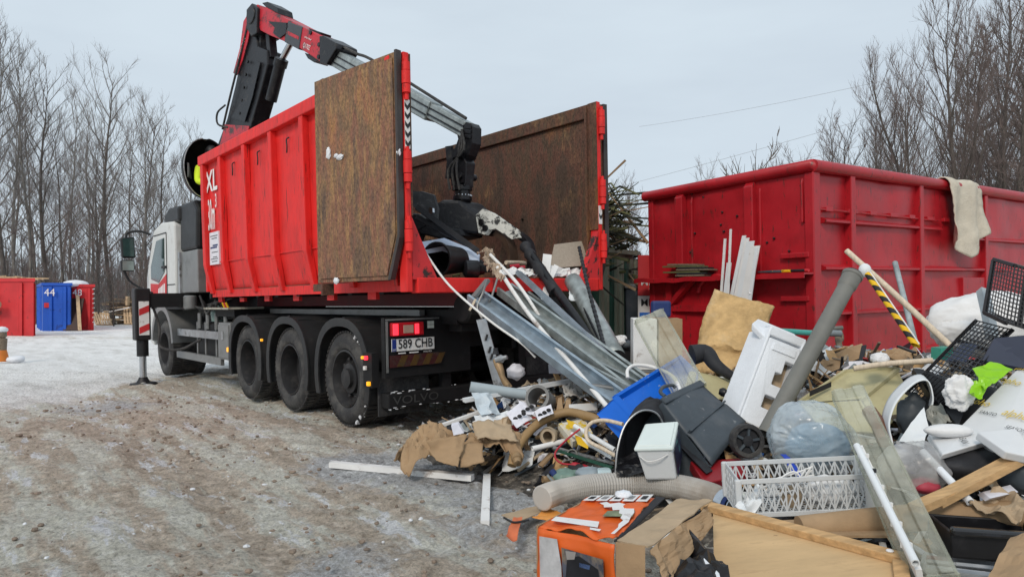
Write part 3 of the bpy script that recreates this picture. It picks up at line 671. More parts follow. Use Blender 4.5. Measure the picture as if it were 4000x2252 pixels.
# wheels
def wheel(a, ysgn, hub, snow=False):
    """outer face on the flank"""
    y0 = -.02 if ysgn > 0 else -2.48; n = V((0, ysgn, 0)); c = V((a, y0, .485))
    prof = [(-.60, .30), (-.60, .42), (-.56, .462), (-.32, .468), (-.315, .40), (-.29, .40), (-.285, .468), (-.06, .468), (-.035, .455), (-.012, .42), (-.004, .40), (.0, .36), (-.006, .33), (-.012, .305), (-.05, .283)]
    ty = MB().lathe(c, n, prof, 48)
    for k in range(56):      # shoulder lugs
        an = 2 * math.pi * k / 56; d = V((math.cos(an), 0, math.sin(an))); tdir = V((-math.sin(an), 0, math.cos(an)))
        for w0 in (-.03, -.20, -.46):
            ty.obox(c + d * .462 + n * w0 - tdir * .017, tdir * .034, -n * .12, d * .017)
    o = tp('wheel', ty, m_rub, smooth=50)
    if hub:
        rm = MB().lathe(c, n, [(-.05, .285), (-.02, .290), (-.015, .27), (-.06, .255), (-.12, .235), (-.125, .16), (-.06, .15), (-.055, .10), (-.02, .095), (-.015, .0)], 36)
        tp('rim', rm, m_rim, o, smooth=35)
        for k in range(10):
            an = 2 * math.pi * k / 10; p = c + V((math.cos(an) * .195, 0, math.sin(an) * .195)) - n * .125
            tp('wheel_nut', MB().lathe(p, n, [(0, .021), (.035, .021), (.04, .014)], 6, True), m_rim, o)
    else:
        rm = MB().lathe(c, n, [(-.05, .285), (-.015, .292), (-.012, .275), (-.08, .26), (-.20, .25), (-.22, .20), (-.23, .12), (-.16, .11), (-.155, .0)], 36)
        tp('rim', rm, m_rim, o, smooth=35)
        for k in range(8):
            an = 2 * math.pi * k / 8; p = c + V((math.cos(an) * .165, 0, math.sin(an) * .165)) - n * .228
            tp('wheel_nut', MB().lathe(p, n, [(0, .018), (.035, .018)], 6, True), m_rim, o)
    if snow:
        s = MB(); rr = random.Random(int(a * 10))
        for k in range(30):
            an = rr.uniform(-1.3, 1.15); d = V((-math.cos(an), 0, math.sin(an)))
            s.ball(c + d * rr.uniform(.462, .478) - n * rr.uniform(.0, .05), .006, .012, rr.uniform(.008, .028), 6, 4)
        tp('packed_snow', s, m_cloud, o)['kind'] = 'stuff'
    return o
for a, hub in ((1.17, True), (2.50, False), (3.83, False), (7.80, False)):
    wheel(a, 1, hub, hub); wheel(a, -1, hub)
for a in (1.17, 2.5, 3.83, 7.8): tp('axle', MB().tube([(a, -.5, .485), (a, -2.0, .485)], .07, 10), m_chas)
# fenders: arched covers over each rear wheel
def fender(a, y0, y1):
    out = []
    for r in (.575, .545):
        out.append([(a + math.copysign(abs(math.cos(t)) ** .85, math.cos(t)) * r, .50 + max(0, math.sin(t)) ** .85 * r * 1.02 + min(0, math.sin(t)) * .55) for t in np.linspace(-.38, math.pi + .38, 22)])
    mb = MB(); rg = []
    for (x, z), (x2, z2) in zip(*out): rg.append([(x, y0, z), (x, y1, z), (x2, y1, z2), (x2, y0, z2)])
    mb.rings(rg, True, True)
    f = tp('fender', mb, m_fend, smooth=40)
    lip = MB(); rg = []
    for (x, z), (x2, z2) in zip(*out):
        d = V((x2 - x, 0, z2 - z)).normalized(); p = V((x, y0, z)); s = .018 if y0 > -1 else -.018
        rg.append([p - d * .01 + V((0, s, 0)), p + d * .075 + V((0, s, 0)), p + d * .075, p - d * .01])
    lip.rings(rg, True, True); tp('fender_lip', lip, m_fend, f, smooth=40)
    for k in range(3):       # moulded steps across the top
        t = math.pi * (.5 + .13 * (k - 1)); x, z = a + math.cos(t) * .575, .5 + math.sin(t) ** .85 * .575 * 1.02
        tp('fender_rib', MB().beam((x, y0 - .03, z + .004), (x, y1, z + .004), .05, .022), m_fend, f)
for a in (1.17, 2.50, 3.83):
    fender(a, .0, -.62); fender(a, -2.5, -1.88)
def lamp(name, a, y, z, m, s=.03, n=(0, 1, 0)):
    n = V(n); t = V((n.y, -n.x, 0)); mb = MB().obox(V((a, y, z)) - t * s - ZUP * s * 1.1, t * s * 2, n * .03, ZUP * s * 2.2); tp(name, mb, m, bevel=.006)
lamp('marker_lamp', 4.46, -.012, .62, m_amber, .028); lamp('marker_lamp', 3.17, .02, .80, m_amber, .014)
lamp('marker_lamp', .60, .06, .735, m_amber, .013); lamp('red_marker_lamp', .54, .06, .735, m_redl, .017); lamp('marker_lamp', .50, .06, .50, m_amber, .018)
lamp('reflector', .56, .06, .64, m_wpt, .017)
tp('lamp_bracket', MB().box(.47, .63, -.02, .055, .46, .78), m_chas)
# rear lamp panel, plate, chevrons, under-run bar
pa = .36
tp('rear_panel', MB().box(pa, pa + .06, -1.0, -.02, .55, 1.10), m_chas)
tp('rear_panel_frame', MB().box(pa - .012, pa - .002, -.62, -.03, 1.075, 1.09).box(pa - .012, pa - .002, -.05, -.03, .60, 1.07), m_gbox)
tl = tp('tail_light', MB().box(pa - .05, pa, -.42, -.07, .93, 1.055), m_redg, bevel=.012)
tp('lit_lens', MB().box(pa - .056, pa - .045, -.135, -.08, .94, 1.045), m_redl, tl, bevel=.004)
tp('lit_lens', MB().box(pa - .056, pa - .045, -.36, -.315, .945, 1.04), m_redl, tl, bevel=.004)
tp('dim_lens', MB().box(pa - .054, pa - .045, -.30, -.19, .955, 1.03), nmat('lens_grey', (.42, .28, .22), .25, var=.2), tl, bevel=.004)
wl = tp('work_light', MB().box(pa - .03, pa, -.545, -.465, .985, 1.06), m_chas)
for i in range(2):
    for j in range(2): tp('led', MB().box(pa - .036, pa - .028, -.54 + i * .038, -.506 + i * .038, .990 + j * .036, 1.022 + j * .036), nmat('led_glass', (.55, .6, .55), .3), wl)
pl = tp('licence_plate', MB().box(pa - .024, pa - .014, -.55, -.08, .79, .905), m_wpt, bevel=.003)
tp('plate_band', MB().box(pa - .028, pa - .022, -.125, -.082, .792, .903), nmat('plate_blue', (.01, .03, .2), .5), pl)
RT, UP_ = V((0, -1, 0)), ZUP
text('plate_number', '589 CHB', V((pa - .0265, -.335, .852)), RT, UP_, .118, m_btxt, pl, local=True, wide=.86, bold=.012)
text('plate_letters', 'EST', V((pa - .030, -.103, .806)), RT, UP_, .022, m_wtxt, pl, local=True)
for k, (y, w) in enumerate(((-.19, .08), (-.32, .10))): tp('dealer_print', MB().box(pa - .020, pa - .016, y - w / 2, y + w / 2, .766, .776), m_wtxt, pl)
text('dealer_name', 'VOLVO', V((pa - .020, -.47, .771)), RT, UP_, .022, m_wtxt, pl, local=True, wide=1.3)
m_chr_r = nmat('marker_red', (.055, .010, .011), .5, var=.25, dirt=(.05, .03, .025), da=.5, ds=8); m_chr_y = nmat('marker_yellow', (.085, .045, .010), .5, var=.25, dirt=(.05, .04, .025), da=.5, ds=8)
cp = tp('chevron_plate', MB().box(pa - .022, pa - .012, -.60, -.06, .645, .755), m_chr_r)
for k in range(4):
    y = -.13 - k * .14; tp('yellow_stripe', MB().prism([(pa - .026, y, .65), (pa - .026, y - .07, .65), (pa - .026, y - .125, .75), (pa - .026, y - .055, .75)], (.004, 0, 0)), m_chr_y, cp)
br = tp('underrun_bar', MB().box(.38, .52, -2.44, -.06, .26, .40), m_chas, bevel=.012)
text('bumper_letters', 'VOLVO', V((.375, -.36, .33)), RT, UP_, .11, nmat('dull_letters', (.05, .05, .05), .6), br, local=True, wide=1.4)
s = MB(); rr = random.Random(3)
for k in range(44):
    y = -.08 - rr.random() ** 2.2 * 1.0; s.ball((.385 + rr.uniform(-.012, .05), y, rr.choice((.403, .262, .262, .262)) + rr.uniform(-.008, .01)), rr.uniform(.004, .012), rr.uniform(.01, .03), rr.uniform(.003, .007), 6, 4)
tp('packed_snow', s, m_cloud, br)['kind'] = 'stuff'
for y in (-.75, -1.75): tp('underrun_bracket', MB().box(.42, .50, y - .05, y + .05, .38, .80), m_chas)
tp('mud_flap', MB().box(.52, .54, -.60, -.04, .18, .60), m_rub); tp('mud_flap', MB().box(.52, .54, -2.46, -1.9, .18, .60), m_rub)
# left flank between the axles
tb = tp('toolbox', MB().box(4.50, 4.98, -.46, -.04, .46, .98), m_gbox, bevel=.01)
tp('toolbox_door', MB().box(4.53, 4.95, -.042, -.022, .49, .95), m_gbox, tb, bevel=.006); tp('latch', MB().box(4.72, 4.78, -.024, -.008, .74, .86), m_alu, tb, bevel=.004)
tp('side_guard', MB().box(4.98, 7.1, -.10, -.06, .73, .84), m_alu); tp('side_guard', MB().box(5.0, 7.2, -.12, -.07, .36, .47), m_gbox)
tp('fuel_tank', MB().box(5.2, 6.4, -.62, -.16, .42, .95), m_chas, bevel=.05)
for a in (5.4, 5.9, 6.3): tp('tank_strap', MB().box(a, a + .05, -.17, -.145, .42, .96), m_gbox)
vb = tp('valve_block', MB().box(4.55, 5.35, -.55, -.12, 1.06, 1.16), m_chas)
tp('control_shelf', MB().box(4.45, 5.5, -.5, .0, 1.165, 1.19), nmat('shelf_pale', (.38, .37, .31), .6, var=.2, dirt=DIRTC, da=.4))
for i in range(4): tp('control_lever', MB().tube([(4.5 + i * .07, -.02, 1.19), (4.5 + i * .07, .01, 1.26)], .014, 6), [m_yel, m_far_red, m_yel, m_blk][i])
tp('green_canister', MB().lathe((5.55, -.25, .98), ZUP, [(0, .12), (.14, .13), (.18, .06), (.24, .05)], 14, True), nmat('canister', (.12, .18, .17), .5, var=.2), smooth=40)
rr = random.Random(17)
for i in range(9):
    a0, a1 = rr.uniform(4.9, 5.8), rr.uniform(5.9, 6.9); tp('hydraulic_hose', MB().tube(bez([(a0, -rr.uniform(.1, .5), rr.uniform(.95, 1.35)), ((a0 + a1) / 2, -rr.uniform(.05, .3), rr.uniform(.95, 1.25)), (a1, -rr.uniform(.1, .5), rr.uniform(1.0, 1.4))], 10), .018, 6), m_rub)
for i in range(4): tp('pipe_run', MB().tube([(5.0 + .4 * i, -.15, .86), (5.0 + .4 * i, -.15, 1.1)], .03, 8), m_gbox)
tp('air_tank', MB().lathe((5.5, -.35, 1.06), (1, 0, 0), [(0, .05), (.03, .11), (.5, .11), (.53, .05)], 14, True), m_gbox, smooth=40)
# cab
CA = 7.05
prof = [(CA, 1.34), (CA, 2.56), (CA + .10, 2.62), (CA + .8, 2.66), (CA + 1.30, 2.56), (CA + 1.85, 1.75), (CA + 1.92, .62), (CA + 1.45, .50), (CA + 1.40, .82), (CA + 1.2, 1.14), (CA + .35, 1.16), (CA + .25, 1.34)]
cab = tp('cab', MB().prism([(a, -.03, z) for a, z in prof], (0, -2.44, 0)), m_white, bevel=.03)
win = [(CA + .62, 1.80), (CA + .60, 2.38), (CA + 1.10, 2.36), (CA + 1.50, 1.92), (CA + 1.50, 1.70), (CA + 1.0, 1.62)]
tp('side_window', MB().prism([(a, -.032, z) for a, z in win], (0, .012, 0)), m_glass, cab)
win2 = [(CA + 1.36, 2.66), (CA + 1.83, 1.76)]
tp('windscreen', MB().obox((CA + 1.345, -.2, 2.50), (.46, 0, -.72), (0, -2.1, 0), (.02, 0, .01)), m_glass, cab)
tp('rear_window', MB().box(CA - .012, CA + .002, -1.7, -.8, 1.9, 2.4), m_glass, cab)
tp('door_seam', MB().box(CA + .46, CA + .475, -.034, -.020, 1.38, 2.46).box(CA + .475, CA + 1.3, -.034, -.020, 2.455, 2.47), m_btxt, cab)
tp('cab_seam', MB().box(CA + .02, CA + .45, -.034, -.022, 1.565, 1.58), m_btxt, cab)
sp_ = tp('red_door_sign', MB().prism([(CA + .50, -.030, 1.38), (CA + 1.55, -.030, 1.38), (CA + 1.55, -.030, 1.62), (CA + 1.0, -.030, 1.60), (CA + .50, -.030, 1.76)], (0, .008, 0)), m_far_red, cab)
for k in range(5): tp('sign_stroke', MB().prism([(CA + .60 + k * .09, -.021, 1.44), (CA + .655 + k * .09, -.021, 1.44), (CA + .645 + k * .09, -.021, 1.60 - k * .02), (CA + .59 + k * .09, -.021, 1.60 - k * .02)], (0, .004, 0)), m_wtxt, cab)
tp('door_handle', MB().box(CA + .5, CA + .72, -.03, .0, 1.86, 1.90), m_blk, cab)
tp('cab_skirt', MB().box(CA - .55, CA + 1.45, -.10, .0, 1.16, 1.36), m_chas, cab)
arch = []
for t in np.linspace(.12, math.pi - .12, 14): arch.append((7.8 + math.cos(t) * .60, .52 + math.sin(t) * .62))
fw = MB(); rg = []
for i, (x, z) in enumerate(arch): d = V((x - 7.8, 0, z - .52)).normalized(); p = V((x, .01, z)); rg.append([p, p + d * .10, p + d * .10 + V((0, -.5, 0)), p + V((0, -.5, 0))])
fw.rings(rg, True, True); tp('wheel_arch', fw, m_gbox, cab, smooth=40)
tp('roof_fairing', MB().prism([(CA - .15, -.06, 2.60), (CA - .15, -.06, 2.86), (CA + .45, -.06, 2.88), (CA + .72, -.06, 2.78), (CA + .70, -.06, 2.62), (CA + .4, -.06, 2.585)], (0, -2.38, 0)), m_blk, cab, bevel=.05)
# unit behind the cab
tp('intake_housing', MB().prism([(6.12, -.10, 2.10), (6.06, -.10, 2.72), (6.25, -.10, 2.88), (6.95, -.10, 2.88), (7.0, -.10, 2.10)], (0, -1.2, 0)), m_blk, bevel=.05)
tp('grey_tank', MB().box(6.02, 6.98, -1.1, -.08, 1.42, 2.09), m_gbox, bevel=.015)
tp('tank_edge', MB().box(6.86, 6.95, -.085, -.05, 1.42, 2.09), m_alu)
tp('silencer', MB().lathe((6.35, -.06, 1.16), ZUP, [(0, .08), (.02, .10), (.2, .10), (.22, .08)], 14, True), m_gbox, smooth=40)
# mirrors
mr = tp('mirror', MB().prism([(8.62, .20, 2.08), (8.62, .42, 2.08), (8.62, .44, 2.44), (8.62, .22, 2.47)], (.12, 0, 0)), m_blk, bevel=.03)
tp('mirror_glass', MB().prism([(8.612, .225, 2.11), (8.612, .40, 2.11), (8.612, .415, 2.42), (8.612, .24, 2.44)], (.012, 0, 0)), m_glass, mr)
m2_ = tp('wide_mirror', MB().box(8.62, 8.74, .22, .44, 1.84, 2.05), m_blk, bevel=.03)
tp('mirror_glass', MB().box(8.612, 8.625, .24, .42, 1.86, 2.03), nmat('mirror_pale', (.35, .42, .40), .15, .6), m2_)
tp('mirror_arm', MB().tube(bez([(8.45, .0, 2.50), (8.55, .15, 2.56), (8.66, .33, 2.52), (8.66, .34, 2.3)], 10), .022, 6), m_blk)
tp('mirror_arm', MB().tube(bez([(8.66, .40, 1.88), (8.64, .30, 1.66), (8.5, .10, 1.50), (8.4, .0, 1.45)], 10), .022, 6), m_blk)
# outrigger leg
OA, OY = 6.67, .56
tp('outrigger_beam', MB().box(OA - .10, OA + .10, -1.2, OY, 1.20, 1.42), m_chas)
lg = tp('outrigger_leg', MB().box(OA - .12, OA + .10, OY - .10, OY + .12, .70, 1.50), m_blk, bevel=.02)
tp('outrigger_tube', MB().lathe((OA, OY, .45), ZUP, [(0, .085), (.28, .085)], 16, True), m_blk, lg, smooth=40)
tp('outrigger_rod', MB().lathe((OA, OY, .08), ZUP, [(0, .05), (.40, .05)], 16, True), m_chrome, lg, smooth=40)
tp('outrigger_foot', MB().lathe((OA, OY, -.005), ZUP, [(0, .20), (.03, .20), (.045, .18), (.05, .10), (.10, .07), (.13, .06)], 22, True), m_blk, lg, smooth=40)
st_ = tp('stripe_plate', MB().box(OA - .135, OA - .125, OY - .07, OY + .07, .78, 1.30), m_wpt, lg)
for k in range(2):
    z = .86 + k * .28; tp('red_stripe', MB().prism([(OA - .139, OY - .069, z + .10), (OA - .139, OY - .069, z), (OA - .139, OY + .069, z - .06), (OA - .139, OY + .069, z + .04)], (.004, 0, 0)), m_far_red, lg)
tp('outrigger_hose', MB().tube(bez([(OA - .05, OY - .12, 1.3), (OA - .1, OY - .22, .9), (OA - .2, OY - .2, .6), (OA - .5, OY - .4, .55), (OA - .7, -.1, .7)], 16), .022, 6), m_rub)

# ------------------------------------------------------------------ roll-off container on the lorry
ctr = thing('roll_off_container', 'red ribbed roll-off container with rusty inside, marked XL 30m³, on the truck', 'container', M=TM)
def cp_(name, mb, m, parent=None, **kw): return mb.build(name, m, parent or ctr, local=True, **kw)
CZ0, CZ1, CL = 1.42, 3.36, 5.30
def flank(y0, sgn, inner):
    """side wall: three leaves in profile; sgn +1 left flank"""
    pr = [(0., CZ1), (-.025, 1.83), (-.09, CZ0)]
    mb = MB(); off = [( .0, 0), (.0, 0)]
    nA = 36
    def fn(u, v):
        a = u * CL; z = lerp(CZ1, CZ0, v)
        yy = lerp(pr[0][0], pr[1][0], (CZ1 - z) / (CZ1 - 1.83)) if z > 1.83 else lerp(pr[1][0], pr[2][0], (1.83 - z) / (1.83 - CZ0))
        bul = .012 * fnoise((a * 1.3, z * 1.3, y0), 1.0, 3)
        return V((a, y0 + sgn * (yy + bul - (.004 if inner else 0)), z))
    return mb.grid(fn, nA, 20)
cp_('left_wall', flank(0, 1, False), m_red, solid=.006, smooth=30)
cp_('left_wall_inside', flank(-.014, 1, True), m_rust, solid=.004)
cp_('right_wall_inside', flank(-2.486, -1, True), m_rust, solid=.004)
cp_('right_wall', flank(-2.5, -1, False), m_red, solid=.006)
for a in (5.24, 4.49, 3.585, 2.733, 1.87, 1.0, .2):
    for y0, s in ((0, 1), (-2.5, -1)):
        w = .10 if a < 5.2 else .12
        mb = MB(); d = .075
        mb.prism([(a - w / 2, y0 + s * .0, CZ1 - .12), (a - w / 2, y0 + s * -.022, 1.83), (a - w / 2, y0 + s * -.088, CZ0 - .03), (a - w / 2, y0 + s * (-.088 + .05), CZ0 - .03), (a - w / 2, y0 + s * (-.022 + d), 1.80), (a - w / 2, y0 + s * d, CZ1 - .12)], (w, 0, 0))
        cp_('rib', mb, m_red, bevel=.008)
for y0, s in ((0, 1), (-2.5, -1)):
    cp_('top_rail', MB().box(.03, CL + .06, y0 - (.012 if s > 0 else .085), y0 + (.085 if s > 0 else .012), CZ1 - .12, CZ1 + .02), m_red, bevel=.012)
    cp_('inner_rail', MB().box(.03, CL, min(y0 - s * .012, y0 - s * .06), max(y0 - s * .012, y0 - s * .06), CZ1 - .13, CZ1 + .024), m_rust, bevel=.008)
    cp_('bottom_rail', MB().box(.0, CL, y0 - s * .10 - .03, y0 - s * .10 + .03, CZ0 - .08, CZ0 + .02), m_red)
    for i in range(6):
        a = .75 + i * .88; cp_('rail_foot', MB().box(a - .04, a + .12, y0 - s * .16 - .02, y0 - s * .16 + .02, CZ0 - .15, CZ0 - .04), m_red)
for a_ in (1.6, 3.1, 4.6): cp_('weld_seam', MB().box(a_, a_ + .02, -2.484, -2.474, CZ0 + .1, CZ1 - .14), m_rust)
cp_('weld_line', MB().box(.35, CL, -.018, -.008, 1.822, 1.836), m_red)
cp_('floor', MB().box(.0, CL, -2.42, -.08, CZ0 - .02, CZ0 + .03), m_rust)
cp_('front_wall', MB().box(CL, CL + .06, -2.5, 0, CZ0, CZ1), m_red)
for y in (-.78, -1.72): cp_('skid_beam', MB().box(.05, CL, y - .06, y + .06, 1.19, 1.405), nmat('dark_red', (.13, .012, .016), .6, var=.3), bevel=.01)
for a in np.arange(.5, 5.5, .62): cp_('cross_beam', MB().box(a, a + .08, -2.4, -.1, 1.32, 1.40), m_chas)
# hooks for the tarpaulin (the small dark curls on the flank)
for a in (4.05, 3.17, 2.3, 1.45):
    cp_('rope_hook', MB().tube(bez([(a, .012, 3.10), (a + .035, .03, 3.08), (a + .01, .035, 3.0), (a + .03, .03, 2.93)], 8), .008, 5), m_btxt)
# lettering
RL = V((-1, 0, 0))
text('size_letters', 'XL', V((4.98, .0, 2.97)), RL, ZUP, .42, m_wtxt, ctr, local=True, wide=.95, thick=.016, bold=.02)
text('volume_letters', '30m', V((5.03, -.006, 2.49)), RL, ZUP, .62, m_wtxt, ctr, local=True, wide=.275, thick=.016, bold=.012)
text('volume_letters', '3', V((4.825, -.005, 2.68)), RL, ZUP, .27, m_wtxt, ctr, local=True, wide=.5, thick=.016, bold=.012)
ls = cp_('label_sheet', MB().box(4.76, 5.15, -.022, .004, 1.80, 2.26), m_paper)
for i, (z, m) in enumerate([(2.20, m_btxt), (2.165, m_btxt), (2.06, m_navy), (2.03, m_navy), (1.97, m_btxt), (1.90, m_btxt), (1.875, m_btxt), (1.84, m_btxt)]): cp_('print_line', MB().box(4.80 + .03 * (i % 2), 5.11 - .05 * (i % 3), .0042, .0065, z, z + (.022 if m is m_navy else .010)), m, ls)
# rear frame: posts, gussets, sill, hinges, reflective strips
for i, (y0, s) in enumerate(((0.02, -1), (-2.50, 1))):
    cp_('rear_post', MB().box(-.10, .02, min(y0, y0 + s * .06), max(y0, y0 + s * .06), CZ0 - .09, CZ1 + .03), m_red, bevel=.01)
    cp_('post_lining', MB().box(.021, .05, min(y0 + s * .062, y0 + s * .10), max(y0 + s * .062, y0 + s * .10), CZ0, CZ1), m_rust)
    cp_('post_lining', MB().box(-.098, .02, min(y0 + s * .0605, y0 + s * .075), max(y0 + s * .0605, y0 + s * .075), 1.99, CZ1 + .02), m_rust)
    g = y0 + s * .06
    cp_('corner_gusset', MB().prism([(-.098, g, CZ0 + .02), (-.098, g + s * .26, CZ0 + .02), (-.098, g, 1.98)], (.08, 0, 0)), nmat('chipped_red', (.58, .024, .028), .5, var=.12, dirt=(.03, .02, .018), da=.40, ds=7, soft=.05))
    for j, z in enumerate((3.03, 2.27, 1.68)):
        h = cp_('hinge', MB().lathe((-.125, y0 + s * .012, z), ZUP, [(0, .036), (.07, .036)], 14, True), m_red, smooth=40)
        cp_('hinge_knuckle', MB().lathe((-.125, y0 + s * .012, z + .075), ZUP, [(0, .039), (.11, .039)], 14, True), m_red, h, smooth=40)
        cp_('hinge_knuckle', MB().lathe((-.125, y0 + s * .012, z + .19), ZUP, [(0, .036), (.07, .036)], 14, True), m_red, h, smooth=40)
        cp_('hinge_pin', MB().lathe((-.125, y0 + s * .012, z - .06), ZUP, [(0, .018), (.36, .018)], 8, True), m_red, h)
    z0, z1 = (2.56, 2.98) if i == 0 else (2.05, 2.25)
    rp = cp_('reflective_strip', MB().box(-.106, -.099, min(y0 + s * .005, y0 + s * .055), max(y0 + s * .005, y0 + s * .055), z0, z1), m_wpt)
    for k in range(5 if i == 0 else 1):
        z = z0 + .01 + k * .08 + (.04 if i else 0); m_ = (y0 + s * .03)
        cp_('chevron', MB().prism([(-.110, m_ - .025, z + .03), (-.110, m_, z), (-.110, m_ + .025, z + .03), (-.110, m_ + .025, z + .065), (-.110, m_, z + .035), (-.110, m_ - .025, z + .065)], (.004, 0, 0)), m_btxt, rp)
cp_('rear_sill', MB().box(-.11, .0, -2.418, -.082, CZ0 - .10, CZ0 + .035), m_red, bevel=.01)
# doors: opened right round, their rusty inner faces outwards
def door(h0, h1, s, name):
    h0, h1 = V(h0), V(h1); d = (h1 - h0).normalized(); Wd = (h1 - h0).length; n = V((-d.y, d.x, 0)) * s
    z1, z0 = CZ1 + .03, CZ0 + .02
    out = [h0 + d * 0 + ZUP * z1, h1 + ZUP * z1, h1 + ZUP * z0, h0 + d * .14 + ZUP * z0, h0 + ZUP * 1.82]
    D = cp_(name, MB().prism(out, -n * .05), m_rustd)
    ins = [h0 + d * .05 + ZUP * (z1 - .05), h1 - d * .05 + ZUP * (z1 - .05), h1 - d * .05 + ZUP * (z0 + .04), h0 + d * .17 + ZUP * (z0 + .04), h0 + d * .05 + ZUP * 1.83]
    cp_('door_inner_sheet', MB().prism([p + n * .001 for p in ins], n * .012), m_rustd, D)
    dk = nmat('door_edge', (.05, .043, .042), .6, var=.3)
    cp_('door_edge', MB().prism([h0 - d * .03 - n * .02 + ZUP * z1, h0 - d * .002 - n * .02 + ZUP * z1, h0 - d * .002 - n * .02 + ZUP * 1.82, h0 + d * .138 - n * .02 + ZUP * z0, h0 + d * .10 - n * .02 + ZUP * z0, h0 - d * .03 - n * .02 + ZUP * 1.80], n * .055), dk, D)
    for k in range(4):
        z = lerp(z0 + .1, z1 - .2, k / 3); cp_('door_stiffener', MB().obox(h0 + d * .1 - n * .11 + ZUP * z, d * (Wd - .15), n * .06, ZUP * .1), m_red, D)
    return D
dl = door((-.07, .06, 0), (1.15, .24, 0), 1, 'left_door')
door((-.04, -2.61, 0), (1.15, -2.78, 0), -1, 'right_door')
mb = MB()
for (s, z, a, b) in ((.98, 2.66, .035, .055), (.80, 2.60, .06, .025), (.86, 2.62, .03, .02), (.90, 1.455, .05, .03), (-.02, 2.52, .02, .04)):
    mb.ball(V((-.07, .06, 0)) + V((1.22, .18, 0)) * (s / 1.22) + V((0, .018, z)), a, .02, b, 9, 6, lambda d: 1 + .5 * noise.noise(d * 2.3 + V((s, z, 0))))
cp_('snow_patch', mb, m_cloud, dl)['kind'] = 'stuff'
cp_('door_latch', MB().box(1.05, 1.2, .15, .2, CZ1 + .0, CZ1 + .05), m_rust, dl)
cp_('latch_foot', MB().box(1.02, 1.22, .14, .26, CZ0 - .06, CZ0 + .01).box(1.02, 1.05, .14, .26, CZ0 - .1, CZ0 - .06), m_rust, dl)

# ------------------------------------------------------------------ loader crane behind the cab
A0, A1 = T(6.6, -.62, 0), T(.7, -1.25, 0)
crd = V((A1.x - A0.x, A1.y - A0.y, 0)); crn = V((crd.y, -crd.x, 0)).normalized()
if crn.y > 0: crn = -crn                      # towards the camera
def CP(u, v, off=0.0):                        # crane plane point, off metres towards the near side
    k = (u - CU) / FPX; s = (k * A0.y - A0.x) / (crd.x - k * crd.y)
    Yd = A0.y + s * crd.y; p = W(u, v, Yd); return p + crn * off
crane = thing('loader_crane', 'red and black loader crane with folding boom reaching over the red container', 'crane', T(6.6, -.62, 1.1))
def kp(name, mb, m, parent=None, **kw): return mb.build(name, m, parent or crane, **kw)
def plate(pts, near, thick):                  # outline in the crane plane, from `near` backwards
    return MB().prism([CP(u, v, near) for u, v in pts], -crn * thick)
kp('slewing_column', MB().tube([T(6.6, -.62, 1.0), T(6.6, -.62, 3.0)], [.26, .18], 14), m_blk, smooth=40)
kp('column_base', MB().tube([T(6.6, -.9, .9), T(6.6, -.9, 1.4)], [.55, .45], 14), m_blk, smooth=40)
m1 = kp('main_boom', plate([(560, 430), (566, 366), (590, 302), (610, 222), (630, 130), (641, 62), (652, 34), (668, 40), (663, 92), (668, 122), (692, 132), (693, 168), (676, 233), (652, 316), (640, 372), (636, 430)], .13, .26), m_blk2, bevel=.02)
kp('red_fairing', plate([(611, 190), (628, 128), (637, 62), (650, 40), (657, 62), (648, 110), (634, 160), (620, 196)], .162, .01), m_redc, m1)
kp('boom_stiffener', plate([(606, 300), (640, 250), (672, 160), (680, 165), (660, 250), (640, 312)], .165, .013), m_blk2, m1)
kp('red_foot', plate([(590, 318), (652, 322), (640, 372), (575, 380)], .164, .012), m_redc, m1)
el = (CP(641, 100) - CP(625, 160)).normalized(); text('boom_letters', 'EPSILON', CP(634, 130, .166), el, crn.cross(el), .105, m_wtxt, m1, wide=.9)
for k in range(5): kp('boom_bolt', MB().tube([CP(628 + k * 5, 290 - k * 32, .15), CP(628 + k * 5, 290 - k * 32, .175)], .022, 8), m_blk, m1)
kp('boom_hose', MB().tube(bez([CP(592, 270, .17), CP(577, 290, .2), CP(578, 318, .2), CP(598, 325, .16)], 12), .016, 6), m_rub, m1)
for o in (.17, -.17): kp('boom_hose', MB().tube(bez([CP(585, 330, o), CP(610, 240, o + .02), CP(640, 110, o), CP(655, 45, o)], 14), .018, 6), m_rub, m1)
kp('lift_cylinder', MB().tube([CP(684, 254, .02), CP(709, 156, .02)], .085, 14), m_blk2, smooth=40)
kp('cylinder_collar', MB().tube([CP(706, 168, .02), CP(711, 150, .02)], .10, 14), m_blk2, smooth=40)
kp('cylinder_rod', MB().tube([CP(709, 156, .02), CP(735, 108, .02)], .045, 12), m_chrome, smooth=40)
for u0, v0, u1, v1 in ((668, 80, 664, 140), (686, 88, 692, 150), (664, 140, 690, 168)): kp('link_plate', MB().beam(CP(u0, v0, .04), CP(u1, v1, .04), .10, .12, crn), m_blk2, bevel=.01)
kp('elbow_joint', MB().tube([CP(660, 48, .20), CP(660, 48, -.20)], .13, 18), m_blk2, smooth=40, bevel=.01)
kp('elbow_plate', plate([(648, 34), (662, 18), (676, 30), (674, 92), (660, 100), (648, 80)], .185, .37), m_blk2, bevel=.01)
ob = kp('outer_boom', plate([(660, 40), (667, 18), (690, 26), (721, 43), (783, 75), (834, 99), (831, 165), (806, 148), (777, 130), (734, 110), (700, 96), (676, 84)], .14, .28), m_redc, bevel=.015)
kp('boom_sleeve', plate([(748, 62), (784, 76), (775, 132), (739, 113)], .152, .304), nmat('sleeve_grey', (.055, .062, .072), .5, var=.2), ob, bevel=.008)
kp('red_band', plate([(744, 84), (776, 100), (775, 108), (742, 92)], .156, .01), m_redc, ob)
kp('boom_head', plate([(829, 99), (838, 98), (872, 117), (873, 131), (848, 170), (830, 166)], .165, .33), m_blk2, ob, bevel=.015)
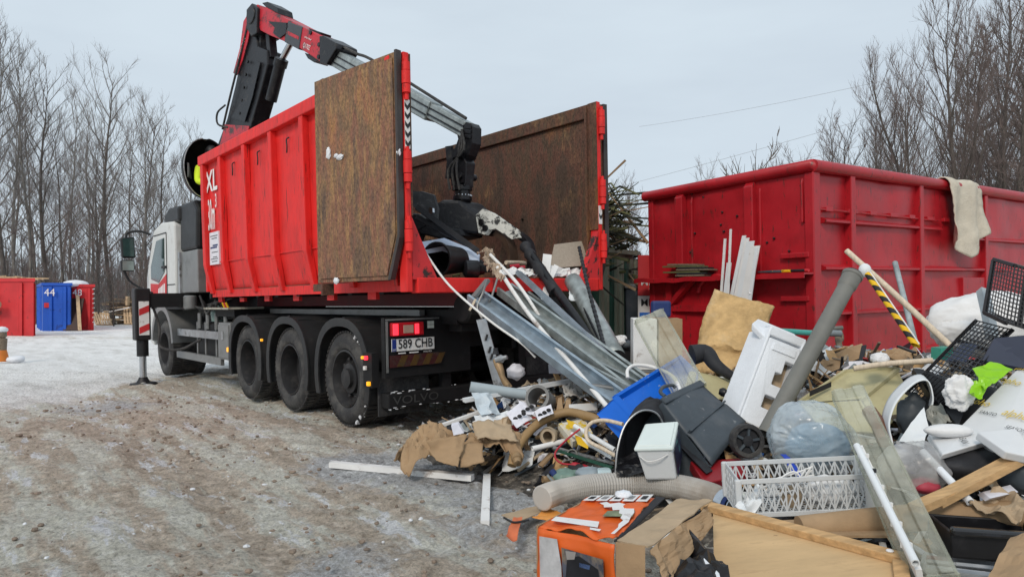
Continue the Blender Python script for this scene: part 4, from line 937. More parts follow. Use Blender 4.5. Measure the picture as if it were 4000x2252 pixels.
kp('valve_cover', plate([(676, 14), (690, 11), (716, 26), (719, 42), (690, 28)], .12, .24), m_blk2, ob, bevel=.01)
kp('boom_lug', plate([(700, 62), (746, 66), (744, 92), (728, 104), (712, 92), (716, 78)], .16, .02), m_blk2, ob)
kp('lower_bracket', plate([(782, 138), (796, 144), (816, 156), (806, 162), (790, 152)], .10, .2), m_blk2, ob)
kp('boom_hump', plate([(790, 76), (820, 86), (818, 92), (786, 80)], .08, .16), m_blk2, ob)
bd = (CP(833, 99) - CP(721, 43)).normalized()
text('model_letters', 'Q170Z', CP(795, 125, .147), bd, crn.cross(bd), .092, m_wtxt, ob, wide=.72)
kp('script_logo', MB().tube([CP(790 + i * 1.3, 100.5 + i * .65 + 2.2 * math.sin(i * 1.9), .147) for i in range(14)], .004, 4), m_wtxt, ob)
for u, v in ((826, 120), (825, 150), (745, 76), (805, 90), (670, 66)): kp('pivot_bolt', MB().tube([CP(u, v, .14), CP(u, v, .158)], .028, 10), m_blk2, ob)
def tele(name, ua, va, ub, vb, w, h, parent=None):
    a, b = CP(ua, va), CP(ub, vb); d = (b - a).normalized(); up = crn.cross(d)
    if up.z < 0: up = -up
    o = kp(name, MB().obox(a - crn * (w / 2) - up * h / 2, b - a, crn * w, up * h), m_galv, parent, bevel=.012)
    for f in (.18, -.22): kp('boom_edge', MB().obox(a + crn * (w / 2) + up * h * f - up * .008, b - a, crn * .012, up * .016), m_blk2, o)
    return o
tele('telescopic_boom', 850, 148, 1090, 283, .20, .215)
tele('inner_boom', 1080, 276, 1176, 328, .15, .17)
kp('hose_line', MB().tube(bez([CP(870, 120, .05), CP(905, 138, .05), CP(955, 160, .05), CP(1180, 300, .05)], 16), .018, 6), m_rub)
# grapple
kp('tip_link', plate([(1154, 318), (1168, 306), (1194, 312), (1200, 322), (1199, 362), (1188, 392), (1172, 408), (1150, 402), (1152, 380), (1162, 352)], .065, .13), m_blk2, bevel=.008)
for k in range(3): kp('link_cover', plate([(1178, 316 + k * 12), (1196, 318 + k * 12), (1196, 327 + k * 12), (1178, 325 + k * 12)], .078, .013), m_blk2)
kp('link_pin', MB().tube([CP(1166, 390, .14), CP(1166, 390, -.14)], .05, 12), m_blk2, smooth=40)
kp('rotator_link', plate([(1146, 386), (1160, 376), (1176, 396), (1184, 410), (1180, 440), (1178, 470), (1146, 470), (1140, 420)], .07, .14), m_blk2, bevel=.01)
kp('link_side_plate', plate([(1136, 372), (1150, 370), (1156, 400), (1150, 452), (1136, 452), (1140, 410)], .10, .03), m_blk2); kp('link_side_plate', plate([(1166, 420), (1186, 424), (1184, 462), (1164, 462)], .09, .02), m_blk2)
for k in range(3): kp('grapple_hose', MB().tube(bez([CP(1176, 330 + 6 * k, .09), CP(1186 - 6 * k, 380, .12), CP(1150 + 10 * k, 430, .13), CP(1148 + 12 * k, 480, .1)], 12), .014, 6), m_rub)
kp('rotator_pin', MB().tube([CP(1174, 444, .12), CP(1174, 444, -.12)], .035, 12), m_blk2, smooth=40)
gl = CP(1162, 470); gs = gl.y / FPX
def gp(u, v, off=0.): return W(u, v, gl.y) + crn * off
kp('rotator', MB().lathe(gp(1162, 508), ZUP, [(0, .085), (.02, .105), (.06, .105), (.065, .09), (.12, .09), (.125, .11), (.17, .11), (.175, .09), (.21, .09)], 20, True), m_blk2, smooth=35)
for k in range(9):
    an = -k * math.pi / 8; kp('flange_bolt', MB().lathe(gp(1162, 508) + V((math.cos(an) * .094, math.sin(an) * .094, .062)), ZUP, [(0, .011), (.014, .011)], 6, True), m_chrome)
gb = kp('grapple_body', MB().prism([gp(u, v, .17) for u, v in ((1138, 506), (1184, 506), (1206, 526), (1236, 546), (1242, 580), (1228, 594), (1150, 582), (1112, 572), (1104, 548), (1112, 520))], -crn * .34), m_blk2, bevel=.04)
kp('left_arm', MB().prism([gp(u, v, .23) for u, v in ((1040, 486), (1100, 487), (1130, 496), (1140, 530), (1138, 560), (1116, 556), (1086, 528), (1060, 512), (1040, 512))], -crn * .03), nmat('worn_steel', (.06, .062, .066), .5, .2, var=.35, vs=14, dirt=(.14, .14, .14), da=.32, ds=14), gb)
kp('arm_bolt', MB().tube([gp(1127, 536, .23), gp(1127, 536, .255)], .045, 6), m_chrome, gb)
m_worn = nmat('worn_white', (.62, .62, .57), .6, var=.12, vs=9, dirt=(.03, .03, .03), da=.46, ds=14, soft=.08)
ra = kp('right_arm', MB().prism([gp(u, v, .20) for u, v in ((1229, 545), (1246, 530), (1270, 540), (1306, 565), (1330, 582), (1336, 600), (1318, 604), (1278, 578), (1262, 582), (1253, 594), (1236, 588))], -crn * .05), m_worn, gb)
for u, v in ((1244, 562), (1254, 577)): kp('arm_pin', MB().tube([gp(u, v, .20), gp(u, v, .225)], .035, 12), m_blk, gb)
def tine(pts, w, t):
    c = bez([gp(u, v, o) for u, v, o in pts], 14); rg = []
    for i, p in enumerate(c):
        d = (c[min(i + 1, 14)] - c[max(i - 1, 0)]).normalized(); n = crn.cross(d).normalized(); k = 1 - .55 * (i / 14)
        rg.append([p - crn * w / 2 - n * t * k, p + crn * w / 2 - n * t * k, p + crn * w / 2 + n * t * k, p - crn * w / 2 + n * t * k])
    return MB().rings(rg, True, True)
for i, (pts, w) in enumerate([(((1318, 590, .1), (1344, 612, .1), (1352, 650, .1), (1346, 690, .1)), .10), (((1262, 586, .06), (1286, 606, .06), (1296, 640, .05), (1290, 684, .04)), .12), (((1242, 584, -.1), (1262, 604, -.1), (1270, 640, -.1), (1262, 684, -.1)), .10), (((1110, 556, .12), (1082, 580, .12), (1070, 620, .12), (1078, 670, .12)), .12), (((1118, 560, -.1), (1100, 590, -.1), (1096, 630, -.1), (1106, 680, -.1)), .12)]):
    kp('tine', tine(pts, w, .035), m_blk2 if i != 1 else nmat('rusty_tine', (.075, .045, .030), .6, var=.3), gb, smooth=40)
kp('grapple_shell', MB().prism([gp(u, v, .19) for u, v in ((1050, 540), (1080, 540), (1126, 570), (1190, 578), (1200, 596), (1150, 606), (1090, 592), (1060, 574))], -crn * .3), m_blk2, gb, bevel=.02)
# operator seat with its black wind shell
sc_ = W(518, 424, 10.75)
so_ = TM.inverted() @ sc_
seat = kp('operator_seat', MB().prism([T(so_.x - .35, so_.y - .40, so_.z - .36), T(so_.x + .15, so_.y - .40, so_.z - .36), T(so_.x + .15, so_.y - .40, so_.z - .46), T(so_.x - .35, so_.y - .40, so_.z - .46)], (T(0, .45, 0) - T(0, 0, 0))), m_blk, bevel=.03)
sh = MB(); Mx = TM.to_3x3()
def shell(u, v):            # quarter-open egg, its mouth to the rear
    th, ph = math.pi * (.04 + .92 * v), math.pi * (u - .5) * 1.05
    return sc_ + Mx @ V((math.sin(th) * math.cos(ph) * .44, math.sin(th) * math.sin(ph) * .34, math.cos(th) * .47))
sh.grid(shell, 18, 18); s_o = kp('wind_shell', sh, m_bplas, seat, solid=.02, smooth=60)
kp('shell_rim', MB().tube([shell(1, k / 24) for k in range(25)], .009, 6), m_alu, seat); kp('shell_rim', MB().tube([shell(0, k / 24) for k in range(25)], .012, 6), m_blk, seat)
kp('shell_window', MB().prism([sc_ + Mx @ V(p) for p in ((.20, .20, .10), (.20, .205, -.12), (.40, .10, -.12), (.36, .14, .10))], Mx @ V((0, .02, 0))), nmat('shell_pane', (.5, .52, .53), .3), seat)
kp('seat_post', MB().tube([T(so_.x, so_.y - .2, 1.3), T(so_.x - .1, so_.y - .2, so_.z - .4)], .09, 10), m_blk, seat)
kp('step_ladder', MB().beam(T(so_.x - .3, so_.y - .02, so_.z - .45), T(so_.x - .3, so_.y - .02, 1.5), .05, .12), m_blk, seat)

# the operator: a small crouched figure in the seat
def person(label, joints, edges, radii, M, hair):
    me = bpy.data.meshes.new('person'); me.from_pydata([tuple(j) for j in joints], edges, [])
    o = bpy.data.objects.new('person', me); C.objects.link(o); o.matrix_world = M; ROOT[o.name] = M
    sk = o.modifiers.new('skin', 'SKIN'); sk.use_smooth_shade = True
    for i, r in enumerate(radii): me.skin_vertices[0].data[i].radius = (r, r)
    me.skin_vertices[0].data[0].use_root = True
    sb = o.modifiers.new('sub', 'SUBSURF'); sb.levels = 1; sb.render_levels = 2
    tag(o, label, 'person'); return o
J = [(0, 0, .0), (.02, 0, .25), (.06, 0, .48), (.08, 0, .58), (-.02, .12, -.02), (-.42, .13, .0), (-.44, .13, -.42), (-.56, .13, -.46), (-.02, -.12, -.02), (-.42, -.13, .0), (-.44, -.13, -.42), (-.56, -.13, -.46), (.06, .20, .45), (-.10, .26, .22), (-.34, .16, .20), (.06, -.20, .45), (-.10, -.26, .22), (-.34, -.16, .20)]
E = [(0, 1), (1, 2), (2, 3), (0, 4), (4, 5), (5, 6), (6, 7), (0, 8), (8, 9), (9, 10), (10, 11), (2, 12), (12, 13), (13, 14), (2, 15), (15, 16), (16, 17)]
RD = [.15, .14, .13, .06, .10, .075, .055, .05, .10, .075, .055, .05, .075, .055, .045, .075, .055, .045]
PM = TM @ Matrix.Translation(V((so_.x - .02, so_.y - .10, so_.z - .46)))
op = person('crane operator in a yellow hi-vis jacket, seated inside the black shell', J, E, RD, PM, None)
op.data.materials.append(m_hiv)
hd = MB().ball((.05, 0, .70), .10, .085, .125, 16, 12, lambda d: 1 + (.10 if d.x < -.9 and abs(d.z) < .3 else 0)).build('head', m_skin, op, local=True, smooth=80)
MB().ball((.06, 0, .74), .115, .10, .11, 16, 8).build('knit_cap', m_blk, op, local=True, smooth=80)
for s in (-1, 1):
    MB().ball((-.042, s * .035, .72), .012, .014, .009, 8, 6).build('eye', m_btxt, op, local=True)
    MB().ball((.05, s * .086, .70), .02, .012, .03, 8, 6).build('ear', m_skin, op, local=True)
    hb = MB().ball((-.37, s * .15, .20), .045, .03, .04, 10, 6)
    for k in range(4): hb.tube(bez([(-.40, s * (.125 + .018 * k), .215), (-.45, s * (.125 + .018 * k), .205), (-.455, s * (.125 + .018 * k), .18)], 4), .009, 6)
    hb.tube([(-.38, s * .115, .20), (-.42, s * .105, .19)], .010, 6); hb.build('hand', m_skin, op, local=True, smooth=80)
MB().tube([(-.055, 0, .70), (-.072, 0, .685)], [.012, .016], 6).build('nose', m_skin, op, local=True); MB().ball((-.045, 0, .652), .008, .024, .006, 8, 6).build('mouth', nmat('lip', (.3, .12, .1), .5), op, local=True)
for z in (.10, .22): MB().lathe((.02, 0, z), ZUP, [(0, .148), (.04, .146)], 18).build('reflective_band', m_wpt, op, local=True)

# ------------------------------------------------------------------ dark red skip behind the heap
Sx, Sy = V((.838, .545, .019)).normalized(), V((-.545, .838, -.004)); Sy = (Sy - Sx * Sy.dot(Sx)).normalized(); Sz = Sx.cross(Sy)
S0 = V((3.155, 7.1, 0))
SM = Matrix(((Sx.x, Sy.x, Sz.x, S0.x), (Sx.y, Sy.y, Sz.y, S0.y), (Sx.z, Sy.z, Sz.z, S0.z), (0, 0, 0, 1)))
SI = SM.inverted()
skip = thing('open_skip', 'tall dark red dented skip with a pipe rim behind the rubbish', 'skip', M=SM)
def skp(name, mb, m=None, parent=None, **kw): return mb.build(name, m or m_red2, parent or skip, local=True, **kw)
def hit(u, v, n0, ax):
    o = SI @ V((0, 0, H)); d = (SI.to_3x3() @ (W(u, v, 1.0) - V((0, 0, H))))
    t = (n0 - o[ax]) / d[ax]; return o + d * t
def EF(u, v, off=0.): return hit(u, v, -off, 0)      # end face, x = 0
def LF(u, v, off=0.): return hit(u, v, -off, 1)      # long face, y = 0
SH, SW, SLn = 2.64, 2.33, 6.2
def dent(p, s): return .035 * noise.noise(p * 1.3 + V((s, 0, 0))) + .014 * noise.noise(p * 3.1 + V((0, s, 0)))
skp('end_wall', MB().grid(lambda u, v: V((dent(V((0, u * SW, v * SH)), 3), u * SW, .10 + v * (SH - .1))), 30, 30), solid=.006, smooth=50)
skp('long_wall', MB().grid(lambda u, v: V((u * SLn, dent(V((u * SLn, 0, v * SH)), 8) + .01, .10 + v * (SH - .1))), 60, 30), solid=.006, smooth=50)
skp('far_wall', MB().box(0, SLn, SW - .006, SW, .1, SH)); skp('front_wall', MB().box(SLn - .006, SLn, 0, SW, .1, SH)); skp('floor', MB().box(0, SLn, 0, SW, .08, .12))
rr_ = .065
skp('rim_pipe', MB().tube([(-.03, SW + .08, SH), (-.03, -.03, SH + .01), (.0, -.03, SH + .01)], rr_, 14), smooth=60)
skp('rim_pipe', MB().tube([(-.03, -.03, SH + .01), (SLn, -.03, SH)], rr_, 14), smooth=60)
skp('rim_pipe', MB().tube([(-.03, SW + .03, SH), (SLn, SW + .03, SH)], rr_, 10), smooth=60)
skp('corner_post', MB().box(-.035, .09, -.04, .07, .06, SH - .05), bevel=.012)
skp('corner_post', MB().box(-.03, .07, SW - .06, SW + .03, .06, SH - .05), bevel=.012)
def vrib_end(u, v0, v1, w, d):
    p, q = EF(u, v0), EF(u, v1); y = p.y; skp('rib', MB().prism([(0.02, y - w / 2, q.z), (-d, y - w / 2, q.z), (-d, y - w / 2, p.z - .10), (.0, y - w / 2, p.z)], (0, w, 0)), bevel=.01)
vrib_end(1716, 478, 695, .12, .09); vrib_end(1892, 448, 695, .12, .09); vrib_end(2018, 436, 560, .025, .03)
vrib_end(1740, 490, 690, .03, .03); vrib_end(1912, 460, 690, .03, .03)
def vrib_long(u, v0, v1, w, d):
    p, q = LF(u, v0), LF(u, v1); x = p.x; skp('rib', MB().prism([(x - w / 2, .03, q.z), (x - w / 2, -d, q.z), (x - w / 2, -d, p.z - .02), (x - w / 2, .03, p.z)], (w, 0, 0)), bevel=.008)
vrib_long(2132, 440, 980, .085, .06); vrib_long(2305, 462, 960, .085, .06); vrib_long(2468, 490, 940, .085, .06)
def hrib(v, u0, u1, d=.05, h=.055):
    a, b = LF(u0, v), LF(u1, v); z = LF(2065, v).z
    skp('rail', MB().prism([(a.x, .03, z - h), (a.x, -d, z - h * .7), (a.x, -d, z - .015), (a.x, .03, z + .02)], (b.x - a.x, 0, 0)))
hrib(549, 2066, 2360); hrib(668, 2066, 2535); hrib(783, 2066, 2410); hrib(898, 2066, 2420); hrib(572, 2400, 2580)
z = LF(2065, 527).z
for i in range(7):
    x = .18 + i * .42; skp('hinge_stub', MB().box(x, x + .13 + .05 * (i % 2), -.045, .01, z - .02, z + .025), bevel=.006)
skp('hinge_rod', MB().tube([(.05, -.03, z), (2.6, -.03, z - .015)], .012, 6))
p = LF(2412, 690); q = LF(2540, 905); skp('cover_plate', MB().box(p.x, q.x + .3, -.045, .02, q.z, LF(2412, 690).z - .04), bevel=.006)
# end face lower half: shelf, recess, braces
zs = EF(1830, 693).z
skp('shelf', MB().grid(lambda u, v: V((-.20 * v, -.03 + u * (SW + .16), zs + (.022 * noise.noise(V((u * 9, 0, 2))) if v > .5 else 0) - .012)), 40, 2), solid=.018)
skp('shelf_lip', MB().grid(lambda u, v: V((-.20, -.03 + u * (SW + .16), zs - .012 + .022 * noise.noise(V((u * 9, 0, 2))) - .045 * v)), 40, 1), solid=.012)
a, b = EF(1747, 694, .1), EF(1688, 765, .03); skp('brace', MB().beam(a, b, .06, .09, V((1, 0, 0))))
a, b = EF(1688, 772), EF(1800, 772); skp('cross_bar', MB().box(-.06, .02, min(a.y, b.y), max(a.y, b.y), a.z - .05, a.z + .03))
a = EF(1688, 770); skp('rib', MB().box(-.06, .02, a.y - .05, a.y + .05, .1, zs - .02))
for v in (644, 750):
    a, b = EF(1968, v), EF(2040, v); skp('hand_bar', MB().box(-.05, .02, min(a.y, b.y), max(a.y, b.y), a.z - .03, a.z + .025), bevel=.008)
arc = [EF(1756 + 44 * (1 - math.cos(t)) , 735 - 42 * math.sin(t), .03) for t in np.linspace(0, 2.2, 10)]
skp('arched_bar', MB().tube(arc, .03, 8), smooth=60)
skp('skid', MB().box(-.02, SLn, .2, .34, -.03, .09)); skp('skid', MB().box(-.02, SLn, SW - .34, SW - .2, -.05, .09))
for k in range(14):
    rq = random.Random(k); p = EF(rq.uniform(1660, 2000), rq.uniform(470, 640), .0); mb = MB().lathe(p + V((.0, 0, 0)), V((-1, 0, 0)), [(0, .012), (.02, .012), (.026, .006)], 7, True); skp('bolt_head', mb, m_blk)

# towel thrown over the rim
p0, p1 = LF(2358, 460), LF(2440, 475); x0, x1 = p0.x, p1.x - .02
def towel(u, v):
    L = 1.28 * (1 - .22 * abs(u - .42) * 2) ; s = v * L - .22
    x = lerp(x0, x1, u) + (.13 * v * (u + .35)) - .03 * math.sin(u * 9) * v
    if s < 0: y, zz = .09 - (s + .22) * .3, SH + .055 + s * .9
    elif s < .14: an = s / .14 * math.pi; y, zz = -.03 + .085 * math.cos(an), SH + .01 + .088 * math.sin(an)
    else: y, zz = -.118 - .02 * v, SH + .01 - (s - .14)
    y -= .045 * math.sin(u * 11 + v * 2) * (.3 + v) + .028 * fnoise((u * 3, v * 3, 1), 1.4)
    return SM @ V((x, y, zz))
solo('towel', 'beige towel hung over the pipe rim of the dark red skip', 'towel', MB().grid(towel, 26, 40), m_cloth, solid=.012, smooth=60)
# things on the shelf
def SW_(p): return SM @ V(p)
rq = random.Random(4)
mb = MB()
for i in range(7):
    y = 1.55 + rq.uniform(-.1, .15); mb.cur = i % 3; mb.beam(SW_((-.10, y - rq.uniform(.2, .34), zs + .012 + i * .022)), SW_((-.10, y + rq.uniform(.2, .3), zs + .02 + i * .024)), .16, .018)
solo('scrap_boards', 'small stack of dark scrap boards on the skip shelf', 'boards', mb, [m_woodo, m_bmatt, nmat('olive_scrap', (.12, .12, .05), .7)])
for i, (u, l, m, nm, lb) in enumerate([(1935, .3, m_gpl, 'screwdriver', 'dark screwdriver-like rod on the skip shelf beside the yellow one'), (1965, .22, m_yel, 'screwdriver', 'yellow-handled tool lying on the skip shelf'), (1995, .26, m_blk, 'tool_bar', 'black bar on the skip shelf beside the yellow-handled tool'), (2022, .10, m_far_red, 'red_block', 'small red block at the corner end of the skip shelf')]):
    p = EF(u, 688, .09); p.z = zs + .02
    solo(nm, lb, 'tool', MB().tube([SM @ (p - V((0, l / 2, 0))), SM @ (p + V((.01, 0, .002))), SM @ (p + V((0, l / 2, .004)))], [.016, .016, .008], 8), m)
# white vinyl strips standing against the end face
for i, (ua, va, ub, vb, w) in enumerate([(1835, 770, 1872, 592, .05), (1846, 770, 1880, 598, .05), (1858, 770, 1888, 606, .10), (1872, 770, 1900, 618, .12), (1884, 770, 1904, 622, .04), (1812, 770, 1824, 600, .03), (1822, 770, 1834, 660, .06), (1830, 770, 1838, 576, .025)]):
    a, b = SM @ EF(ua, va, .26 + .01 * i), SM @ EF(ub, vb, .21 + .01 * i); d = b - a; y = Sy * -w
    solo('vinyl_strip', 'white vinyl strip standing in a bundle against the skip end', 'strip', MB().obox(a - y / 2, d, y, Sx * -.012), m_wpt if i % 2 else m_wpl, 'white strips leaning on the skip end')
a, b = SM @ EF(1886, 740, .3), SM @ EF(1878, 716, .22); solo('white_stick', 'short white stick beside the tan mat under the skip shelf', 'stick', MB().tube([a, b + ZUP * .05], .014, 6), m_wpt)

# ------------------------------------------------------------------ behind: green skip, grey bin, sign, brush heap
g0, g1 = W(1480, 700, 8.9), W(1592, 700, 9.9); g0.z = g1.z = 0; gd = (g1 - g0).normalized(); gn = V((gd.y, -gd.x, 0))
gsk = thing('skip', 'dark green corrugated skip filled with branches behind the truck', 'skip', g0)
gh = 1.90; gw = (g1 - g0).length
MB().obox(g0, gd * gw, -gn * 2.2, ZUP * .1).build('floor', m_green, gsk)
MB().obox(g0 + ZUP * .1, gd * gw, -gn * .04, ZUP * (gh - .1)).build('wall', m_green, gsk)
MB().obox(g0 - gn * 2.2 + ZUP * .1, gd * gw, gn * .04, ZUP * (gh - .1)).build('wall', m_green, gsk)
MB().obox(g0 + ZUP * .1 - gn * .05, gd * .04, -gn * 2.1, ZUP * (gh - .1)).build('wall', m_green, gsk); MB().obox(g1 + ZUP * .1 - gn * .05, -gd * .04, -gn * 2.1, ZUP * (gh - .1)).build('wall', m_green, gsk)
for i in range(9):
    q = g0 + gd * (gw * (i + .3) / 9); MB().prism([q, q + gn * .07 + gd * .03, q + gn * .07 + gd * .10, q + gd * .13], ZUP * (gh - .06)).build('rib', m_green if i % 3 else m_dgrn, gsk)
MB().obox(g0 + ZUP * gh - gd * .05 - gn * .06, gd * (gw + .1), gn * .15, ZUP * .06).build('top_rail', m_green, gsk)
bq = W(1594, 830, 9.5); bq.z = 0
gbn = thing('wheeled_bin', 'tall dark grey bin between the green skip and the sign', 'bin', bq)
MB().prism([bq + V((-.10, 0, .05)), bq + V((.36, 0, .05)), bq + V((.38, 0, 1.42)), bq + V((-.12, 0, 1.42))], (0, .5, 0)).build('body', m_gpl, gbn, bevel=.02)
MB().obox(bq + V((-.14, -.04, 1.42)), (.54, 0, 0), (0, .6, 0), (0, 0, .06)).build('lid', m_gbox, gbn, bevel=.015)
sq = W(1604, 790, 9.3); sg = thing('sign', 'red and white METALL sign behind the end of the dark red skip', 'sign', V((sq.x, sq.y, 0)))
sdx = V((.55, -.03, 0)); so = V((sq.x, sq.y, 0))
for k in (.03, .48): MB().tube([so + V((k, .05, 0)), so + V((k, .05, 1.9))], .025, 8).build('post', m_gbox, sg)
MB().obox(so + ZUP * 1.32, sdx, (0, .03, 0), ZUP * .55).build('red_board', m_far_red, sg); MB().obox(so + ZUP * .82, sdx, (0, .03, 0), ZUP * .495).build('white_board', m_wpt, sg)
text('sign_letters', 'METALL', so + V((.27, -.02, 1.50)), sdx, ZUP, .135, m_wtxt, sg, bold=.006); text('sign_letters', 'TASUTA', so + V((.33, -.02, 1.38)), sdx, ZUP, .10, m_wtxt, sg)
text('sign_letters', 'METALL', so + V((.27, -.02, 1.22)), sdx, ZUP, .135, m_btxt, sg, bold=.006)
MB().obox(so + V((.02, -.012, .93)), sdx * .8, (0, .008, 0), ZUP * .16).build('blue_panel', nmat('sign_blue', (.02, .16, .62), .5), sg); MB().obox(so + V((.05, -.02, .97)), sdx * .12, (0, .008, 0), ZUP * .06).build('red_mark', m_far_red, sg)
mb = MB(); rq = random.Random(77)
for i in range(1500):
    u, f = rq.random(), rq.random(); base = lerp(g0, g1, u * 1.3 - .15) - gn * rq.uniform(.1, 2.6)
    zt = 1.6 + (1.35 - 1.2 * abs(u - .72)) * f; p = V((base.x, base.y, zt)); L = rq.uniform(.2, .8)
    d = V((rq.uniform(-1, 1), rq.uniform(-1, 1), rq.uniform(-.25, .5))).normalized() * L; mb.cur = 0 if rq.random() < .5 else (1 if rq.random() < .8 else 2)
    mb.tube([p - d, p + V((0, 0, rq.uniform(-.08, .08))), p + d], [rq.uniform(.012, .028), .013, .006], 4, False)
o = mb.build('brush_heap', [nmat('dark_brush', (.030, .034, .024), .9, var=.4), nmat('green_sticks', (.12, .125, .055), .8, var=.3), nmat('straw_sticks', (.28, .19, .11), .8)]); tag(o, 'tangled heap of cut branches piled over the green skip', 'branches', kind='stuff')

# ------------------------------------------------------------------ the rubbish heap: a low mound of scraps that carries the big things
BUMPS = [(.35, 6.15, .42, .75, .55), (-.25, 5.6, .14, .55, .4), (1.1, 5.5, .34, .7, .7), (2.0, 5.3, .48, .9, .9), (3.0, 4.9, .52, 1.0, 1.0), (3.1, 6.2, .38, 1.2, .9), (1.9, 4.2, .20, .8, .6), (2.4, 3.6, .12, .7, .6),
         (3.0, 3.6, .34, .7, .7), (2.5, 2.9, .06, .5, .4), (1.0, 4.6, .10, .5, .4), (3.8, 4.4, .35, .8, .9), (.5, 5.2, .12, .5, .4)]
def hm(x, y): return sum(A * math.exp(-((x - cx) / sx) ** 2 - ((y - cy) / sy) ** 2) for cx, cy, A, sx, sy in BUMPS)
def mound(u, v):
    x, y = -.9 + u * 6.2, 2.4 + v * 5.6; h = hm(x, y)
    return V((x, y, h - .06 + .05 * fnoise((x, y, 0), 5, 4) * min(1, h * 6)))
m_heap = nmat('heap_filth', (.075, .068, .06), .9, var=.5, vs=14, dirt=(.22, .20, .17), da=.42, ds=16, bump=.6, bs=40)
o = MB().grid(mound, 90, 80).build('rubbish_mound', m_heap); tag(o, 'dark trodden base of the rubbish heap beneath the larger scrap', 'rubbish', kind='stuff')
SC = [m_wpt, m_wpl, m_bmatt, m_card, m_galv, m_woodo, m_gpl, m_paper, m_wood, m_bplas, m_alu, nmat('scrap_red', (.35, .03, .03), .6), nmat('scrap_blue', (.03, .12, .4), .6), nmat('scrap_tan', (.40, .32, .22), .8, var=.3)]
SCW = [9, 6, 9, 8, 6, 8, 6, 5, 5, 7, 4, 1, 1, 7]
mb = MB(); rs = random.Random(99)
for i in range(3600):
    x, y = rs.uniform(-.8, 4.6), rs.uniform(2.7, 7.3); h = hm(x, y)
    if h < .05 and (x < .3 or rs.random() > .06): continue
    if h < .10 and rs.random() > .55: continue
    if y > 7.0 + (x - 3) * .6 and x > 2.2: continue
    mb.cur = rs.choices(range(len(SC)), SCW)[0]
    p = V((x, y, h + rs.uniform(-.03, .05))); t = rs.random(); d = V((rs.uniform(-1, 1), rs.uniform(-1, 1), rs.uniform(-.5, .5))).normalized(); L = rs.uniform(.03, .16)
    if t < .38: mb.beam(p - d * L, p + d * L, rs.uniform(.008, .05), rs.uniform(.004, .015))
    elif t < .58: mb.tube([p - d * L, p + d * L * .3 + V((0, 0, .02)), p + d * L], rs.uniform(.005, .017), 5)
    elif t < .80:
        e = d.orthogonal().normalized() * rs.uniform(.03, .10); d2 = d * rs.uniform(.05, .13); k = V((0, 0, rs.uniform(.0, .05)))
        mb.add([p - d2 - e, p + d2 - e + k, p + d2 + e, p - d2 + e - k, p + k * 1.4], [(0, 1, 4), (1, 2, 4), (2, 3, 4), (3, 0, 4)])
    else: mb.ball(p, rs.uniform(.02, .07), rs.uniform(.02, .06), rs.uniform(.015, .05), 7, 5, lambda q: 1 + .5 * noise.noise(q * 2 + p))
for i in range(1400):          # longer slats, strips and torn sheets, thickest under the tailgate and at the right edge
    t = rs.random()
    if t < .5: x, y = rs.gauss(.35, .55), rs.gauss(5.6, .4)
    elif t < .8: x, y = rs.gauss(3.1, .5), rs.gauss(4.3, .8)
    else: x, y = rs.uniform(1., 3.8), rs.uniform(3.0, 6.)
    h = hm(x, y)
    if h < .07 or (y > 6.4 and x > 2.0) or (y > 6.1 + x * .9): continue
    mb.cur = rs.choices(range(len(SC)), SCW)[0]; p = V((x, y, h + rs.uniform(-.01, .03)))
    d = V((rs.uniform(-1, 1), rs.uniform(-.7, .7), rs.uniform(-.3, .3))).normalized(); L = rs.uniform(.08, .22)
    if rs.random() < .62: mb.beam(p - d * L, p + d * L, rs.uniform(.01, .035), rs.uniform(.003, .012), V((rs.uniform(-.5, .5), rs.uniform(-.5, .5), 1)))
    else:
        e = d.orthogonal().normalized() * rs.uniform(.03, .09); d2 = d * rs.uniform(.05, .13); f = V((0, 0, .025)); kk = rs.random() * 9
        mb.grid(lambda u, v: p + d2 * (2 * u - 1) * (1 + .3 * noise.noise(V((v * 3, kk, 0)))) + e * (2 * v - 1) * (1 + .3 * noise.noise(V((u * 3, kk, 1)))) + f * 2 * noise.noise(V((u * 2.5, v * 2.5, kk))), 4, 4)
o = mb.build('small_scraps', SC); tag(o, 'countless small scraps of plastic, wood, paper and metal in the heap', 'scraps', kind='stuff')

def P(u, v, Y): return W(u, v, Y)
def PL(*a): return [W(*p) for p in a]
def rod(name, label, cat, pts, r, m, n=10, seg=None, group=None, **kw):
    q = PL(*pts); q = bez(q, seg or 8 * (len(q) - 1)) if len(q) > 2 else q
    return solo(name, label, cat, MB().tube(q, r, n), m, group, smooth=50, **kw)
def board(name, label, cat, p0, p1, w, h, m, up=ZUP, group=None, **kw):
    return solo(name, label, cat, MB().beam(W(*p0), W(*p1), w, h, up), m, group, **kw)
def hollow(name, label, cat, p0, p1, r, m, ri=None, **kw):
    return solo(name, label, cat, MB().pipe(W(*p0), W(*p1), r, ri or r * .86, 20), m, smooth=50, **kw)
def uch(name, label, p0, p1, w, h, t, m, roll=0., group=None):
    a, b = W(*p0), W(*p1); d = (b - a).normalized(); s = d.cross(ZUP).normalized(); up = s.cross(d)
    s, up = s * math.cos(roll) + up * math.sin(roll), up * math.cos(roll) - s * math.sin(roll)
    mb = MB(); L = b - a
    mb.obox(a - s * w / 2, L, s * w, up * t)
    mb.obox(a - s * w / 2 + up * t, L, s * t, up * h); mb.obox(a + s * (w / 2 - t) + up * t, L, s * t, up * h)
    mb.obox(a - s * (w / 2 - t) + up * h, L, s * .018, up * t); mb.obox(a + s * (w / 2 - t - .018) + up * h, L, s * .018, up * t)
    return solo(name, label, 'channel', mb, m, group)
def slab(name, label, cat, pts, vec, m, **kw):
    return solo(name, label, cat, MB().prism(PL(*pts), vec), m, **kw)
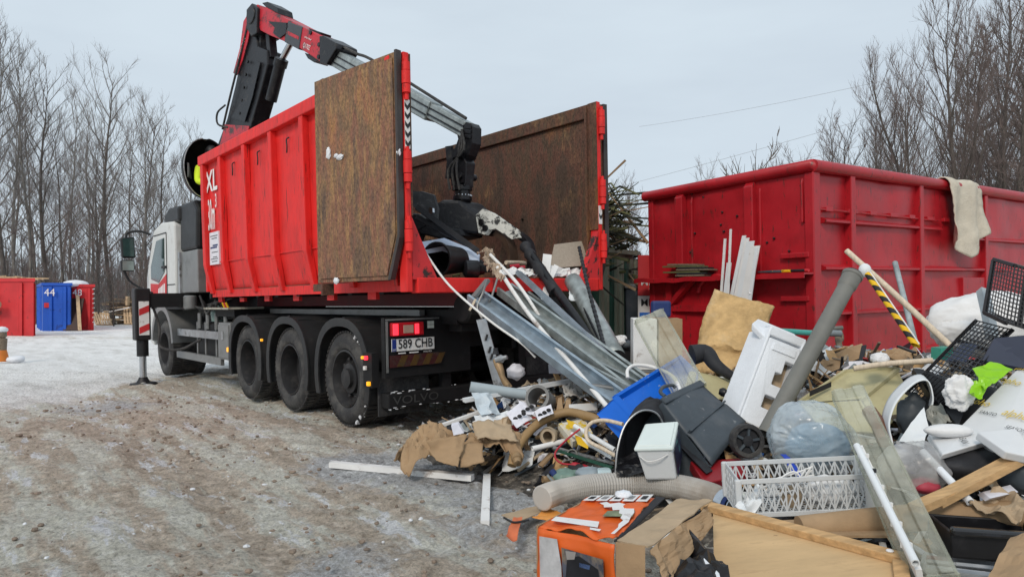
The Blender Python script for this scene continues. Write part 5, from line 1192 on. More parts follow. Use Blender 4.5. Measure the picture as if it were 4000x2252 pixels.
def sheet(name, label, cat, pts, m, amp=.02, nu=14, nv=10, sc=9, seed=0, solid=.003, rag=0., **kw):
    return solo(name, label, cat, crumple(*PL(*pts), nu=nu, nv=nv, amp=amp, sc=sc, seed=seed, rag=rag), m, solid=solid, **kw)
def bag(name, label, cat, c, rx, ry, rz, m, amp=.25, sc=1.6, seed=0, n=48, mm=34, cr=1.0, **kw):
    if m is m_sack: cr, n, mm = 1.4, max(n, 60), max(mm, 44)
    def fn(d):
        q = d + V((seed, seed * .7, 0)); w = V((noise.noise(q * 2.3), noise.noise(q * 2.3 + V((5, 0, 0))), 0)) * .35
        return 1 + amp * (.8 * noise.noise(q * sc) + cr * .34 * (.35 - abs(noise.noise((q + w) * sc * 2.6))) + cr * .22 * (.3 - abs(noise.noise((q + w * 1.6) * sc * 5.5))) + cr * .10 * (.3 - abs(noise.noise((q + w * 2) * sc * 11))))
    return solo(name, label, cat, MB().ball(W(*c), rx, ry, rz, n, mm, fn), m, smooth=70, **kw)

# ---- inside and over the container sill
def kpail(label, p0, p1, r0, r1, m):
    a, b = W(*p0), W(*p1); L = (b - a).length
    r = thing('bucket', label, 'bucket', b)
    MB().lathe(a, b - a, [(0, r0), (L, r1), (L, .0), (L - .01, .0), (L - .01, r1 - .006), (.006, r0 - .008), (0, r0)], 28).build('wall', m, r, smooth=50)
    MB().lathe(a, b - a, [(0, r0 - .002), (.0, r0 + .014), (.025, r0 + .014), (.025, r0 - .002)], 28).build('rim', m, r, smooth=30)
kpail('black bucket lying on its side on the container floor', (1096, 652, 6.3), (1152, 654, 6.62), .150, .125, m_bplas)
slab('storage_cover', 'pale blue-white plastic lid lying over the black bucket', 'lid', [(1050, 608, 6.5), (1116, 597, 6.95), (1207, 634, 7.1), (1204, 656, 6.7), (1112, 622, 6.45), (1052, 632, 6.3)], (0, .0, -.04), nmat('bluewhite', (.62, .70, .84), .4, var=.05), bevel=.01)
board('steel_angle', 'long black steel bar sloping down under the grapple', 'bar', (1046, 520, 6.6), (1202, 632, 6.7), .05, .05, m_bmatt)
board('steel_angle', 'second thinner black bar below the grapple arm', 'bar', (1046, 545, 6.65), (1180, 618, 6.8), .03, .04, m_bmatt)
solo('motor', 'dark greasy motor block behind the black bucket on the sill', 'motor', MB().lathe(W(1165, 676, 6.5), (1, .3, 0), [(0, .06), (.02, .085), (.14, .085), (.15, .06), (.2, .05)], 14, True), m_blk2, smooth=40)
slab('leather_case', 'dark grey tool case behind the bucket in the container', 'case', [(1150, 645, 6.7), (1208, 655, 6.9), (1204, 684, 6.9), (1150, 688, 6.7)], (.15, .2, 0), m_bmatt, bevel=.02)
sheet('crumpled_paper', 'crumpled beige wrapping paper hanging over the container sill', 'paper', [(1206, 622, 6.5), (1236, 632, 6.55), (1262, 690, 6.35), (1222, 672, 6.3)], nmat('beige_paper', (.42, .33, .25), .9, var=.2), .07, 16, 16, 12, 3, .003, .3)
sheet('torn_paper', 'torn end of beige wrapping paper below the crumpled piece on the sill', 'paper', [(1228, 660, 6.35), (1256, 664, 6.4), (1268, 700, 6.2), (1246, 702, 6.2)], nmat('beige_paper', (.42, .33, .25), .9), .05, 12, 12, 14, 8, .003, .3)
for i, pts in enumerate([[(1255, 672, 6.6), (1340, 676, 7.0), (1350, 690, 6.8), (1262, 692, 6.5)], [(1340, 678, 7.0), (1425, 682, 7.4), (1420, 694, 7.2), (1330, 692, 6.9)], [(1400, 672, 7.3), (1480, 678, 7.6), (1482, 692, 7.5), (1404, 694, 7.2)]]):
    sheet('white_litter', ['crumpled white sheet lying on the container floor behind the sill by the beige paper', 'crumpled white sheet on the sill between the black pipe and the paper', 'crumpled white sheet on the sill under the leaning beige board'][i], 'litter', pts, m_wpt, .04, 14, 8, 10, i)
for i, (u, v, Y) in enumerate([(1292, 668, 6.9), (1306, 672, 6.95)]): rod('red_offcut', 'small crimson plastic offcut on the litter of the container floor', 'offcut', [(u - 10, v + 3, Y), (u + 14, v, Y)], .022, nmat('crimson', (.38, .012, .03), .5), 6, group='crimson offcuts')
rod('batten', 'pale round batten lying inside the container behind the litter', 'batten', [(1272, 660, 7.0), (1320, 662, 7.3), (1372, 678, 7.5)], .022, m_woodc)
slab('chipboard', 'beige chipboard leaning upright on the container sill', 'board', [(1384, 674, 7.25), (1396, 614, 7.45), (1486, 603, 7.75), (1466, 668, 7.5)], (-.012, .018, 0), nmat('chipboard', (.36, .31, .25), .9, var=.12, vs=40, dirt=(.22, .17, .13), da=.3))
for i, (a, b) in enumerate([((1376, 640, 7.1), (1364, 760, 6.9)), ((1385, 668, 7.1), (1368, 755, 6.8)), ((1398, 668, 7.1), (1378, 712, 6.9))]):
    board('white_lath', ['narrow white slat standing upright over the sill beside the chipboard', 'short white slat hanging over the sill left of the chipboard', 'stubby white slat at the foot of the chipboard'][i], 'slat', a, b, .09 - .02 * i, .02, m_wpt, V((0, 1, 0)))
rod('black_pipe', 'long black plastic pipe running down from the sill into the heap', 'pipe', [(1334, 636, 7.05), (1400, 732, 6.6), (1470, 830, 6.1), (1520, 905, 5.7)], .042, m_bplas, 14)
rod('pipe_lagging', 'thick black foam lagging on the upper end of the black pipe', 'lagging', [(1318, 616, 7.15), (1340, 652, 7.0), (1396, 735, 6.62)], [.055 + .010 * math.sin(i * 1.3) for i in range(17)], m_bmatt, 12)
c_ = PL((1456, 622, 7.0), (1478, 720, 6.5), (1512, 845, 5.9), (1536, 930, 5.5)); mb = MB(); c2 = bez(c_, 64); mb.tube(c2, [.015 if i % 2 else .020 for i in range(65)], 8)
solo('ribbed_conduit', 'thin black ribbed conduit sticking up past the chipboard', 'conduit', mb, m_bplas)
rod('ribbed_cable', 'black cable drooping beside the ribbed conduit', 'cable', [(1446, 712, 6.8), (1470, 775, 6.4), (1510, 860, 5.9), (1540, 930, 5.5)], .016, m_bplas)
def gutter(name, label, p0, p1, r, m, a0=0., bend=None):
    a, b = W(*p0), W(*p1); d = (b - a).normalized(); s = d.cross(V((0, 1, .3))).normalized(); up = s.cross(d)
    return solo(name, label, 'gutter', MB().grid(lambda u, v: lerp(a, b, v) + (s * math.cos(a0 + u * math.pi) + up * math.sin(a0 + u * math.pi)) * r + up * (.04 * math.sin(v * 3)), 10, 12), m, solid=.004, smooth=60)
gutter('curved_gutter', 'pale grey half-round gutter hanging down from the sill to the heap', (1440, 706, 6.9), (1548, 900, 5.7), .085, m_galv, 3.3)
sheet('plastic_strip', 'white curled plastic strip over the sill beside the ribbed conduit', 'strip', [(1432, 700, 6.95), (1456, 700, 7.0), (1448, 760, 6.6), (1430, 752, 6.6)], m_wpl, .03, 8, 14, 5, 1)
uch('steel_channel', 'bluish galvanised channel, broadest of those sloping from truck to heap', (1194, 752, 6.15), (1552, 1016, 4.95), .17, .07, .006, m_galv2, -.35)
uch('steel_channel', 'greenish galvanised channel with a dented dusty upper end', (1268, 735, 6.35), (1612, 992, 5.05), .17, .07, .006, m_galv, -.30)
uch('steel_channel', 'galvanised channel sloping just under the black pipe', (1320, 752, 6.45), (1640, 985, 5.25), .12, .06, .006, m_galv, -.5)
uch('steel_channel', 'narrow galvanised channel leaning between the wide ones', (1300, 690, 6.6), (1560, 935, 5.35), .06, .04, .005, m_galv2, .3)
uch('steel_channel', 'short dull galvanised channel low beside the blue crate', (1420, 890, 5.6), (1600, 985, 5.0), .13, .05, .005, m_galv, -.2)
board('steel_strip', 'flat dark steel strip edge-on among the galvanised channels', 'strip', (1400, 770, 6.4), (1590, 950, 5.4), .10, .006, m_gbox, V((1, .3, 1)))
rod('white_conduit', 'slim white pipe running down over the galvanised channels', 'pipe', [(1250, 672, 6.35), (1330, 790, 5.9), (1440, 920, 5.3), (1528, 1024, 4.8)], .019, m_wpt)
rod('white_conduit', 'second slim white pipe with a broken end on the channels', 'pipe', [(1232, 640, 6.45), (1300, 712, 6.2), (1360, 800, 6.0)], .016, m_wpt)
rod('thin_rod', 'thin white rod bending down across the dark truck rear', 'rod', [(1068, 634, 6.1), (1130, 718, 5.9), (1230, 805, 5.7), (1310, 862, 5.6), (1346, 898, 5.55)], .010, m_wpt, 8)
rod('grey_cable', 'short grey cable dangling below the red sill', 'cable', [(1224, 702, 6.1), (1214, 735, 6.0), (1200, 772, 5.95), (1212, 800, 5.9)], .010, m_gbox, 6)
rod('grey_cable', 'long grey cable dangling below the red sill to the channel', 'cable', [(1250, 700, 6.2), (1236, 745, 6.1), (1228, 760, 6.1)], .010, m_gbox, 6)
board('broken_lath', 'short broken lath with red tip hanging under the sill', 'lath', (1196, 752, 6.0), (1180, 780, 6.0), .03, .02, m_woodc)
board('rail_offcut', 'dirty grey angle iron poking out under the sill', 'iron', (1190, 748, 6.05), (1226, 704, 6.2), .05, .03, m_gbox)
# aluminium strip and burnt fitting by the truck rear
al = solo('slotted_strip', 'upright slotted aluminium strip leaning at the dark truck rear', 'strip', MB().prism(PL((1197, 804, 5.75), (1221, 800, 5.78), (1268, 972, 5.65), (1243, 976, 5.62)), (.004, .012, 0)), m_alu)
for t in (.28, .46, .56): a = lerp(W(1209, 802, 5.745), W(1256, 974, 5.615), t); MB().obox(a - V((.012, .004, .02)), (.02, .002, .0), (0, .004, 0), (.012, 0, .05)).build('slot', m_btxt, al)
bf = solo('valve_fitting', 'corroded brass valve with bent pipe hanging on the slotted strip', 'valve', MB().tube(bez(PL((1247, 902, 5.55), (1258, 930, 5.52), (1264, 950, 5.5), (1280, 975, 5.5)), 12), [.030, .032, .034, .032, .030, .028, .026, .024, .024, .026, .028, .03, .03], 10), m_brass, smooth=60)
MB().lathe(W(1247, 905, 5.53), W(1272, 898, 5.5) - W(1247, 905, 5.53), [(0, .03), (.05, .035), (.07, .02), (.10, .018)], 12, True).build('handle', m_alu, bf); MB().lathe(W(1246, 890, 5.54), ZUP, [(0, .03), (.03, .02), (.05, .02)], 10, True).build('cap', m_bmatt, bf)
bag('paper_ball', 'crumpled pale paper ball in the dark under the truck', 'paper', (1297, 934, 5.8), .075, .07, .065, m_paper, .3, 2.2, 5, 20, 14)
slab('printed_card', 'white printed card leaning at the foot of the channels', 'card', [(1378, 916, 5.9), (1412, 918, 5.95), (1420, 940, 5.85), (1380, 938, 5.8)], (0, .004, .002), m_paper)
board('brown_lath', 'brown lath standing behind the printed card', 'lath', (1396, 938, 5.88), (1412, 972, 5.8), .04, .02, m_wood)
# ---- middle litter between truck and crates
hollow('grey_pipe', 'pale blue-grey pipe lying below the slotted strip', 'pipe', (1182, 972, 5.35), (1320, 992, 5.4), .042, nmat('pipe_bluegrey', (.36, .42, .45), .45, var=.1))
board('white_rail', 'long white rail lying across the litter behind the grey coupling', 'rail', (1166, 1006, 5.25), (1470, 950, 5.7), .06, .03, m_wpl)
board('white_rail', 'thin white rail poking out from the crumpled cardboard', 'rail', (1100, 1072, 5.15), (1230, 1026, 5.3), .045, .02, m_wpt)
sheet('plastic_sheet', 'frosted pale blue plastic sheet hanging below the white rail', 'sheet', [(1186, 982, 5.2), (1236, 990, 5.25), (1262, 1036, 5.15), (1210, 1044, 5.1)], nmat('frost_blue', (.50, .57, .62), .5, var=.1), .03, 12, 10, 5, 2)
sheet('plastic_sheet', 'grey-white plastic sheet lying by the cardboard and papers', 'sheet', [(1190, 1046, 5.1), (1296, 1030, 5.25), (1306, 1066, 5.1), (1206, 1080, 5.0)], m_wpl, .025, 14, 10, 5, 4)
cpl = solo('pipe_coupling', 'short grey pipe coupling showing its dark bore', 'coupling', MB().pipe(W(1350, 998, 5.05), W(1372, 1012, 5.22), .083, .073, 26), nmat('coupling_grey', (.20, .20, .195), .5), smooth=50)
MB().lathe(W(1350, 998, 5.05), W(1372, 1012, 5.22) - W(1350, 998, 5.05), [(.0, .084), (.0, .094), (.03, .094), (.03, .084)], 26).build('socket_ring', nmat('coupling_grey', (.2, .2, .195)), cpl, smooth=30)
for i, (pts, lb) in enumerate([([(1272, 1040, 5.0), (1310, 1010, 5.1), (1340, 1050, 5.0), (1300, 1078, 4.9)], 'lavender-white printed sheet lying between the two crumpled cardboards and the papers'), ([(1302, 1008, 5.1), (1345, 1018, 5.12), (1350, 1046, 5.0), (1318, 1040, 5.0)], 'torn lavender-white sheet with black blots below the coupling'), ([(1345, 1032, 5.0), (1386, 1018, 5.0), (1392, 1040, 4.95), (1352, 1058, 4.9)], 'white leaflet with a dark round mark on top of the papers')]):
    o = sheet('printed_sheet', lb, 'paper', pts, m_paper, .02, 10, 8, 6, i)
    c = W((pts[0][0] + pts[2][0]) / 2, (pts[0][1] + pts[2][1]) / 2, (pts[0][2] + pts[2][2]) / 2 - .03)
    for k in range(3):
        q = c + V((.03 * k - .03, -.012, .018 * (k - 1))); MB().ball(q, .018, .004, .014, 8, 5).build('ink_blot', m_btxt, o)
slab('label_plate', 'dirty white box lying right of the coupling', 'box', [(1430, 1016, 5.05), (1500, 1012, 5.2), (1502, 1030, 5.15), (1432, 1036, 5.0)], (0, .03, -.03), m_wpt)
sheet('white_cloth', 'whitish cloth heap behind the coupling under the channels', 'cloth', [(1412, 968, 5.5), (1466, 955, 5.6), (1480, 998, 5.4), (1424, 1000, 5.3)], nmat('dirty_cloth', (.48, .46, .43), .9, var=.2), .05, 14, 12, 8, 7)
rod('steel_rod', 'grey steel bar lying over the foot of the channels', 'bar', [(1450, 964, 5.2), (1595, 982, 5.0), (1640, 986, 4.9)], .018, m_gbox)
solo('kraft_bundle', 'folded brown kraft paper standing up behind the brown hose', 'paper', MB().prism(PL((1398, 1036, 5.05), (1402, 1004, 5.1), (1412, 1000, 5.1), (1416, 1034, 5.05), (1424, 1004, 5.1), (1434, 1006, 5.1), (1436, 1040, 5.0)), (.01, .09, .0)), m_card)
def draped(name, label, ctr, lx, ly, hz, m, seed, rot=0., amp=.05, n=44):
    """crumpled kraft board thrown down in a heap: a folded dome with sharp creases"""
    c = W(*ctr); ca, sa = math.cos(rot), math.sin(rot)
    def fn(u, v):
        x, y = (u - .5) * 2, (v - .5) * 2; q = V((x * 1.1 + seed, y * 1.1, seed * .3))
        fold = (.42 - abs(noise.noise(q * 1.3))) * 1.3 + (.35 - abs(noise.noise(q * 2.6 + V((3, 0, 0))))) * 1.3 + (.3 - abs(noise.noise(q * 5.2))) * .8 + (.3 - abs(noise.noise(q * 9))) * .3
        r = min(1, (x * x + y * y) * .62); e = 1 + .22 * noise.noise(V((x * 2, y * 2, seed)))
        px, py = x * lx * e, y * ly * e
        return c + V((px * ca - py * sa, px * sa + py * ca, hz * (1 - r) + amp * fold - amp * .5))
    return solo(name, label, 'cardboard', MB().grid(fn, n, n), m, solid=.005, smooth=28)
draped('crushed_carton', 'crushed brown carton at the edge of the heap nearest the truck wheel', (1092, 1160, 4.9), .25, .20, .24, m_card, 3.3, .3, .075)
draped('crushed_carton', 'flattened brown carton between papers and hose', (1248, 1128, 4.92), .22, .16, .15, m_card, 9.1, -.3, .055)
sheet('carton_flap', 'crumpled brown flap standing up on the crushed carton', 'cardboard', [(1050, 1095, 4.85), (1078, 1048, 4.95), (1135, 1090, 4.9), (1098, 1125, 4.72)], m_card, .04, 22, 20, 5, 5, .005, .25, smooth=28)
sheet('carton_flap', 'flat brown carton flap sliding off towards the ground', 'cardboard', [(1070, 1108, 4.66), (1172, 1092, 4.74), (1150, 1177, 4.58), (1098, 1158, 4.60)], m_card, .022, 18, 16, 4, 2, .005, .12, smooth=28)
sheet('carton_flap', 'curled brown carton side with a pale inside by the papers', 'cardboard', [(1186, 1064, 4.86), (1276, 1050, 4.96), (1300, 1112, 4.74), (1200, 1100, 4.72)], m_card2, .03, 18, 16, 4, 12, .005, .15, smooth=28)
sheet('carton_flap', 'dark brown carton side slumped on the ground under the heap edge', 'cardboard', [(1150, 1122, 4.72), (1212, 1108, 4.78), (1216, 1162, 4.64), (1160, 1176, 4.62)], m_card, .018, 12, 12, 5, 22, .005, .1, smooth=28)
slab('small_carton', 'little open carton with tape beside the papers', 'carton', [(1262, 1050, 4.95), (1276, 1046, 4.98), (1276, 1085, 4.9), (1264, 1090, 4.88)], (.03, .05, 0), m_card)
slab('drinks_carton', 'small white-blue packet on the crushed carton', 'packet', [(1134, 1070, 4.85), (1152, 1066, 4.9), (1166, 1088, 4.86), (1140, 1094, 4.8)], (.0, .05, .01), m_paper)
rod('brown_hose', 'thick brown hose arching over the litter to the ground', 'hose', [(1286, 1170, 4.72), (1296, 1135, 4.78), (1325, 1090, 4.9), (1368, 1055, 5.0), (1425, 1036, 5.0), (1480, 1046, 4.9), (1506, 1056, 4.85)], .032, m_hose, 14)
solo('hose_fitting', 'brass-coloured fitting at the lower end of the brown hose', 'fitting', MB().lathe(W(1296, 1142, 4.74), W(1302, 1166, 4.66) - W(1296, 1142, 4.74), [(0, .032), (.02, .038), (.05, .038), (.055, .03), (.09, .026)], 14, True), m_brass, smooth=40)
hollow('white_tube', 'white plastic tube with a round dark end in front of the hose', 'tube', (1338, 1128, 4.75), (1420, 1108, 4.85), .019, m_wpt, .014)
for i, (a, b, r, lb) in enumerate([((1444, 1070, 4.7), (1545, 1130, 4.45), .016, 'white tube pointing towards the black tub, uppermost of three'), ((1438, 1090, 4.72), (1540, 1150, 4.4), .015, 'white tube in the middle of three beside the black tub'), ((1452, 1106, 4.65), (1536, 1142, 4.45), .013, 'white tube lowest of three beside the black tub')]):
    hollow('white_tube', lb, 'tube', a, b, r, m_wpl, r * .7)
dr = solo('pipe_end', 'round cream drain fitting facing the ground beside the hose', 'fitting', MB().lathe(W(1376, 1096, 4.82), W(1402, 1088, 5.0) - W(1376, 1096, 4.82), [(0, .035), (.012, .035), (.012, .055), (0, .060), (.03, .064), (.05, .055), (.16, .03)], 20), nmat('drain_cream', (.42, .34, .24), .6, var=.2), smooth=35)
slab('yellow_carton', 'white and yellow printed carton crushed under the white tubes', 'carton', [(1404, 1064, 4.85), (1470, 1052, 4.95), (1490, 1088, 4.8), (1440, 1110, 4.7)], (0, .03, -.05), nmat('white_yellow', (.62, .58, .48), .7, var=.1, dirt=(.62, .42, .02), da=.46, ds=7, soft=.04))
slab('yellow_card', 'torn yellow card sticking up among the white tubes', 'card', [(1424, 1056, 4.78), (1450, 1066, 4.76), (1462, 1082, 4.7), (1432, 1074, 4.72)], (0, .004, .006), m_yel)
slab('yellow_card', 'torn yellow card lying below the white tubes', 'card', [(1444, 1094, 4.66), (1482, 1110, 4.6), (1478, 1128, 4.55), (1452, 1116, 4.58)], (0, .004, .006), m_yel)
rod('red_cable', 'thin red cable looping from the tubes to a red plug', 'cable', [(1458, 1078, 4.62), (1430, 1100, 4.6), (1400, 1130, 4.6), (1396, 1150, 4.58), (1412, 1164, 4.56), (1440, 1168, 4.55)], .007, nmat('cable_red', (.40, .015, .03), .5), 8)
solo('red_plug', 'red plug at the end of the red cable', 'plug', MB().lathe(W(1436, 1166, 4.55), V((1, -.1, -.35)), [(0, .012), (.02, .022), (.05, .026), (.06, .02), (.08, .03), (.11, .03)], 12, True), nmat('cable_red', (.4, .015, .03)), smooth=40)
solo('bottle', 'dark capped bottle end beside the red plug', 'bottle', MB().lathe(W(1462, 1184, 4.5), V((-1, -.2, .2)), [(0, .045), (.03, .045), (.05, .03), (.09, .03)], 12, True), m_bmatt, smooth=40)
hollow('small_coupling', 'small grey pipe ring on the ground below the tubes', 'coupling', (1438, 1142, 4.62), (1446, 1144, 4.72), .038, m_gpipe, .030)
for i, (a, b) in enumerate([((1396, 1130, 4.7), (1540, 1175, 4.4)), ((1392, 1124, 4.75), (1545, 1164, 4.45))]): board('thin_rail', ['thin dark green metal rail on the ground by the grey coupling', 'thin pale metal rail beside the dark green one'][i], 'rail', a, b, .025, .015, [m_dgrn, m_alu][i])
bag('plastic_bag', 'dull green plastic bag on the ground by the ribbed duct', 'bag', (1424, 1198, 4.45), .10, .09, .05, nmat('green_bag', (.16, .25, .21), .4, var=.25), .3, 2.4, 4, 26, 16)
bag('grey_rag', 'grey-blue plastic sleeve lying beside the dull green bag', 'bag', (1482, 1190, 4.4), .09, .08, .04, nmat('sleeve_blue', (.28, .34, .38), .5, var=.2), .25, 2.0, 8, 22, 14)
slab('pale_block', 'pale blue foam block behind the ribbed duct', 'block', [(1502, 1182, 4.35), (1538, 1180, 4.35), (1540, 1206, 4.3), (1500, 1206, 4.3)], (0, .08, 0), nmat('pale_blue', (.50, .63, .67), .5), bevel=.012)
rod('blue_bung', 'small dark blue bung beside the green bag', 'bung', [(1388, 1184, 4.45), (1396, 1196, 4.42)], .022, m_navy, 10)
hollow('brass_ring', 'brownish pipe end on the ground left of the green bag', 'fitting', (1364, 1204, 4.4), (1390, 1206, 4.42), .022, m_brass, .015)
# ---- crates, bins
def open_crate(name, label, o, ax, ay, az, t, m, rim=.02, cat='crate', ribs=0, group=None):
    """open box: floor spanned by ax, ay; walls az"""
    o, ax, ay, az = V(o), V(ax), V(ay), V(az); r = thing(name, label, cat, o, group=group)
    nx_, ny_, nz_ = ax.normalized(), ay.normalized(), az.normalized()
    MB().obox(o, ax, ay, nz_ * t).build('floor', m, r)
    for (q, d, n) in ((o, ax, ny_), (o + ay, ax, -ny_), (o, ay, nx_), (o + ax, ay, -nx_)):
        MB().obox(q + nz_ * t, d, n * t, az - nz_ * t).build('side_wall', m, r)
        MB().obox(q + az - nz_ * rim * 1.5 - n * rim * .6 - d.normalized() * rim * .6, d + d.normalized() * rim * 1.2, n * rim * .61, nz_ * rim * 1.5).build('rim', m, r, bevel=.004)
        for k in range(ribs): MB().obox(q + d * ((k + .5) / ribs) - n * .008 + nz_ * t, d.normalized() * .012, n * .0085, az * .85).build('rib', m, r)
    return r
# blue crate, tipped on its long side with the open side up-left
a, b = W(1500, 1040, 4.55), W(1668, 936, 5.0); ax = b - a
open_crate('plastic_crate', 'bright blue plastic crate tipped on its side in the heap', a, ax, V((.16, -.09, -.17)) * 1.0, V((.17, .12, .12)) * .9, .008, m_blue2, .022, ribs=0)
# wheelie bin lying tipped
def bin_(label):
    A, B = W(1668, 1000, 4.3), W(1790, 1172, 4.05)      # mouth-left edge top and bottom (front side)
    mouth = [W(1664, 1008, 4.35), W(1762, 966, 4.75), W(1800, 1100, 4.45), W(1700, 1085, 4.1)]
    foot = [W(1792, 1172, 4.0), W(1870, 1120, 4.1), W(1872, 1010, 4.4), W(1812, 1000, 4.5)]
    r = thing('wheeled_bin', label, 'bin', W(1790, 1172, 4.05))
    tl, tr, br_, bl = W(1664, 1012, 4.25), W(1762, 966, 4.62), W(1872, 1062, 4.32), W(1786, 1172, 3.98)
    n = (tr - tl).cross(bl - tl).normalized()
    if n.y > 0: n = -n
    dpt = -n * .40
    body = MB(); q = quad(tl, tr, br_, bl)
    def face(u, v):
        p = q(u, v); k = .018 * math.sin(math.pi * u) + (.012 if v > .5 else 0); return p + n * k
    body.grid(face, 12, 12); body.build('front', m_gpl, r, smooth=50, solid=.008)
    MB().obox(tl, bl - tl, -(bl - tl).cross(n).normalized() * .004, dpt).build('side_wall', m_gpl, r)
    MB().add([tl, bl, bl + dpt, tl + dpt], [(0, 1, 2, 3)]).build('side_wall', m_gpl, r, solid=.01); MB().add([tr, br_, br_ + dpt, tr + dpt], [(0, 1, 2, 3)]).build('side_wall', m_gpl, r, solid=.01)
    MB().add([bl, br_, br_ + dpt, bl + dpt], [(0, 1, 2, 3)]).build('base', m_gpl, r, solid=.01); MB().add([tl + dpt, tr + dpt, br_ + dpt, bl + dpt], [(0, 1, 2, 3)]).build('back', m_gpl, r, solid=.01)
    rimp = MB(); rimp.beam(tl + n * .012, tr + n * .012, .05, .03, n); rimp.build('rim', m_gpl, r, bevel=.01)
    mid0, mid1 = q(.02, .52), q(.98, .52); MB().beam(mid0 + n * .022, mid1 + n * .022, .012, .03, n).build('step_edge', m_gpl, r)
    wc = W(1880, 1108, 3.98); wn_ = (V((0, 0, 0)) - V((wc.x, wc.y, 0))).normalized() * .9 + V((.35, 0, .12)); wn_.normalize()
    w = MB().lathe(wc, wn_, [(-.05, .07), (-.05, .096), (-.035, .100), (.0, .100), (.014, .094), (.014, .074), (.004, .070)], 30).build('wheel', m_rub, r, smooth=40)
    MB().lathe(wc, wn_, [(-.02, .072), (-.01, .070), (-.012, .035), (.008, .030), (.012, .0)], 24).build('hub', m_bmatt, w, smooth=40)
    for k in range(5):
        an = k * 1.2566; e1 = wn_.orthogonal().normalized(); e2 = wn_.cross(e1); dd = e1 * math.cos(an) + e2 * math.sin(an)
        MB().beam(wc + dd * .025 - wn_ * .003, wc + dd * .072 - wn_ * .003, .014, .016, wn_).build('spoke', m_gpl, w)
    MB().tube([wc - wn_ * .04, W(1858, 1088, 4.3)], .014, 8).build('axle', m_gbox, r)
    ah = bez(PL((1672, 996, 4.3), (1660, 985, 4.35), (1668, 972, 4.45), (1690, 968, 4.55), (1698, 974, 4.55)), 12); MB().tube(ah, .012, 8).build('handle', m_gpl, r)
bin_('dark grey wheeled bin tipped over with its wheel showing')
rod('grey_stub', 'pale grey pipe stub standing behind the tipped grey bin', 'pipe', [(1733, 968, 4.85), (1741, 940, 4.95)], .028, nmat('stub', (.40, .42, .43), .5), 12)
# white square bucket with lid
wb = thing('lidded_bucket', 'white square lidded bucket with a dark label in front of the grey bin', 'bucket', W(1650, 1205, 3.9))
t4 = [W(1597, 1130, 3.84), W(1690, 1128, 3.80), W(1703, 1064, 4.02), W(1624, 1070, 4.06)]; cen = sum(t4, V((0, 0, 0))) / 4
up_ = (t4[1] - t4[0]).cross(t4[3] - t4[0]).normalized(); up_ = (up_ if up_.z > 0 else -up_); up_ = (up_ * .55 + ZUP * .45 + V((-.16, 0, 0))).normalized()
ax = t4[1] - t4[0]; ay = t4[3] - t4[0]
b4 = [cen + (p - cen) * .86 - up_ * .205 for p in t4]
MB().add(b4 + t4, [(3, 2, 1, 0), (4, 5, 6, 7), (0, 1, 5, 4), (1, 2, 6, 5), (2, 3, 7, 6), (3, 0, 4, 7)]).build('body', m_wpl, wb, bevel=.016)
l0 = [cen + (p - cen) * 1.07 for p in t4]
MB().add([p - up_ * .010 for p in l0] + [p + up_ * .012 for p in l0], [(3, 2, 1, 0), (4, 5, 6, 7), (0, 1, 5, 4), (1, 2, 6, 5), (2, 3, 7, 6), (3, 0, 4, 7)]).build('lid', m_lid, wb, bevel=.012)
MB().add([cen + (p - cen) * .92 + up_ * .0125 for p in t4] + [cen + (p - cen) * .89 + up_ * .018 for p in t4], [(4, 5, 6, 7), (0, 1, 5, 4), (1, 2, 6, 5), (2, 3, 7, 6), (3, 0, 4, 7)]).build('lid_panel', m_lid, wb)
nr = (t4[1] - t4[0]).normalized(); q_ = quad(t4[1], t4[2], b4[2], b4[1]); lb_ = [q_(u, v) + nr * .008 for u, v in ((.06, .14), (.94, .14), (.94, .92), (.06, .92))]
lab = MB().add(lb_, [(0, 1, 2, 3)]).build('label', nmat('label_dark', (.02, .022, .055), .45, var=.6, vs=14, dirt=(.10, .28, .30), da=.34, ds=12, soft=.04), wb, solid=.002)
MB().tube(bez([t4[0] - up_ * .035 + ax * .08 - ay * .02, t4[0] - up_ * .06 + ax * .3 - ay * .08, t4[0] - up_ * .05 + ax * .6 - ay * .08, t4[0] - up_ * .03 + ax * .86 - ay * .02], 12), .003, 6).build('handle', m_wpt, wb)
# black rubber tub / arch
tpath = bez(PL((1546, 1205, 4.0), (1552, 1130, 4.02), (1572, 1068, 4.06), (1610, 1034, 4.1), (1650, 1040, 4.14), (1674, 1082, 4.16)), 26)
solo('rubber_tub', 'torn black rubber tub arching behind the white bucket', 'tub', MB().grid(lambda u, v: tpath[int(round(u * 26))] + V((.10, .30, .03)) * v + V((.008, 0, .010)) * noise.noise(V((u * 9, v * 6, 0))) * 2, 26, 10), m_bmatt, solid=.010, smooth=60)
tb2 = [tpath[int(k * 26 / 20)] + V((.10, .30, .03)) for k in range(21)]; solo('tub_bottom', 'black bottom sheet inside the torn rubber tub', 'sheet', MB().add(tb2, [tuple(range(21))]), m_bmatt, solid=.008)
solo('tub_beading', 'worn pale beading on the torn black tub', 'beading', MB().tube([p + V((0, -.006, .004)) for p in tpath], .006, 6), m_alu)
sheet('black_flap', 'black plastic flap lying in front of the torn tub', 'flap', [(1548, 1150, 4.05), (1590, 1140, 4.1), (1632, 1185, 3.92), (1552, 1200, 3.95)], m_bplas, .03, 10, 10, 5, 3, .006)
slab('red_tray', 'dark red plastic tray in front of the grey bin', 'tray', [(1735, 1158, 4.05), (1862, 1150, 4.1), (1882, 1192, 3.92), (1770, 1214, 3.85)], (.0, .03, -.06), nmat('tray_red', (.26, .012, .018), .4, var=.15), bevel=.008)
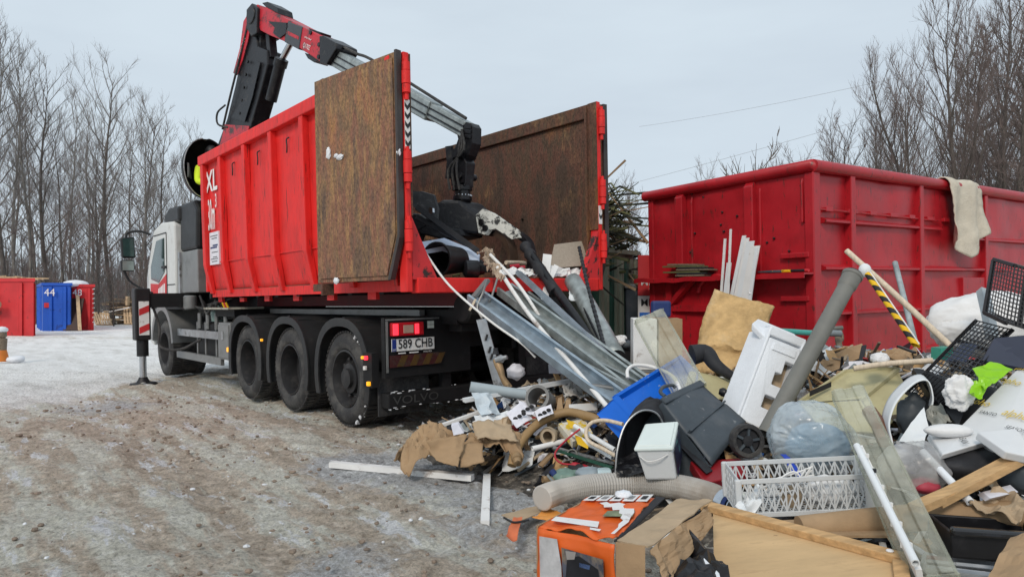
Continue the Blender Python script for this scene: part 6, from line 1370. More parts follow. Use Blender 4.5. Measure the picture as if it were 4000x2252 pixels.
slab('black_tray', 'thin black panel edge under the grey bin', 'panel', [(1690, 1100, 4.15), (1706, 1100, 4.2), (1792, 1182, 3.95), (1776, 1190, 3.9)], (0, .05, -.01), m_bmatt)
# white conduits
rod('white_hose', 'white conduit hooping over the blue crate', 'conduit', [(1578, 950, 4.9), (1578, 930, 4.95), (1596, 918, 5.0), (1640, 922, 5.0), (1690, 945, 4.85), (1712, 985, 4.6), (1714, 1000, 4.55)], .013, m_wpt, 10)
rod('white_hose', 'yellowed white conduit loop in front of the blue crate', 'conduit', [(1566, 1066, 4.4), (1520, 1056, 4.5), (1488, 1062, 4.55), (1474, 1082, 4.55), (1480, 1108, 4.5), (1520, 1130, 4.4), (1556, 1150, 4.3)], .013, m_woodc, 10)
# clear trough upright, cabinet, tan mat, polystyrene
def trough(name, label, p0, p1, w, d, m, side):
    a, b = W(*p0), W(*p1); L = (b - a); dn = L.normalized(); s = V(side); s = (s - dn * s.dot(dn)).normalized(); n = dn.cross(s).normalized()
    if n.y > 0: n = -n
    mb = MB(); prof = [(-.5, 0), (-.47, .8), (-.40, 1), (-.16, 1), (-.12, .8), (.12, .8), (.16, 1), (.40, 1), (.47, .8), (.5, 0)]
    r = solo(name, label, 'diffuser', mb.grid(lambda u, v: a + L * v + s * w * lerp(prof[min(int(u * 9), 8)][0], prof[min(int(u * 9), 8) + 1][0], u * 9 - min(int(u * 9), 8)) + n * d * lerp(prof[min(int(u * 9), 8)][1], prof[min(int(u * 9), 8) + 1][1], u * 9 - min(int(u * 9), 8)), 9, 10), m, solid=.006)
    for e in (a, b): MB().obox(e - s * w * .5, s * w, n * d * .9, dn * .008).build('end_cap', m, r)
    for e in (-.5, .5): MB().obox(a + s * w * (e - .02), L, s * w * .04, n * .02).build('edge', m, r)
trough('lamp_cover', 'dirty clear lamp cover leaning on the white cabinet, left of the tan mat', (1632, 800, 5.15), (1735, 985, 4.75), .235, .07, m_clear, (1, 0, .35))
cb_ = thing('cabinet', 'battered white cabinet with a cardboard side behind the clear lamp cover', 'cabinet', W(1640, 1000, 5.6))
q0 = W(1592, 930, 5.6); MB().obox(q0, W(1652, 930, 5.62) - q0, V((.05, .42, 0)), V((0, 0, .42))).build('body', m_wpt, cb_, bevel=.006)
MB().obox(q0 + V((.0, -.01, -.26)), W(1654, 930, 5.62) - q0, V((.05, .42, 0)), V((0, 0, .255))).build('drawer', m_gbox, cb_, bevel=.006)
q1 = W(1656, 930, 5.63); MB().obox(q1 + V((0, .0, -.02)), V((.20, .02, 0)), V((.05, .4, 0)), V((0, 0, .44))).build('cardboard_side', m_card, cb_)
solo('blue_packet', 'dark blue packet standing on the white cabinet', 'packet', MB().obox(q1 + V((-.02, .15, .43)), (.16, 0, 0), (0, .1, 0), (0, 0, .14)), m_navy, bevel=.02); rod('white_fork', 'thin white plastic rod standing on the cabinet', 'rod', [(1668, 790, 5.8), (1674, 768, 5.8)], .008, m_wpt, 6)
tubb = thing('waste_tub', 'black tub full of whitish rubbish beside the white cabinet', 'tub', W(1555, 905, 6.2))
q2 = W(1512, 915, 6.3); MB().prism([q2, q2 + V((.34, -.02, 0)), q2 + V((.36, -.02, .18)), q2 + V((-.02, 0, .18))], (.03, .3, 0)).build('body', m_bplas, tubb, bevel=.01)
for i, (u, v, s) in enumerate([(1530, 868, .07), (1552, 858, .08), (1575, 866, .07), (1562, 850, .05), (1540, 855, .05)]): bag('crumpled_litter', ['whitish crumpled litter in the black tub', 'dark round lid in the black tub'][i == 2], 'litter', (u, v, 6.3), s, s, s * .6, m_gpl if i == 2 else m_sack, .3, 2.0, i, 16, 12, **({'group': 'litter in the black tub'} if i != 2 else {}))
# tan mat, bent
def tanmat(u, v):
    b0, b1 = W(1744, 938, 5.45), W(1912, 952, 5.35); m0, m1 = W(1752, 846, 5.6), W(1905, 862, 5.5); t0, t1 = W(1800, 738, 5.75), W(1942, 772, 5.6)
    L_, M_, R_2 = lerp(b0, b1, u), lerp(m0, m1, u), lerp(t0, t1, u)
    p = (L_ * (1 - v) ** 2 + M_ * 2 * v * (1 - v) + R_2 * v * v); e = .10 * noise.noise(V((v * 3.5, 7, 0))) * (1 - 2 * u) + .03 * (1 - 2 * u) * noise.noise(V((v * 11, 2, 0))); p = p + (t1 - t0) * e; return p + V((0, -.20 * math.sin(math.pi * u) * (1 - .5 * v) - .06 * math.exp(-((v - .30 - .10 * math.sin(math.pi * u)) / .05) ** 2), .025 * math.sin(u * 5 + v * 3) + .03 * v * math.sin(u * 3 + 1))) + V((.012, .012, .012)) * fnoise((u * 5, v * 5, 0), 2)
solo('foam_mat', 'bent tan foam mat standing behind the polystyrene', 'mat', MB().grid(tanmat, 20, 26), m_mat, solid=.035, smooth=60)
def eps(label):
    r = thing('polystyrene_packing', label, 'packing', W(1900, 1060, 4.5))
    tl, tr, br_, bl = W(1938, 822, 4.55), W(2028, 858, 4.6), W(1962, 1100, 4.3), W(1852, 1050, 4.35)
    ax, ay = tr - tl, bl - tl; n = ax.cross(ay).normalized(); n = n if n.y < 0 else -n
    q = quad(tl, tr, br_, bl); D = -n * .20
    # left flank panel, front face built as frame pieces round cut-outs
    MB().prism([q(0, 0), q(0, 1), q(0, 1) + D + V((-.03, 0, 0)), q(0, 0) + D + V((-.03, 0, 0))], ax * .07).build('side_panel', m_eps, r, bevel=.008)
    MB().prism([q(1, 0), q(1, 1), q(1, 1) + D, q(1, 0) + D], -ax * .08).build('side_panel', m_eps, r, bevel=.008)
    MB().prism([q(.0, -.02), q(1, -.02), q(1, -.02) + D, q(0, -.02) + D], ay * .10).build('top_panel', m_eps, r, bevel=.01)
    fo = [(.07, .10), (.93, .10), (.93, .28), (.64, .28), (.64, .42), (.48, .42), (.48, .55), (.72, .55), (.72, .67), (.42, .67), (.42, .80), (.93, .80), (.93, 1.0), (.07, 1.0)]
    MB().prism([q(u, v) for u, v in fo], -n * .07).build('face', m_eps, r, bevel=.008)
    MB().prism([q(u, v) + n * .012 for u, v in ((.20, .14), (.80, .14), (.80, .22), (.20, .22))], -n * .0115).build('raised_panel', m_eps, r, bevel=.004)
    MB().prism([q(.05, .1) + D * .5, q(.95, .1) + D * .5, q(.95, .98) + D * .5, q(.05, .98) + D * .5], -n * .02).build('back_panel', m_card2, r)
    t0, t1 = W(1902, 804, 4.62), W(1990, 838, 4.7)
    MB().prism([W(1890, 812, 4.60), W(1905, 800, 4.75), W(1998, 838, 4.8), W(2018, 868, 4.7), W(1938, 862, 4.53)], V((0, .015, -.05))).build('top_flange', m_eps, r, bevel=.01)
    for k in range(3): MB().obox(W(1930 + k * 24, 822 + k * 11, 4.62), V((.05, .01, -.012)), V((-.01, .03, 0)), V((0, -.01, .012))).build('moulded_step', m_eps, r, bevel=.004)
eps('white polystyrene packing with square cut-outs standing beside the grey pipe')
slab('tan_panel', 'dirty tan plastic panel behind the grey bin', 'panel', [(1752, 995, 4.75), (1760, 936, 4.85), (1846, 956, 4.85), (1856, 972, 4.8), (1850, 1010, 4.7)], (0, .04, .0), m_cream, bevel=.008)
solo('hose_coupler', 'black hose coupling lying on the dirty tan panel', 'coupling', MB().lathe(W(1815, 985, 4.62), W(1838, 990, 4.6) - W(1815, 985, 4.62), [(-.02, .018), (0, .03), (.02, .03), (.022, .022), (.05, .034), (.09, .034), (.1, .028)], 16, True), m_bplas, smooth=40)
solo('rubber_boot', 'black rubber sleeve curving beside the clear lamp cover and tan mat', 'sleeve', MB().tube(bez(PL((1740, 892, 4.95), (1775, 888, 4.95), (1800, 918, 4.85), (1840, 946, 4.8)), 14), [.075 - .003 * i for i in range(15)], 16), m_bmatt, smooth=60)
slab('broken_plate', 'white broken board under the tan mat', 'board', [(1800, 925, 5.0), (1862, 942, 5.0), (1858, 960, 4.9), (1830, 955, 4.85)], (0, .05, .01), m_wpt)
# poles and pipes standing up
gp_ = thing('drain_pipe', 'long grey drain pipe with a socket end leaning over the heap', 'pipe', W(1935, 1085, 4.2))
pa_, pb_ = W(1925, 1092, 4.15), W(2128, 720, 4.55); pd = (pb_ - pa_).normalized()
MB().pipe(pa_, pb_, .0535, .049, 28).build('pipe', m_gpipe, gp_, smooth=50)
MB().lathe(pb_ - pd * .02, pd, [(0, .053), (.02, .060), (.03, .062), (.10, .062), (.105, .068), (.125, .069), (.13, .062), (.13, .056), (.03, .055)], 28).build('socket', m_gpipe, gp_, smooth=30)
MB().lathe(pb_ + pd * .085, pd, [(0, .055), (.035, .0565), (.035, .053), (0, .052)], 28).build('seal', m_bmatt, gp_)
rod('round_pole', 'long pale wooden pole crossing the striped pole', 'pole', [(2128, 630, 5.0), (2256, 745, 4.7), (2392, 872, 4.35)], .020, m_woodc, 12)
a, b = W(2176, 682, 4.85), W(2302, 868, 4.35); sp = thing('striped_pole', 'yellow and black striped pole leaning against the wooden pole', 'pole', b)
d = (b - a).normalized(); e1 = V((1, 0, .6)); e1 = (e1 - d * e1.dot(d)).normalized(); e2 = d.cross(e1); NS = 13
for k in range(NS):
    t0, t1 = k / NS, (k + 1) / NS; L = (b - a).length; rg = []
    for t in (t0, t1):
        rg.append([a + d * (t * L) + (e1 * math.cos(x) + e2 * math.sin(x)) * .019 + d * .022 * math.cos(x) for x in np.linspace(0, 2 * math.pi, 15)[:-1]])
    MB().rings(rg, True, False).build('black_band' if k % 2 else 'yellow_band', m_btxt if k % 2 else nmat('band_yellow', (.80, .48, .01), .5, var=.1), sp, smooth=60)
MB().ball(a - d * .01, .042, .042, .05, 14, 8).build('white_cap', m_wpl, sp, smooth=70); MB().tube([a - d * .02 + e1 * .022, b + e1 * .022], .006, 6).build('white_edge', m_wpt, sp)
rod('steel_pole', 'grey steel pole standing against the skip behind the striped pole', 'pole', [(2250, 660, 5.6), (2302, 868, 5.0)], .021, m_galv, 12)
rod('teal_pipe', 'teal pipe poking out between polystyrene and drain pipe', 'pipe', [(1965, 832, 5.2), (2062, 838, 5.3)], .022, m_teal, 12)
rod('grey_sleeve', 'grey pipe end continuing the teal pipe behind the drain pipe', 'pipe', [(2060, 836, 5.3), (2112, 838, 5.35)], .026, nmat('slv', (.22, .25, .27), .5), 12)
spd = solo('spade_handle', 'wooden spade handle with a grey grip against the skip', 'spade', MB().tube(bez(PL((2104, 834, 5.5), (2110, 870, 5.4), (2124, 945, 5.2)), 10), [.014, .018, .022, .024, .024, .024, .024, .024, .024, .024, .024], 10), m_woodo, smooth=60)
MB().tube(PL((2086, 826, 5.52), (2118, 824, 5.52)), .018, 10).build('grip', m_gpipe, spd); MB().tube(bez(PL((2112, 828, 5.52), (2118, 850, 5.48), (2106, 866, 5.42)), 6), .012, 6).build('fork', m_woodo, spd)
rod('broom_handle', 'pale broom handle lying level on the cream crate', 'handle', [(2146, 926, 4.15), (2230, 914, 4.1), (2345, 906, 4.0)], .017, m_woodc, 12)
# cream crate broken open
o0 = thing('broken_crate', 'cracked cream plastic crate gaping under the broom handle', 'crate', W(2140, 1040, 4.1))
fr = PL((2008, 1010, 4.35), (2128, 932, 4.45), (2262, 925, 4.3), (2268, 960, 4.1), (2150, 1045, 4.0), (2080, 1056, 4.05))
MB().prism(PL((2012, 1012, 4.3), (2124, 934, 4.45), (2250, 926, 4.35), (2166, 1002, 4.15)), (0, .012, -.006)).build('inner_face', m_cream, o0)
MB().prism(PL((2166, 1004, 4.14), (2256, 928, 4.33), (2292, 1005, 4.1), (2222, 1085, 3.95)), (0, .012, .006)).build('side_face', m_cream, o0)
MB().prism(PL((2012, 1014, 4.28), (2164, 1006, 4.13), (2222, 1088, 3.94), (2070, 1080, 4.0)), (0, .012, -.012)).build('bottom_face', m_cream, o0)
for p, q in (((2010, 1010, 4.3), (2126, 932, 4.45)), ((2126, 932, 4.45), (2256, 925, 4.34)), ((2258, 927, 4.32), (2166, 1004, 4.13))): MB().beam(W(*p), W(*q), .022, .02).build('rim', m_cream, o0)
MB().obox(W(2036, 996, 4.24), W(2090, 972, 4.3) - W(2036, 996, 4.24), V((0, .004, 0)), V((0, 0, .032))).build('hand_hole', m_btxt, o0)
sheet('brown_paper', 'brown crumpled paper with a tube above the broom handle', 'paper', [(2210, 905, 4.3), (2240, 872, 4.4), (2304, 878, 4.35), (2290, 902, 4.2)], m_card, .04, 12, 10, 9, 3, .003, .2); bag('rag_ball', 'white rag ball on the end of the broom handle', 'rag', (2212, 902, 4.15), .05, .05, .04, m_sack, .2, 2, 3, 16, 12)
board('perforated_strip', 'thin black perforated strip beside the brown paper', 'strip', (2258, 870, 4.15), (2300, 886, 4.0), .02, .012, m_bplas)
# black mesh crates
def mesh_wall(o, ax, ay, nx_, ny_, w, t, m, name, r, diag=False):
    o, ax, ay = V(o), V(ax), V(ay); n = ax.cross(ay).normalized() * t; mb = MB()
    for i in range(nx_ + 1): mb.obox(o + ax * (i / nx_) - ax.normalized() * w / 2, ax.normalized() * w, ay, n)
    for j in range(ny_ + 1): mb.obox(o + ay * (j / ny_) - ay.normalized() * w / 2 + n * .15, ax, ay.normalized() * w, n * .7)
    return mb.build(name, m, r)
def mesh_crate(label, o, ax, ay, az, m, nx_, ny_, nz_, w=.006, rim=.02, name='mesh_crate', group=None):
    o, ax, ay, az = V(o), V(ax), V(ay), V(az); r = thing(name, label, 'crate', o, group=group)
    mesh_wall(o, ax, ay, nx_, ny_, w, .004, m, 'mesh_floor', r)
    for (q, d, k) in ((o, ax, nx_), (o + ay, ax, nx_), (o, ay, ny_), (o + ax, ay, ny_)):
        mesh_wall(q, d, az, k, nz_, w, .004, m, 'mesh_side', r)
        MB().beam(q + az, q + d + az, rim, rim * 1.2, az).build('rim', m, r, bevel=.003)
    for q in (o, o + ax, o + ay, o + ax + ay): MB().beam(q, q + az, rim * 1.1, rim * 1.1, ax).build('corner', m, r, bevel=.003)
    return r
o_, x_, y_ = W(2330, 935, 3.75), W(2455, 805, 4.05), W(2418, 972, 3.45)
mesh_crate('black mesh crate tilted towards the camera above the insulation boards', o_, x_ - o_, y_ - o_, V((-.03, .14, -.13)), m_bplas, 16, 9, 5, .006)
slab('blue_card', 'dark blue card lying inside the tilted black mesh crate', 'card', [(2378, 905, 3.86), (2418, 862, 3.95), (2462, 866, 3.8), (2430, 908, 3.7)], (0, .004, -.004), nmat('slate_blue', (.06, .08, .14), .6))
o_ = W(2530, 812, 3.7)
mesh_crate('black mesh crate standing on end at the top of the heap', o_, W(2624, 842, 3.6) - o_, W(2552, 668, 3.85) - o_, V((.05, .24, .05)), m_bplas, 10, 14, 8, .007)
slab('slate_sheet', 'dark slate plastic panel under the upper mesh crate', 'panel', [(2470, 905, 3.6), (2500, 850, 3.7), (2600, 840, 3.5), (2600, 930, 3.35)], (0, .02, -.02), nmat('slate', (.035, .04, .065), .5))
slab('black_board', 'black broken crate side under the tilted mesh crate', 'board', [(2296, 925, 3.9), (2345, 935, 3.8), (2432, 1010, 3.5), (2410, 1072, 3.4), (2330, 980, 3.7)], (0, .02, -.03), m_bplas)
sheet('lime_plastic', 'bright lime green plastic sheet in front of the mesh crates', 'plastic', [(2446, 930, 3.45), (2490, 908, 3.5), (2538, 935, 3.4), (2468, 988, 3.3)], m_lime, .05, 14, 12, 4, 6, .004); sheet('lime_plastic', 'lime green plastic fold hanging below the larger lime sheet', 'plastic', [(2440, 955, 3.38), (2486, 962, 3.38), (2470, 996, 3.28), (2440, 992, 3.28)], m_lime, .04, 10, 10, 6, 9, .004)
bag('white_glove', 'crumpled white glove-like film beside the lime plastic', 'film', (2412, 985, 3.38), .07, .05, .08, m_sack, .4, 2.2, 4, 26, 18)
rod('light_profile', 'pale blue-grey metal profile standing before the white sack', 'profile', [(2470, 730, 4.35), (2486, 800, 4.2), (2494, 850, 4.1)], .035, nmat('prof', (.42, .47, .50), .5), 4)
bag('white_sack', 'bulging white sack lying against the dark red skip', 'sack', (2490, 815, 4.75), .42, .22, .23, m_sack, .16, 1.2, 3, 40, 26); bag('white_sack', 'smaller white sack bulging beside the wooden pole end', 'sack', (2412, 838, 4.7), .15, .15, .12, m_sack, .2, 1.4, 7, 30, 20)
slab('green_block', 'small green block behind the tilted mesh crate', 'block', [(2366, 875, 4.2), (2396, 872, 4.2), (2396, 905, 4.15), (2366, 905, 4.15)], (0, .1, 0), nmat('jade', (.03, .25, .18), .5))
# insulation boards with yellow print
def insul(label, pts, th, texts, seed):
    o = slab('insulation_board', label, 'insulation', pts, (.0, .02, -th), nmat('insulation_white', (.68, .69, .70), .6, var=.05, dirt=(.50, .49, .46), da=.3, ds=5, soft=.3), bevel=.006)
    a, b, c, d = PL(*pts[:4]); q = quad(a, b, c, d); n = (b - a).cross(d - a).normalized(); n = n if n.z > 0 or n.y < 0 else -n
    if n.dot(V((0, 0, H)) - a) < 0: n = -n
    def on(u, v):
        o_c = V((0, 0, H)); dr_ = W(u, v, 1.) - o_c; return o_c + dr_ * ((a - o_c).dot(n) / dr_.dot(n))
    for s, u, v, sz, m, ang in texts:
        e = (on(u + 8, v + 8 * ang) - on(u, v)).normalized(); f = n.cross(e); text('print', s, on(u, v) + n * .006, e, f, sz, m, o)
insul('large white insulation board with yellow print, propped highest in the heap', [(2418, 1068, 3.3), (2612, 872, 3.5), (2650, 1095, 2.9), (2500, 1126, 3.02)], .03, [('opho', 2466, 1014, .062, m_ytxt, .22), ('opho', 2545, 962, .058, m_ytxt, .22), ('alpho', 2558, 1046, .066, m_ytxt, .25), ('SANTO', 2486, 1042, .030, m_btxt, .22), ('SEASON', 2556, 1082, .030, m_btxt, .25), ('opho', 2570, 928, .05, m_ytxt, .22)], 1)
insul('white insulation board marked BAIN at the lower edge of the boards', [(2335, 1090, 3.25), (2448, 1060, 3.3), (2485, 1108, 3.05), (2370, 1142, 2.95)], .03, [('BAIN', 2424, 1112, .040, m_btxt, 1.6), ('opho', 2362, 1092, .04, m_ytxt, -.3)], 2)
insul('white insulation board edge jutting out above the wooden boards', [(2458, 1085, 3.0), (2560, 1075, 3.05), (2600, 1150, 2.8), (2530, 1135, 2.8)], .035, [], 3)
bag('paper_roll', 'rolled white paper lying on the BAIN insulation board', 'paper', (2385, 1082, 3.15), .11, .05, .03, m_sack, .06, 1.2, 2, 24, 14)
# white curled bucket / collar
cpath = bez(PL((2246, 1122, 3.42), (2236, 1070, 3.48), (2256, 1005, 3.55), (2296, 962, 3.6), (2332, 962, 3.6), (2346, 1000, 3.56), (2340, 1024, 3.54)), 30)
solo('curled_sheet', 'white curled plastic collar gaping open beside the insulation boards', 'sheet', MB().grid(lambda u, v: cpath[int(round(u * 30))] + V((.05 + .04 * u, .17, .01)) * v + V((0, 0, .012 * math.sin(u * 11))), 30, 6), m_wpl, solid=.006, smooth=60)
sheet('white_flap', 'white triangular flap below the curled collar', 'flap', [(2262, 1110, 3.4), (2322, 1020, 3.5), (2335, 1072, 3.4), (2325, 1125, 3.3)], m_wpl, .015, 8, 8, 4, 2, .005); bag('dark_rags', 'dark grey rags stuffed in the curled collar', 'rags', (2300, 1050, 3.72), .09, .06, .12, m_gpl, .3, 2.0, 6, 24, 16)
sheet('grey_film', 'grey film scrap between the collar and the mesh crate', 'film', [(2330, 1040, 3.5), (2362, 1010, 3.55), (2395, 1062, 3.4), (2345, 1080, 3.35)], nmat('film_grey', (.24, .24, .21), .4, var=.2), .04, 10, 10, 7, 3)
rod('brown_bottle', 'brown glass-like tube behind the long clear lamp cover', 'tube', [(2186, 1035, 3.75), (2210, 1070, 3.6), (2226, 1110, 3.5)], .04, nmat('brown_gloss', (.14, .05, .02), .25), 12)
# blue bag, film bag
bag('plastic_bag', 'large pale blue plastic bag stuffed full beside the long lamp cover', 'bag', (2040, 1105, 3.75), .235, .18, .19, m_bag, .34, 1.0, 2, 130, 90, cr=.75)
bag('bag_filling', 'blue-grey stuffing showing through the large plastic bag', 'stuffing', (2052, 1118, 3.78), .17, .12, .115, nmat('stuff_blue', (.22, .36, .50), .8, var=.35, vs=6), .18, 1.4, 5, 30, 20)
bag('plastic_bag', 'clear crumpled plastic bag with red contents right of the lamp cover', 'bag', (2300, 1175, 3.05), .15, .12, .11, m_film, .25, 1.8, 9, 44, 30)
bag('red_packet', 'pinkish red packet inside the clear bag', 'packet', (2326, 1220, 2.98), .06, .05, .035, nmat('pinkred', (.42, .05, .08), .6, var=.3), .2, 2, 3, 18, 12)
sheet('blue_tarp', 'deep blue plastic strip under the blue bag', 'strip', [(1962, 1140, 3.62), (1975, 1140, 3.62), (2032, 1210, 3.45), (2010, 1212, 3.45)], nmat('royal', (.01, .05, .42), .4), .02, 6, 10, 5, 2)
# long clear lamp cover with white tubes
trough('lamp_cover', 'long dirty clear lamp cover with a white tube, propped on the wooden panel', (2135, 998, 3.55), (2352, 1475, 2.35), .16, .06, m_clear, (1, 0, .35))
hollow('fluorescent_tube', 'white tube lying along the long clear lamp cover', 'tube', (2154, 1120, 3.0), (2302, 1415, 2.27), .014, m_wpl, .010)
board('lamp_tray', 'white metal lamp tray under the long clear lamp cover', 'tray', (2164, 1130, 3.06), (2312, 1445, 2.30), .045, .02, m_wpt, V((1, 0, .3)))
for i in range(6):
    t = .1 + .15 * i; a = lerp(W(2160, 1125, 3.0), W(2304, 1432, 2.27), t); solo('tube_clip', 'small clip holding the white tube to its tray', 'clip', MB().obox(a + V((-.02, -.014, .0)), (.04, .006, 0), (0, .012, 0), (0, 0, .016)), m_bmatt if i == 1 else m_wpt, 'tube clips')
hollow('fluorescent_tube', 'white tube crossing the clear bag right of the lamp cover', 'tube', (2320, 1135, 3.05), (2440, 1262, 2.75), .016, m_eps, .011)
# white lattice crate
o_ = W(1860, 1300, 3.10); x_ = W(2222, 1285, 3.05) - o_; y_ = V((.02, .26, .02)); z_ = V((-.005, .015, .165))
m_lat = nmat('old_lattice_plastic', (.56, .585, .60), .5, var=.08, vs=5, dirt=(.36, .35, .33), da=.42, ds=5, soft=.4)
lc = thing('lattice_crate', 'white plastic lattice crate with diamond sides in front of the blue bag', 'crate', o_)
def lattice(q, d, zz, k, name):
    q, d, zz = V(q), V(d), V(zz); mb = MB(); n = d.cross(zz).normalized() * .006
    for i in range(k):
        for s in (0, 1):
            a, b = q + d * (i / k) + zz * (.12 if s else .88), q + d * ((i + 1) / k) + zz * (.88 if s else .12); mb.beam(a, b, .006, .006, n)
            a, b = q + d * ((i + .5) / k) + zz * (.12 if s else .88), q + d * (min(i + 1.0, k) / k) + zz * .5; mb.beam(a, b, .005, .005, n)
    for i in range(k + 1): mb.beam(q + d * (i / k) + zz * .1, q + d * (i / k) + zz * .9, .007, .007, n)
    o = mb.build(name, m_lat, lc)
    MB().obox(q + zz * .88, d, n * 1.2, zz * .14).build('rim', m_lat, lc, bevel=.003); MB().obox(q - zz * .02, d, n * 1.2, zz * .14).build('bottom_rail', m_lat, lc, bevel=.003)
lattice(o_, x_, z_, 12, 'lattice_side'); lattice(o_ + y_, x_, z_, 12, 'lattice_side'); lattice(o_, y_, z_, 5, 'lattice_side'); lattice(o_ + x_, y_, z_, 5, 'lattice_side')
mesh_wall(o_, x_, y_, 26, 10, .005, .004, m_lat, 'mesh_floor', lc)
for q in (o_, o_ + x_, o_ + y_, o_ + x_ + y_): MB().beam(q, q + z_ * 1.02, .03, .03, x_).build('corner', m_lat, lc, bevel=.008)
MB().obox(o_ + x_ * .88 + z_ * .1 - y_.normalized() * .004, x_ * .12, y_.normalized() * .004, z_ * .8).build('blank_panel', m_lat, lc)
sheet('white_polythene', 'white polythene slumped over the left end of the lattice crate', 'polythene', [(1845, 1275, 3.05), (1905, 1222, 3.2), (1930, 1245, 3.15), (1880, 1310, 2.98)], m_wpl, .05, 14, 12, 6, 2); bag('white_polythene', 'crumpled white polythene inside the lattice crate', 'polythene', (2085, 1235, 3.2), .12, .08, .07, m_sack, .3, 2, 11, 28, 18)
bag('grey_sponge', 'beige lump of foam sitting in the lattice crate', 'foam', (1988, 1252, 3.2), .05, .05, .07, m_card2, .2, 1.8, 2, 18, 12)
rw2 = random.Random(8)
for i in range(9):
    pts = [(1920 + rw2.uniform(-30, 15), 1225 + rw2.uniform(-35, 30), 3.2 + rw2.uniform(-.1, .1)), (1985 + rw2.uniform(-20, 20), 1195 + rw2.uniform(-15, 45), 3.15), (2030 + rw2.uniform(-8, 20), 1165 + rw2.uniform(0, 75), 3.12)]
    rod('white_wire', 'thin white coated wire sticking out over the lattice crate', 'wire', pts, .004, m_wpt, 6, group='white wires over the lattice crate')
for i in range(5): board('pale_lath', 'thin pale green lath in the bundle between duct and lattice crate', 'lath', (1818 + i * 6, 1208 + i * 5, 3.5), (1880 + i * 4, 1252 + i * 5, 3.25), .016, .006, nmat('pale_lath', (.58, .64, .58), .6), V((0, -.6, 1)), group='pale lath bundle')
# ribbed duct
path = bez(PL((1362, 1252, 3.75), (1400, 1238, 3.85), (1480, 1222, 3.95), (1600, 1216, 4.0), (1700, 1222, 3.9), (1780, 1242, 3.75), (1820, 1262, 3.65)), 200)
du = solo('ribbed_duct', 'ribbed grey flexible duct lying across the front of the heap', 'duct', MB().tube(path, [.066 + .0035 * (1 if (i // 1) % 2 else -1) for i in range(201)], 18), m_flex)
e = (path[-1] - path[-6]).normalized(); MB().lathe(path[-1] - e * .01, e, [(0, .07), (.0, .074), (.05, .074), (.055, .068), (.09, .068), (.09, .06), (.0, .06)], 24).build('chrome_collar', m_chrome, du, smooth=30); MB().lathe(path[-1] + e * .045, e, [(0, .0755), (.012, .0765), (.024, .0755)], 24).build('blue_ring', m_navy, du)
# orange carton
oc = thing('orange_carton', 'torn orange printed carton with brown flaps in the foreground', 'carton', W(1480, 1580, 2.6))
f0, f1 = W(1354, 1322, 2.62), W(1544, 1362, 2.36); ux = f1 - f0; k0 = W(1500, 1246, 3.05) - f0; dz = V((.0, .0, -.40))
T0, T1, T2, T3 = f0, f1, W(1650, 1248, 2.95), W(1480, 1252, 3.0)
crumple(T0, T1, T2, T3, 24, 20, .016, 5, 4).build('top_flap', m_or, oc, solid=.005, smooth=30)
crumple(T0 - ZUP * .007, T1 - ZUP * .007, T1 + dz, T0 + dz, 20, 20, .014, 5, 9).build('front_panel', m_or, oc, solid=.005, smooth=30)
MB().prism([T1 + V((.006, .004, -.002)), W(1622, 1372, 2.33), W(1622, 1372, 2.33) + dz, T1 + V((.006, .004, 0)) + dz], (0, .006, 0)).build('side_panel', m_card, oc)
MB().prism([T0 + V((-.008, .004, 0)), T3, T3 + dz, T0 + V((-.008, .004, 0)) + dz], (.006, 0, 0)).build('back_panel', m_card, oc)
sd = crumple(W(1552, 1362, 2.38), W(1700, 1256, 2.9), W(1790, 1256, 2.85), W(1628, 1378, 2.34), 12, 8, .012, 5, 3); sd.build('brown_flap', m_card2, oc, solid=.005)
sd = crumple(W(1635, 1380, 2.34), W(1790, 1262, 2.84), W(1792, 1312, 2.75), W(1668, 1480, 2.25), 14, 10, .025, 6, 5, .1); sd.build('torn_flap', m_card, oc, solid=.005)
MB().prism([T1 + V((.0, .006, .003)), W(1556, 1362, 2.385), W(1672, 1250, 2.93), T2 + V((0, 0, .003))], (0, 0, -.004)).build('dark_strip', m_bmatt, oc)
qt = quad(T0, T1, T2, T3); nt = (T1 - T0).cross(T3 - T0).normalized(); nt = nt if nt.z > 0 else -nt
def decal(name, uv, m, parent, q, n, k=.003):
    k = k + .012
    return decal0(name, uv, m, parent, q, n, k)
def decal0(name, uv, m, parent, q, n, k=.003): return MB().add([q(u, v) + n * k for u, v in uv], [tuple(range(len(uv)))]).build(name, m, parent)
decal('white_label', [(.10, .10), (.72, .12), (.66, .24), (.08, .22)], m_wpt, oc, qt, nt); decal('white_strip', [(.55, .06), (.78, .06), (.78, .10), (.55, .10)], m_wpt, oc, qt, nt)
decal('green_picture', [(.62, .36), (.98, .42), (.94, .56), (.60, .50)], nmat('olive_print', (.17, .20, .12), .6, var=.4, vs=20), oc, qt, nt)
for k in range(5): decal('icon_panel', [(.06 + .19 * k, .78), (.22 + .19 * k, .78), (.22 + .19 * k, .97), (.06 + .19 * k, .97)], m_wpt, oc, qt, nt)
for k in range(5): decal('icon', [(.10 + .19 * k, .83), (.18 + .19 * k, .83), (.18 + .19 * k, .92), (.10 + .19 * k, .92)], [m_btxt, nmat('icon_grey', (.25, .25, .25), .6)][k % 2], oc, qt, nt, .005)
tear = [(.36, .70), (.44, .74), (.52, .69), (.62, .73), (.70, .70), (.78, .68), (.84, .62), (.90, .60), (.96, .50), (.97, .40), (1.0, .30), (.98, .2), (.97, .06), (.93, .05), (.94, .18), (.91, .24), (.92, .32), (.86, .36), (.84, .44), (.78, .46), (.74, .54), (.66, .52), (.60, .60), (.50, .58), (.46, .64)]; decal('torn_white', tear, m_wpt, oc, qt, nt, .004)
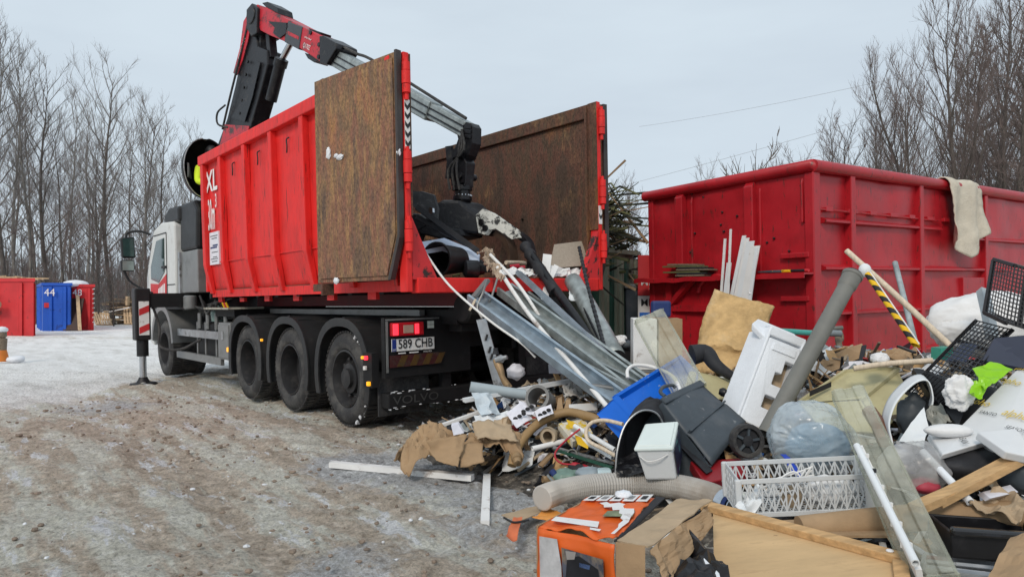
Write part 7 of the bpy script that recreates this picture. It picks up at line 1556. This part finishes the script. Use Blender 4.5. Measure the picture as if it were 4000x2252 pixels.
qf = quad(T0 - ZUP * .008, T1 - ZUP * .008, T1 + dz, T0 + dz); nf = (T1 - T0).cross(dz).normalized(); nf = nf if nf.y < 0 else -nf
decal('torn_grey', [(.05, .06), (.30, .05), (.36, .30), (.38, .8), (.10, .9), (.06, .5)], nmat('torn_grey', (.42, .42, .43), .9, var=.3, vs=12), oc, qf, nf); decal('product_photo', [(.36, .12), (.90, .14), (.92, .62), (.40, .66)], nmat('photo_print', (.05, .055, .075), .4, var=.9, vs=7, dirt=(.20, .16, .12), da=.4, ds=6), oc, qf, nf)
decal('product_body', [(.44, .20), (.60, .16), (.84, .24), (.88, .42), (.70, .56), (.52, .58), (.42, .40)], nmat('tool_print', (.012, .013, .018), .35, var=.5, vs=9), oc, qf, nf, .004); decal('product_rim', [(.42, .14), (.56, .13), (.54, .20), (.44, .22)], nmat('print_grey', (.30, .28, .27), .5, var=.3), oc, qf, nf, .005)
decal('product_band', [(.46, .44), (.84, .40), (.84, .45), (.48, .50)], nmat('print_slate', (.10, .10, .14), .4), oc, qf, nf, .005)
decal('product_gleam', [(.60, .22), (.74, .22), (.73, .26), (.60, .26)], nmat('gleam', (.12, .20, .42), .4), oc, qf, nf, .004); decal('orange_ring', [(.36 + .06 * math.cos(t), .74 + .10 * math.sin(t)) for t in np.linspace(0, 6.0, 14)], m_or, oc, qf, nf, .004)
bag('foam_scrap', 'white foam scrap lying on top of the orange carton edge', 'foam', (1568, 1243, 2.92), .035, .03, .018, m_eps, .35, 2, 3, 16, 12)
sheet('black_liner', 'black torn liner spilling from the orange carton', 'liner', [(1660, 1400, 2.45), (1740, 1330, 2.65), (1850, 1440, 2.35), (1700, 1500, 2.2)], m_bplas, .05, 14, 14, 6, 3, .004, .2)
slab('white_foam', 'white foam wedge inside the orange carton mouth', 'foam', [(1735, 1462, 2.3), (1768, 1400, 2.42), (1808, 1440, 2.35), (1820, 1490, 2.25)], (0, .06, -.02), m_eps)
# scraps in front of the carton
sheet('card_piece', 'tan cardboard piece on the ground beside the orange carton', 'cardboard', [(1260, 1296, 3.75), (1345, 1272, 3.95), (1385, 1280, 3.85), (1300, 1312, 3.62)], m_card2, .01, 8, 6, 5, 2, .004)
sheet('orange_piece', 'orange cardboard piece on the ground beside the tan piece', 'cardboard', [(1338, 1300, 3.62), (1372, 1276, 3.85), (1432, 1290, 3.7), (1390, 1312, 3.55)], nmat('orange_pale', (.75, .30, .06), .6), .01, 8, 6, 5, 4, .004)
sheet('orange_strap', 'crumpled orange strip on the ground below the tan card', 'strip', [(1290, 1302, 3.6), (1312, 1300, 3.62), (1302, 1352, 3.35), (1272, 1350, 3.33)], nmat('orange_strip', (.58, .15, .06), .6), .02, 8, 10, 6, 5, .004)
rod('black_cable_tie', 'black cable tie across the orange strip', 'tie', [(1266, 1300, 3.55), (1292, 1312, 3.52), (1330, 1306, 3.55)], .006, m_btxt, 6)
board('white_strip', 'long white plastic strip lying on the ground below the carton edge', 'strip', (832, 1166, 5.10), (1188, 1200, 4.72), .06, .04, m_wpt)
board('white_strip', 'white strip lying end-on on the bare ground', 'strip', (1224, 1196, 4.80), (1219, 1316, 3.80), .05, .035, m_wpt)
sheet('paper_shred', 'torn white shred on the ground below the hose fitting', 'paper', [(1270, 1176, 5.1), (1300, 1170, 5.15), (1312, 1182, 5.05), (1280, 1186, 5.0)], m_wpt, .01, 8, 6, 9, 1)
# wooden panel in the foreground
wp = thing('wooden_panel', 'plywood panel framed by a pine batten in the foreground', 'panel', W(2050, 1440, 2.6))
c1, c2, c3, c4 = W(1792, 1284, 3.08), W(2262, 1412, 2.48), W(2300, 1700, 1.9), W(1800, 1640, 2.1)
pn = (c2 - c1).cross(c4 - c1).normalized(); pn = pn if pn.z > 0 else -pn
MB().prism([c1, c2, c3, c4], -pn * .012).build('plywood', m_ply, wp)
bt = MB().beam(c1 + pn * .016 - (c2 - c1).normalized() * .05, c2 + pn * .016 + (c2 - c1).normalized() * .05, .05, .032, pn).build('batten', m_wood, wp, bevel=.004)
MB().beam(c2 + pn * .016 + (c3 - c2) * .06, c3 + pn * .016, .05, .032, pn).build('batten', m_wood, wp, bevel=.004)
MB().ball(lerp(c1, c2, .96) + pn * .034, .014, .014, .006, 10, 6).build('screw', m_cloud, wp)
# right foreground
rod('cardboard_tube', 'long brown cardboard tube behind the lamp cover in the foreground', 'tube', [(2010, 1330, 2.85), (2300, 1300, 2.85), (2620, 1290, 2.7)], .055, m_card, 18)
slab('cardboard_sheet', 'flat brown cardboard under the lattice crate', 'cardboard', [(1880, 1310, 2.95), (2230, 1296, 3.0), (2260, 1345, 2.75), (2080, 1345, 2.75)], (0, 0, -.01), m_card)
board('wood_plank', 'tan plank end sloping up to the insulation boards', 'plank', (2350, 1262, 2.75), (2620, 1120, 2.9), .07, .03, m_wood)
board('wood_plank', 'second tan plank under the sloping one beside the clear bag', 'plank', (2300, 1278, 2.7), (2480, 1200, 2.85), .06, .03, m_wood)
bx = thing('black_box', 'glossy black open box under the cardboard tube', 'box', W(2440, 1420, 2.45))
q = W(2392, 1405, 2.55); MB().obox(q, V((.32, -.08, 0)), V((.05, .22, 0)), V((0, 0, .012))).build('floor', m_bplas, bx)
for d_, o2 in ((V((.32, -.08, 0)), q), (V((.32, -.08, 0)), q + V((.05, .22, 0)))): MB().obox(o2, d_, V((0, .012, 0)), V((0, 0, .10))).build('side_wall', m_bplas, bx, bevel=.01)
for o2 in (q, q + V((.32, -.08, 0))): MB().obox(o2, V((.012, 0, 0)), V((.05, .22, 0)), V((0, 0, .10))).build('side_wall', m_bplas, bx, bevel=.01)
MB().beam(q + V((-.01, -.01, .11)), q + V((.33, -.09, .11)), .035, .03).build('rim', nmat('gloss_black', (.012, .012, .014), .12, var=.2, spec=.7), bx, bevel=.01)
for i in range(3): board('aluminium_profile', ['bright aluminium profile in the foreground below the black box', 'dull aluminium profile in the foreground beside the bright one', 'narrow aluminium profile in the foreground, lowest of three'][i], 'profile', (2330, 1408 + i * 24, 2.5 - i * .05), (2640, 1440 + i * 30, 2.3 - i * .05), .045, .025, [m_chrome, m_alu, m_galv][i])
sheet('brown_carton_side', 'large brown carton side at the right foreground edge', 'cardboard', [(2455, 1480, 2.1), (2540, 1350, 2.35), (2700, 1330, 2.2), (2700, 1560, 1.9)], m_card, .02, 10, 10, 4, 7, .006)
sheet('crumpled_kraft', 'crumpled kraft paper at the right edge below the planks', 'paper', [(2440, 1262, 2.75), (2500, 1232, 2.8), (2620, 1260, 2.65), (2560, 1290, 2.6)], m_card2, .05, 16, 12, 8, 3); bag('dark_sack', 'dark grey sack bulging above the crumpled kraft paper', 'sack', (2570, 1190, 2.95), .10, .12, .09, m_gpl, .2, 1.5, 4, 24, 16)
slab('blue_white_packet', 'white and blue packet under the dark grey sack', 'packet', [(2470, 1236, 2.8), (2540, 1218, 2.85), (2560, 1236, 2.75), (2490, 1252, 2.7)], (0, .03, -.02), m_paper)
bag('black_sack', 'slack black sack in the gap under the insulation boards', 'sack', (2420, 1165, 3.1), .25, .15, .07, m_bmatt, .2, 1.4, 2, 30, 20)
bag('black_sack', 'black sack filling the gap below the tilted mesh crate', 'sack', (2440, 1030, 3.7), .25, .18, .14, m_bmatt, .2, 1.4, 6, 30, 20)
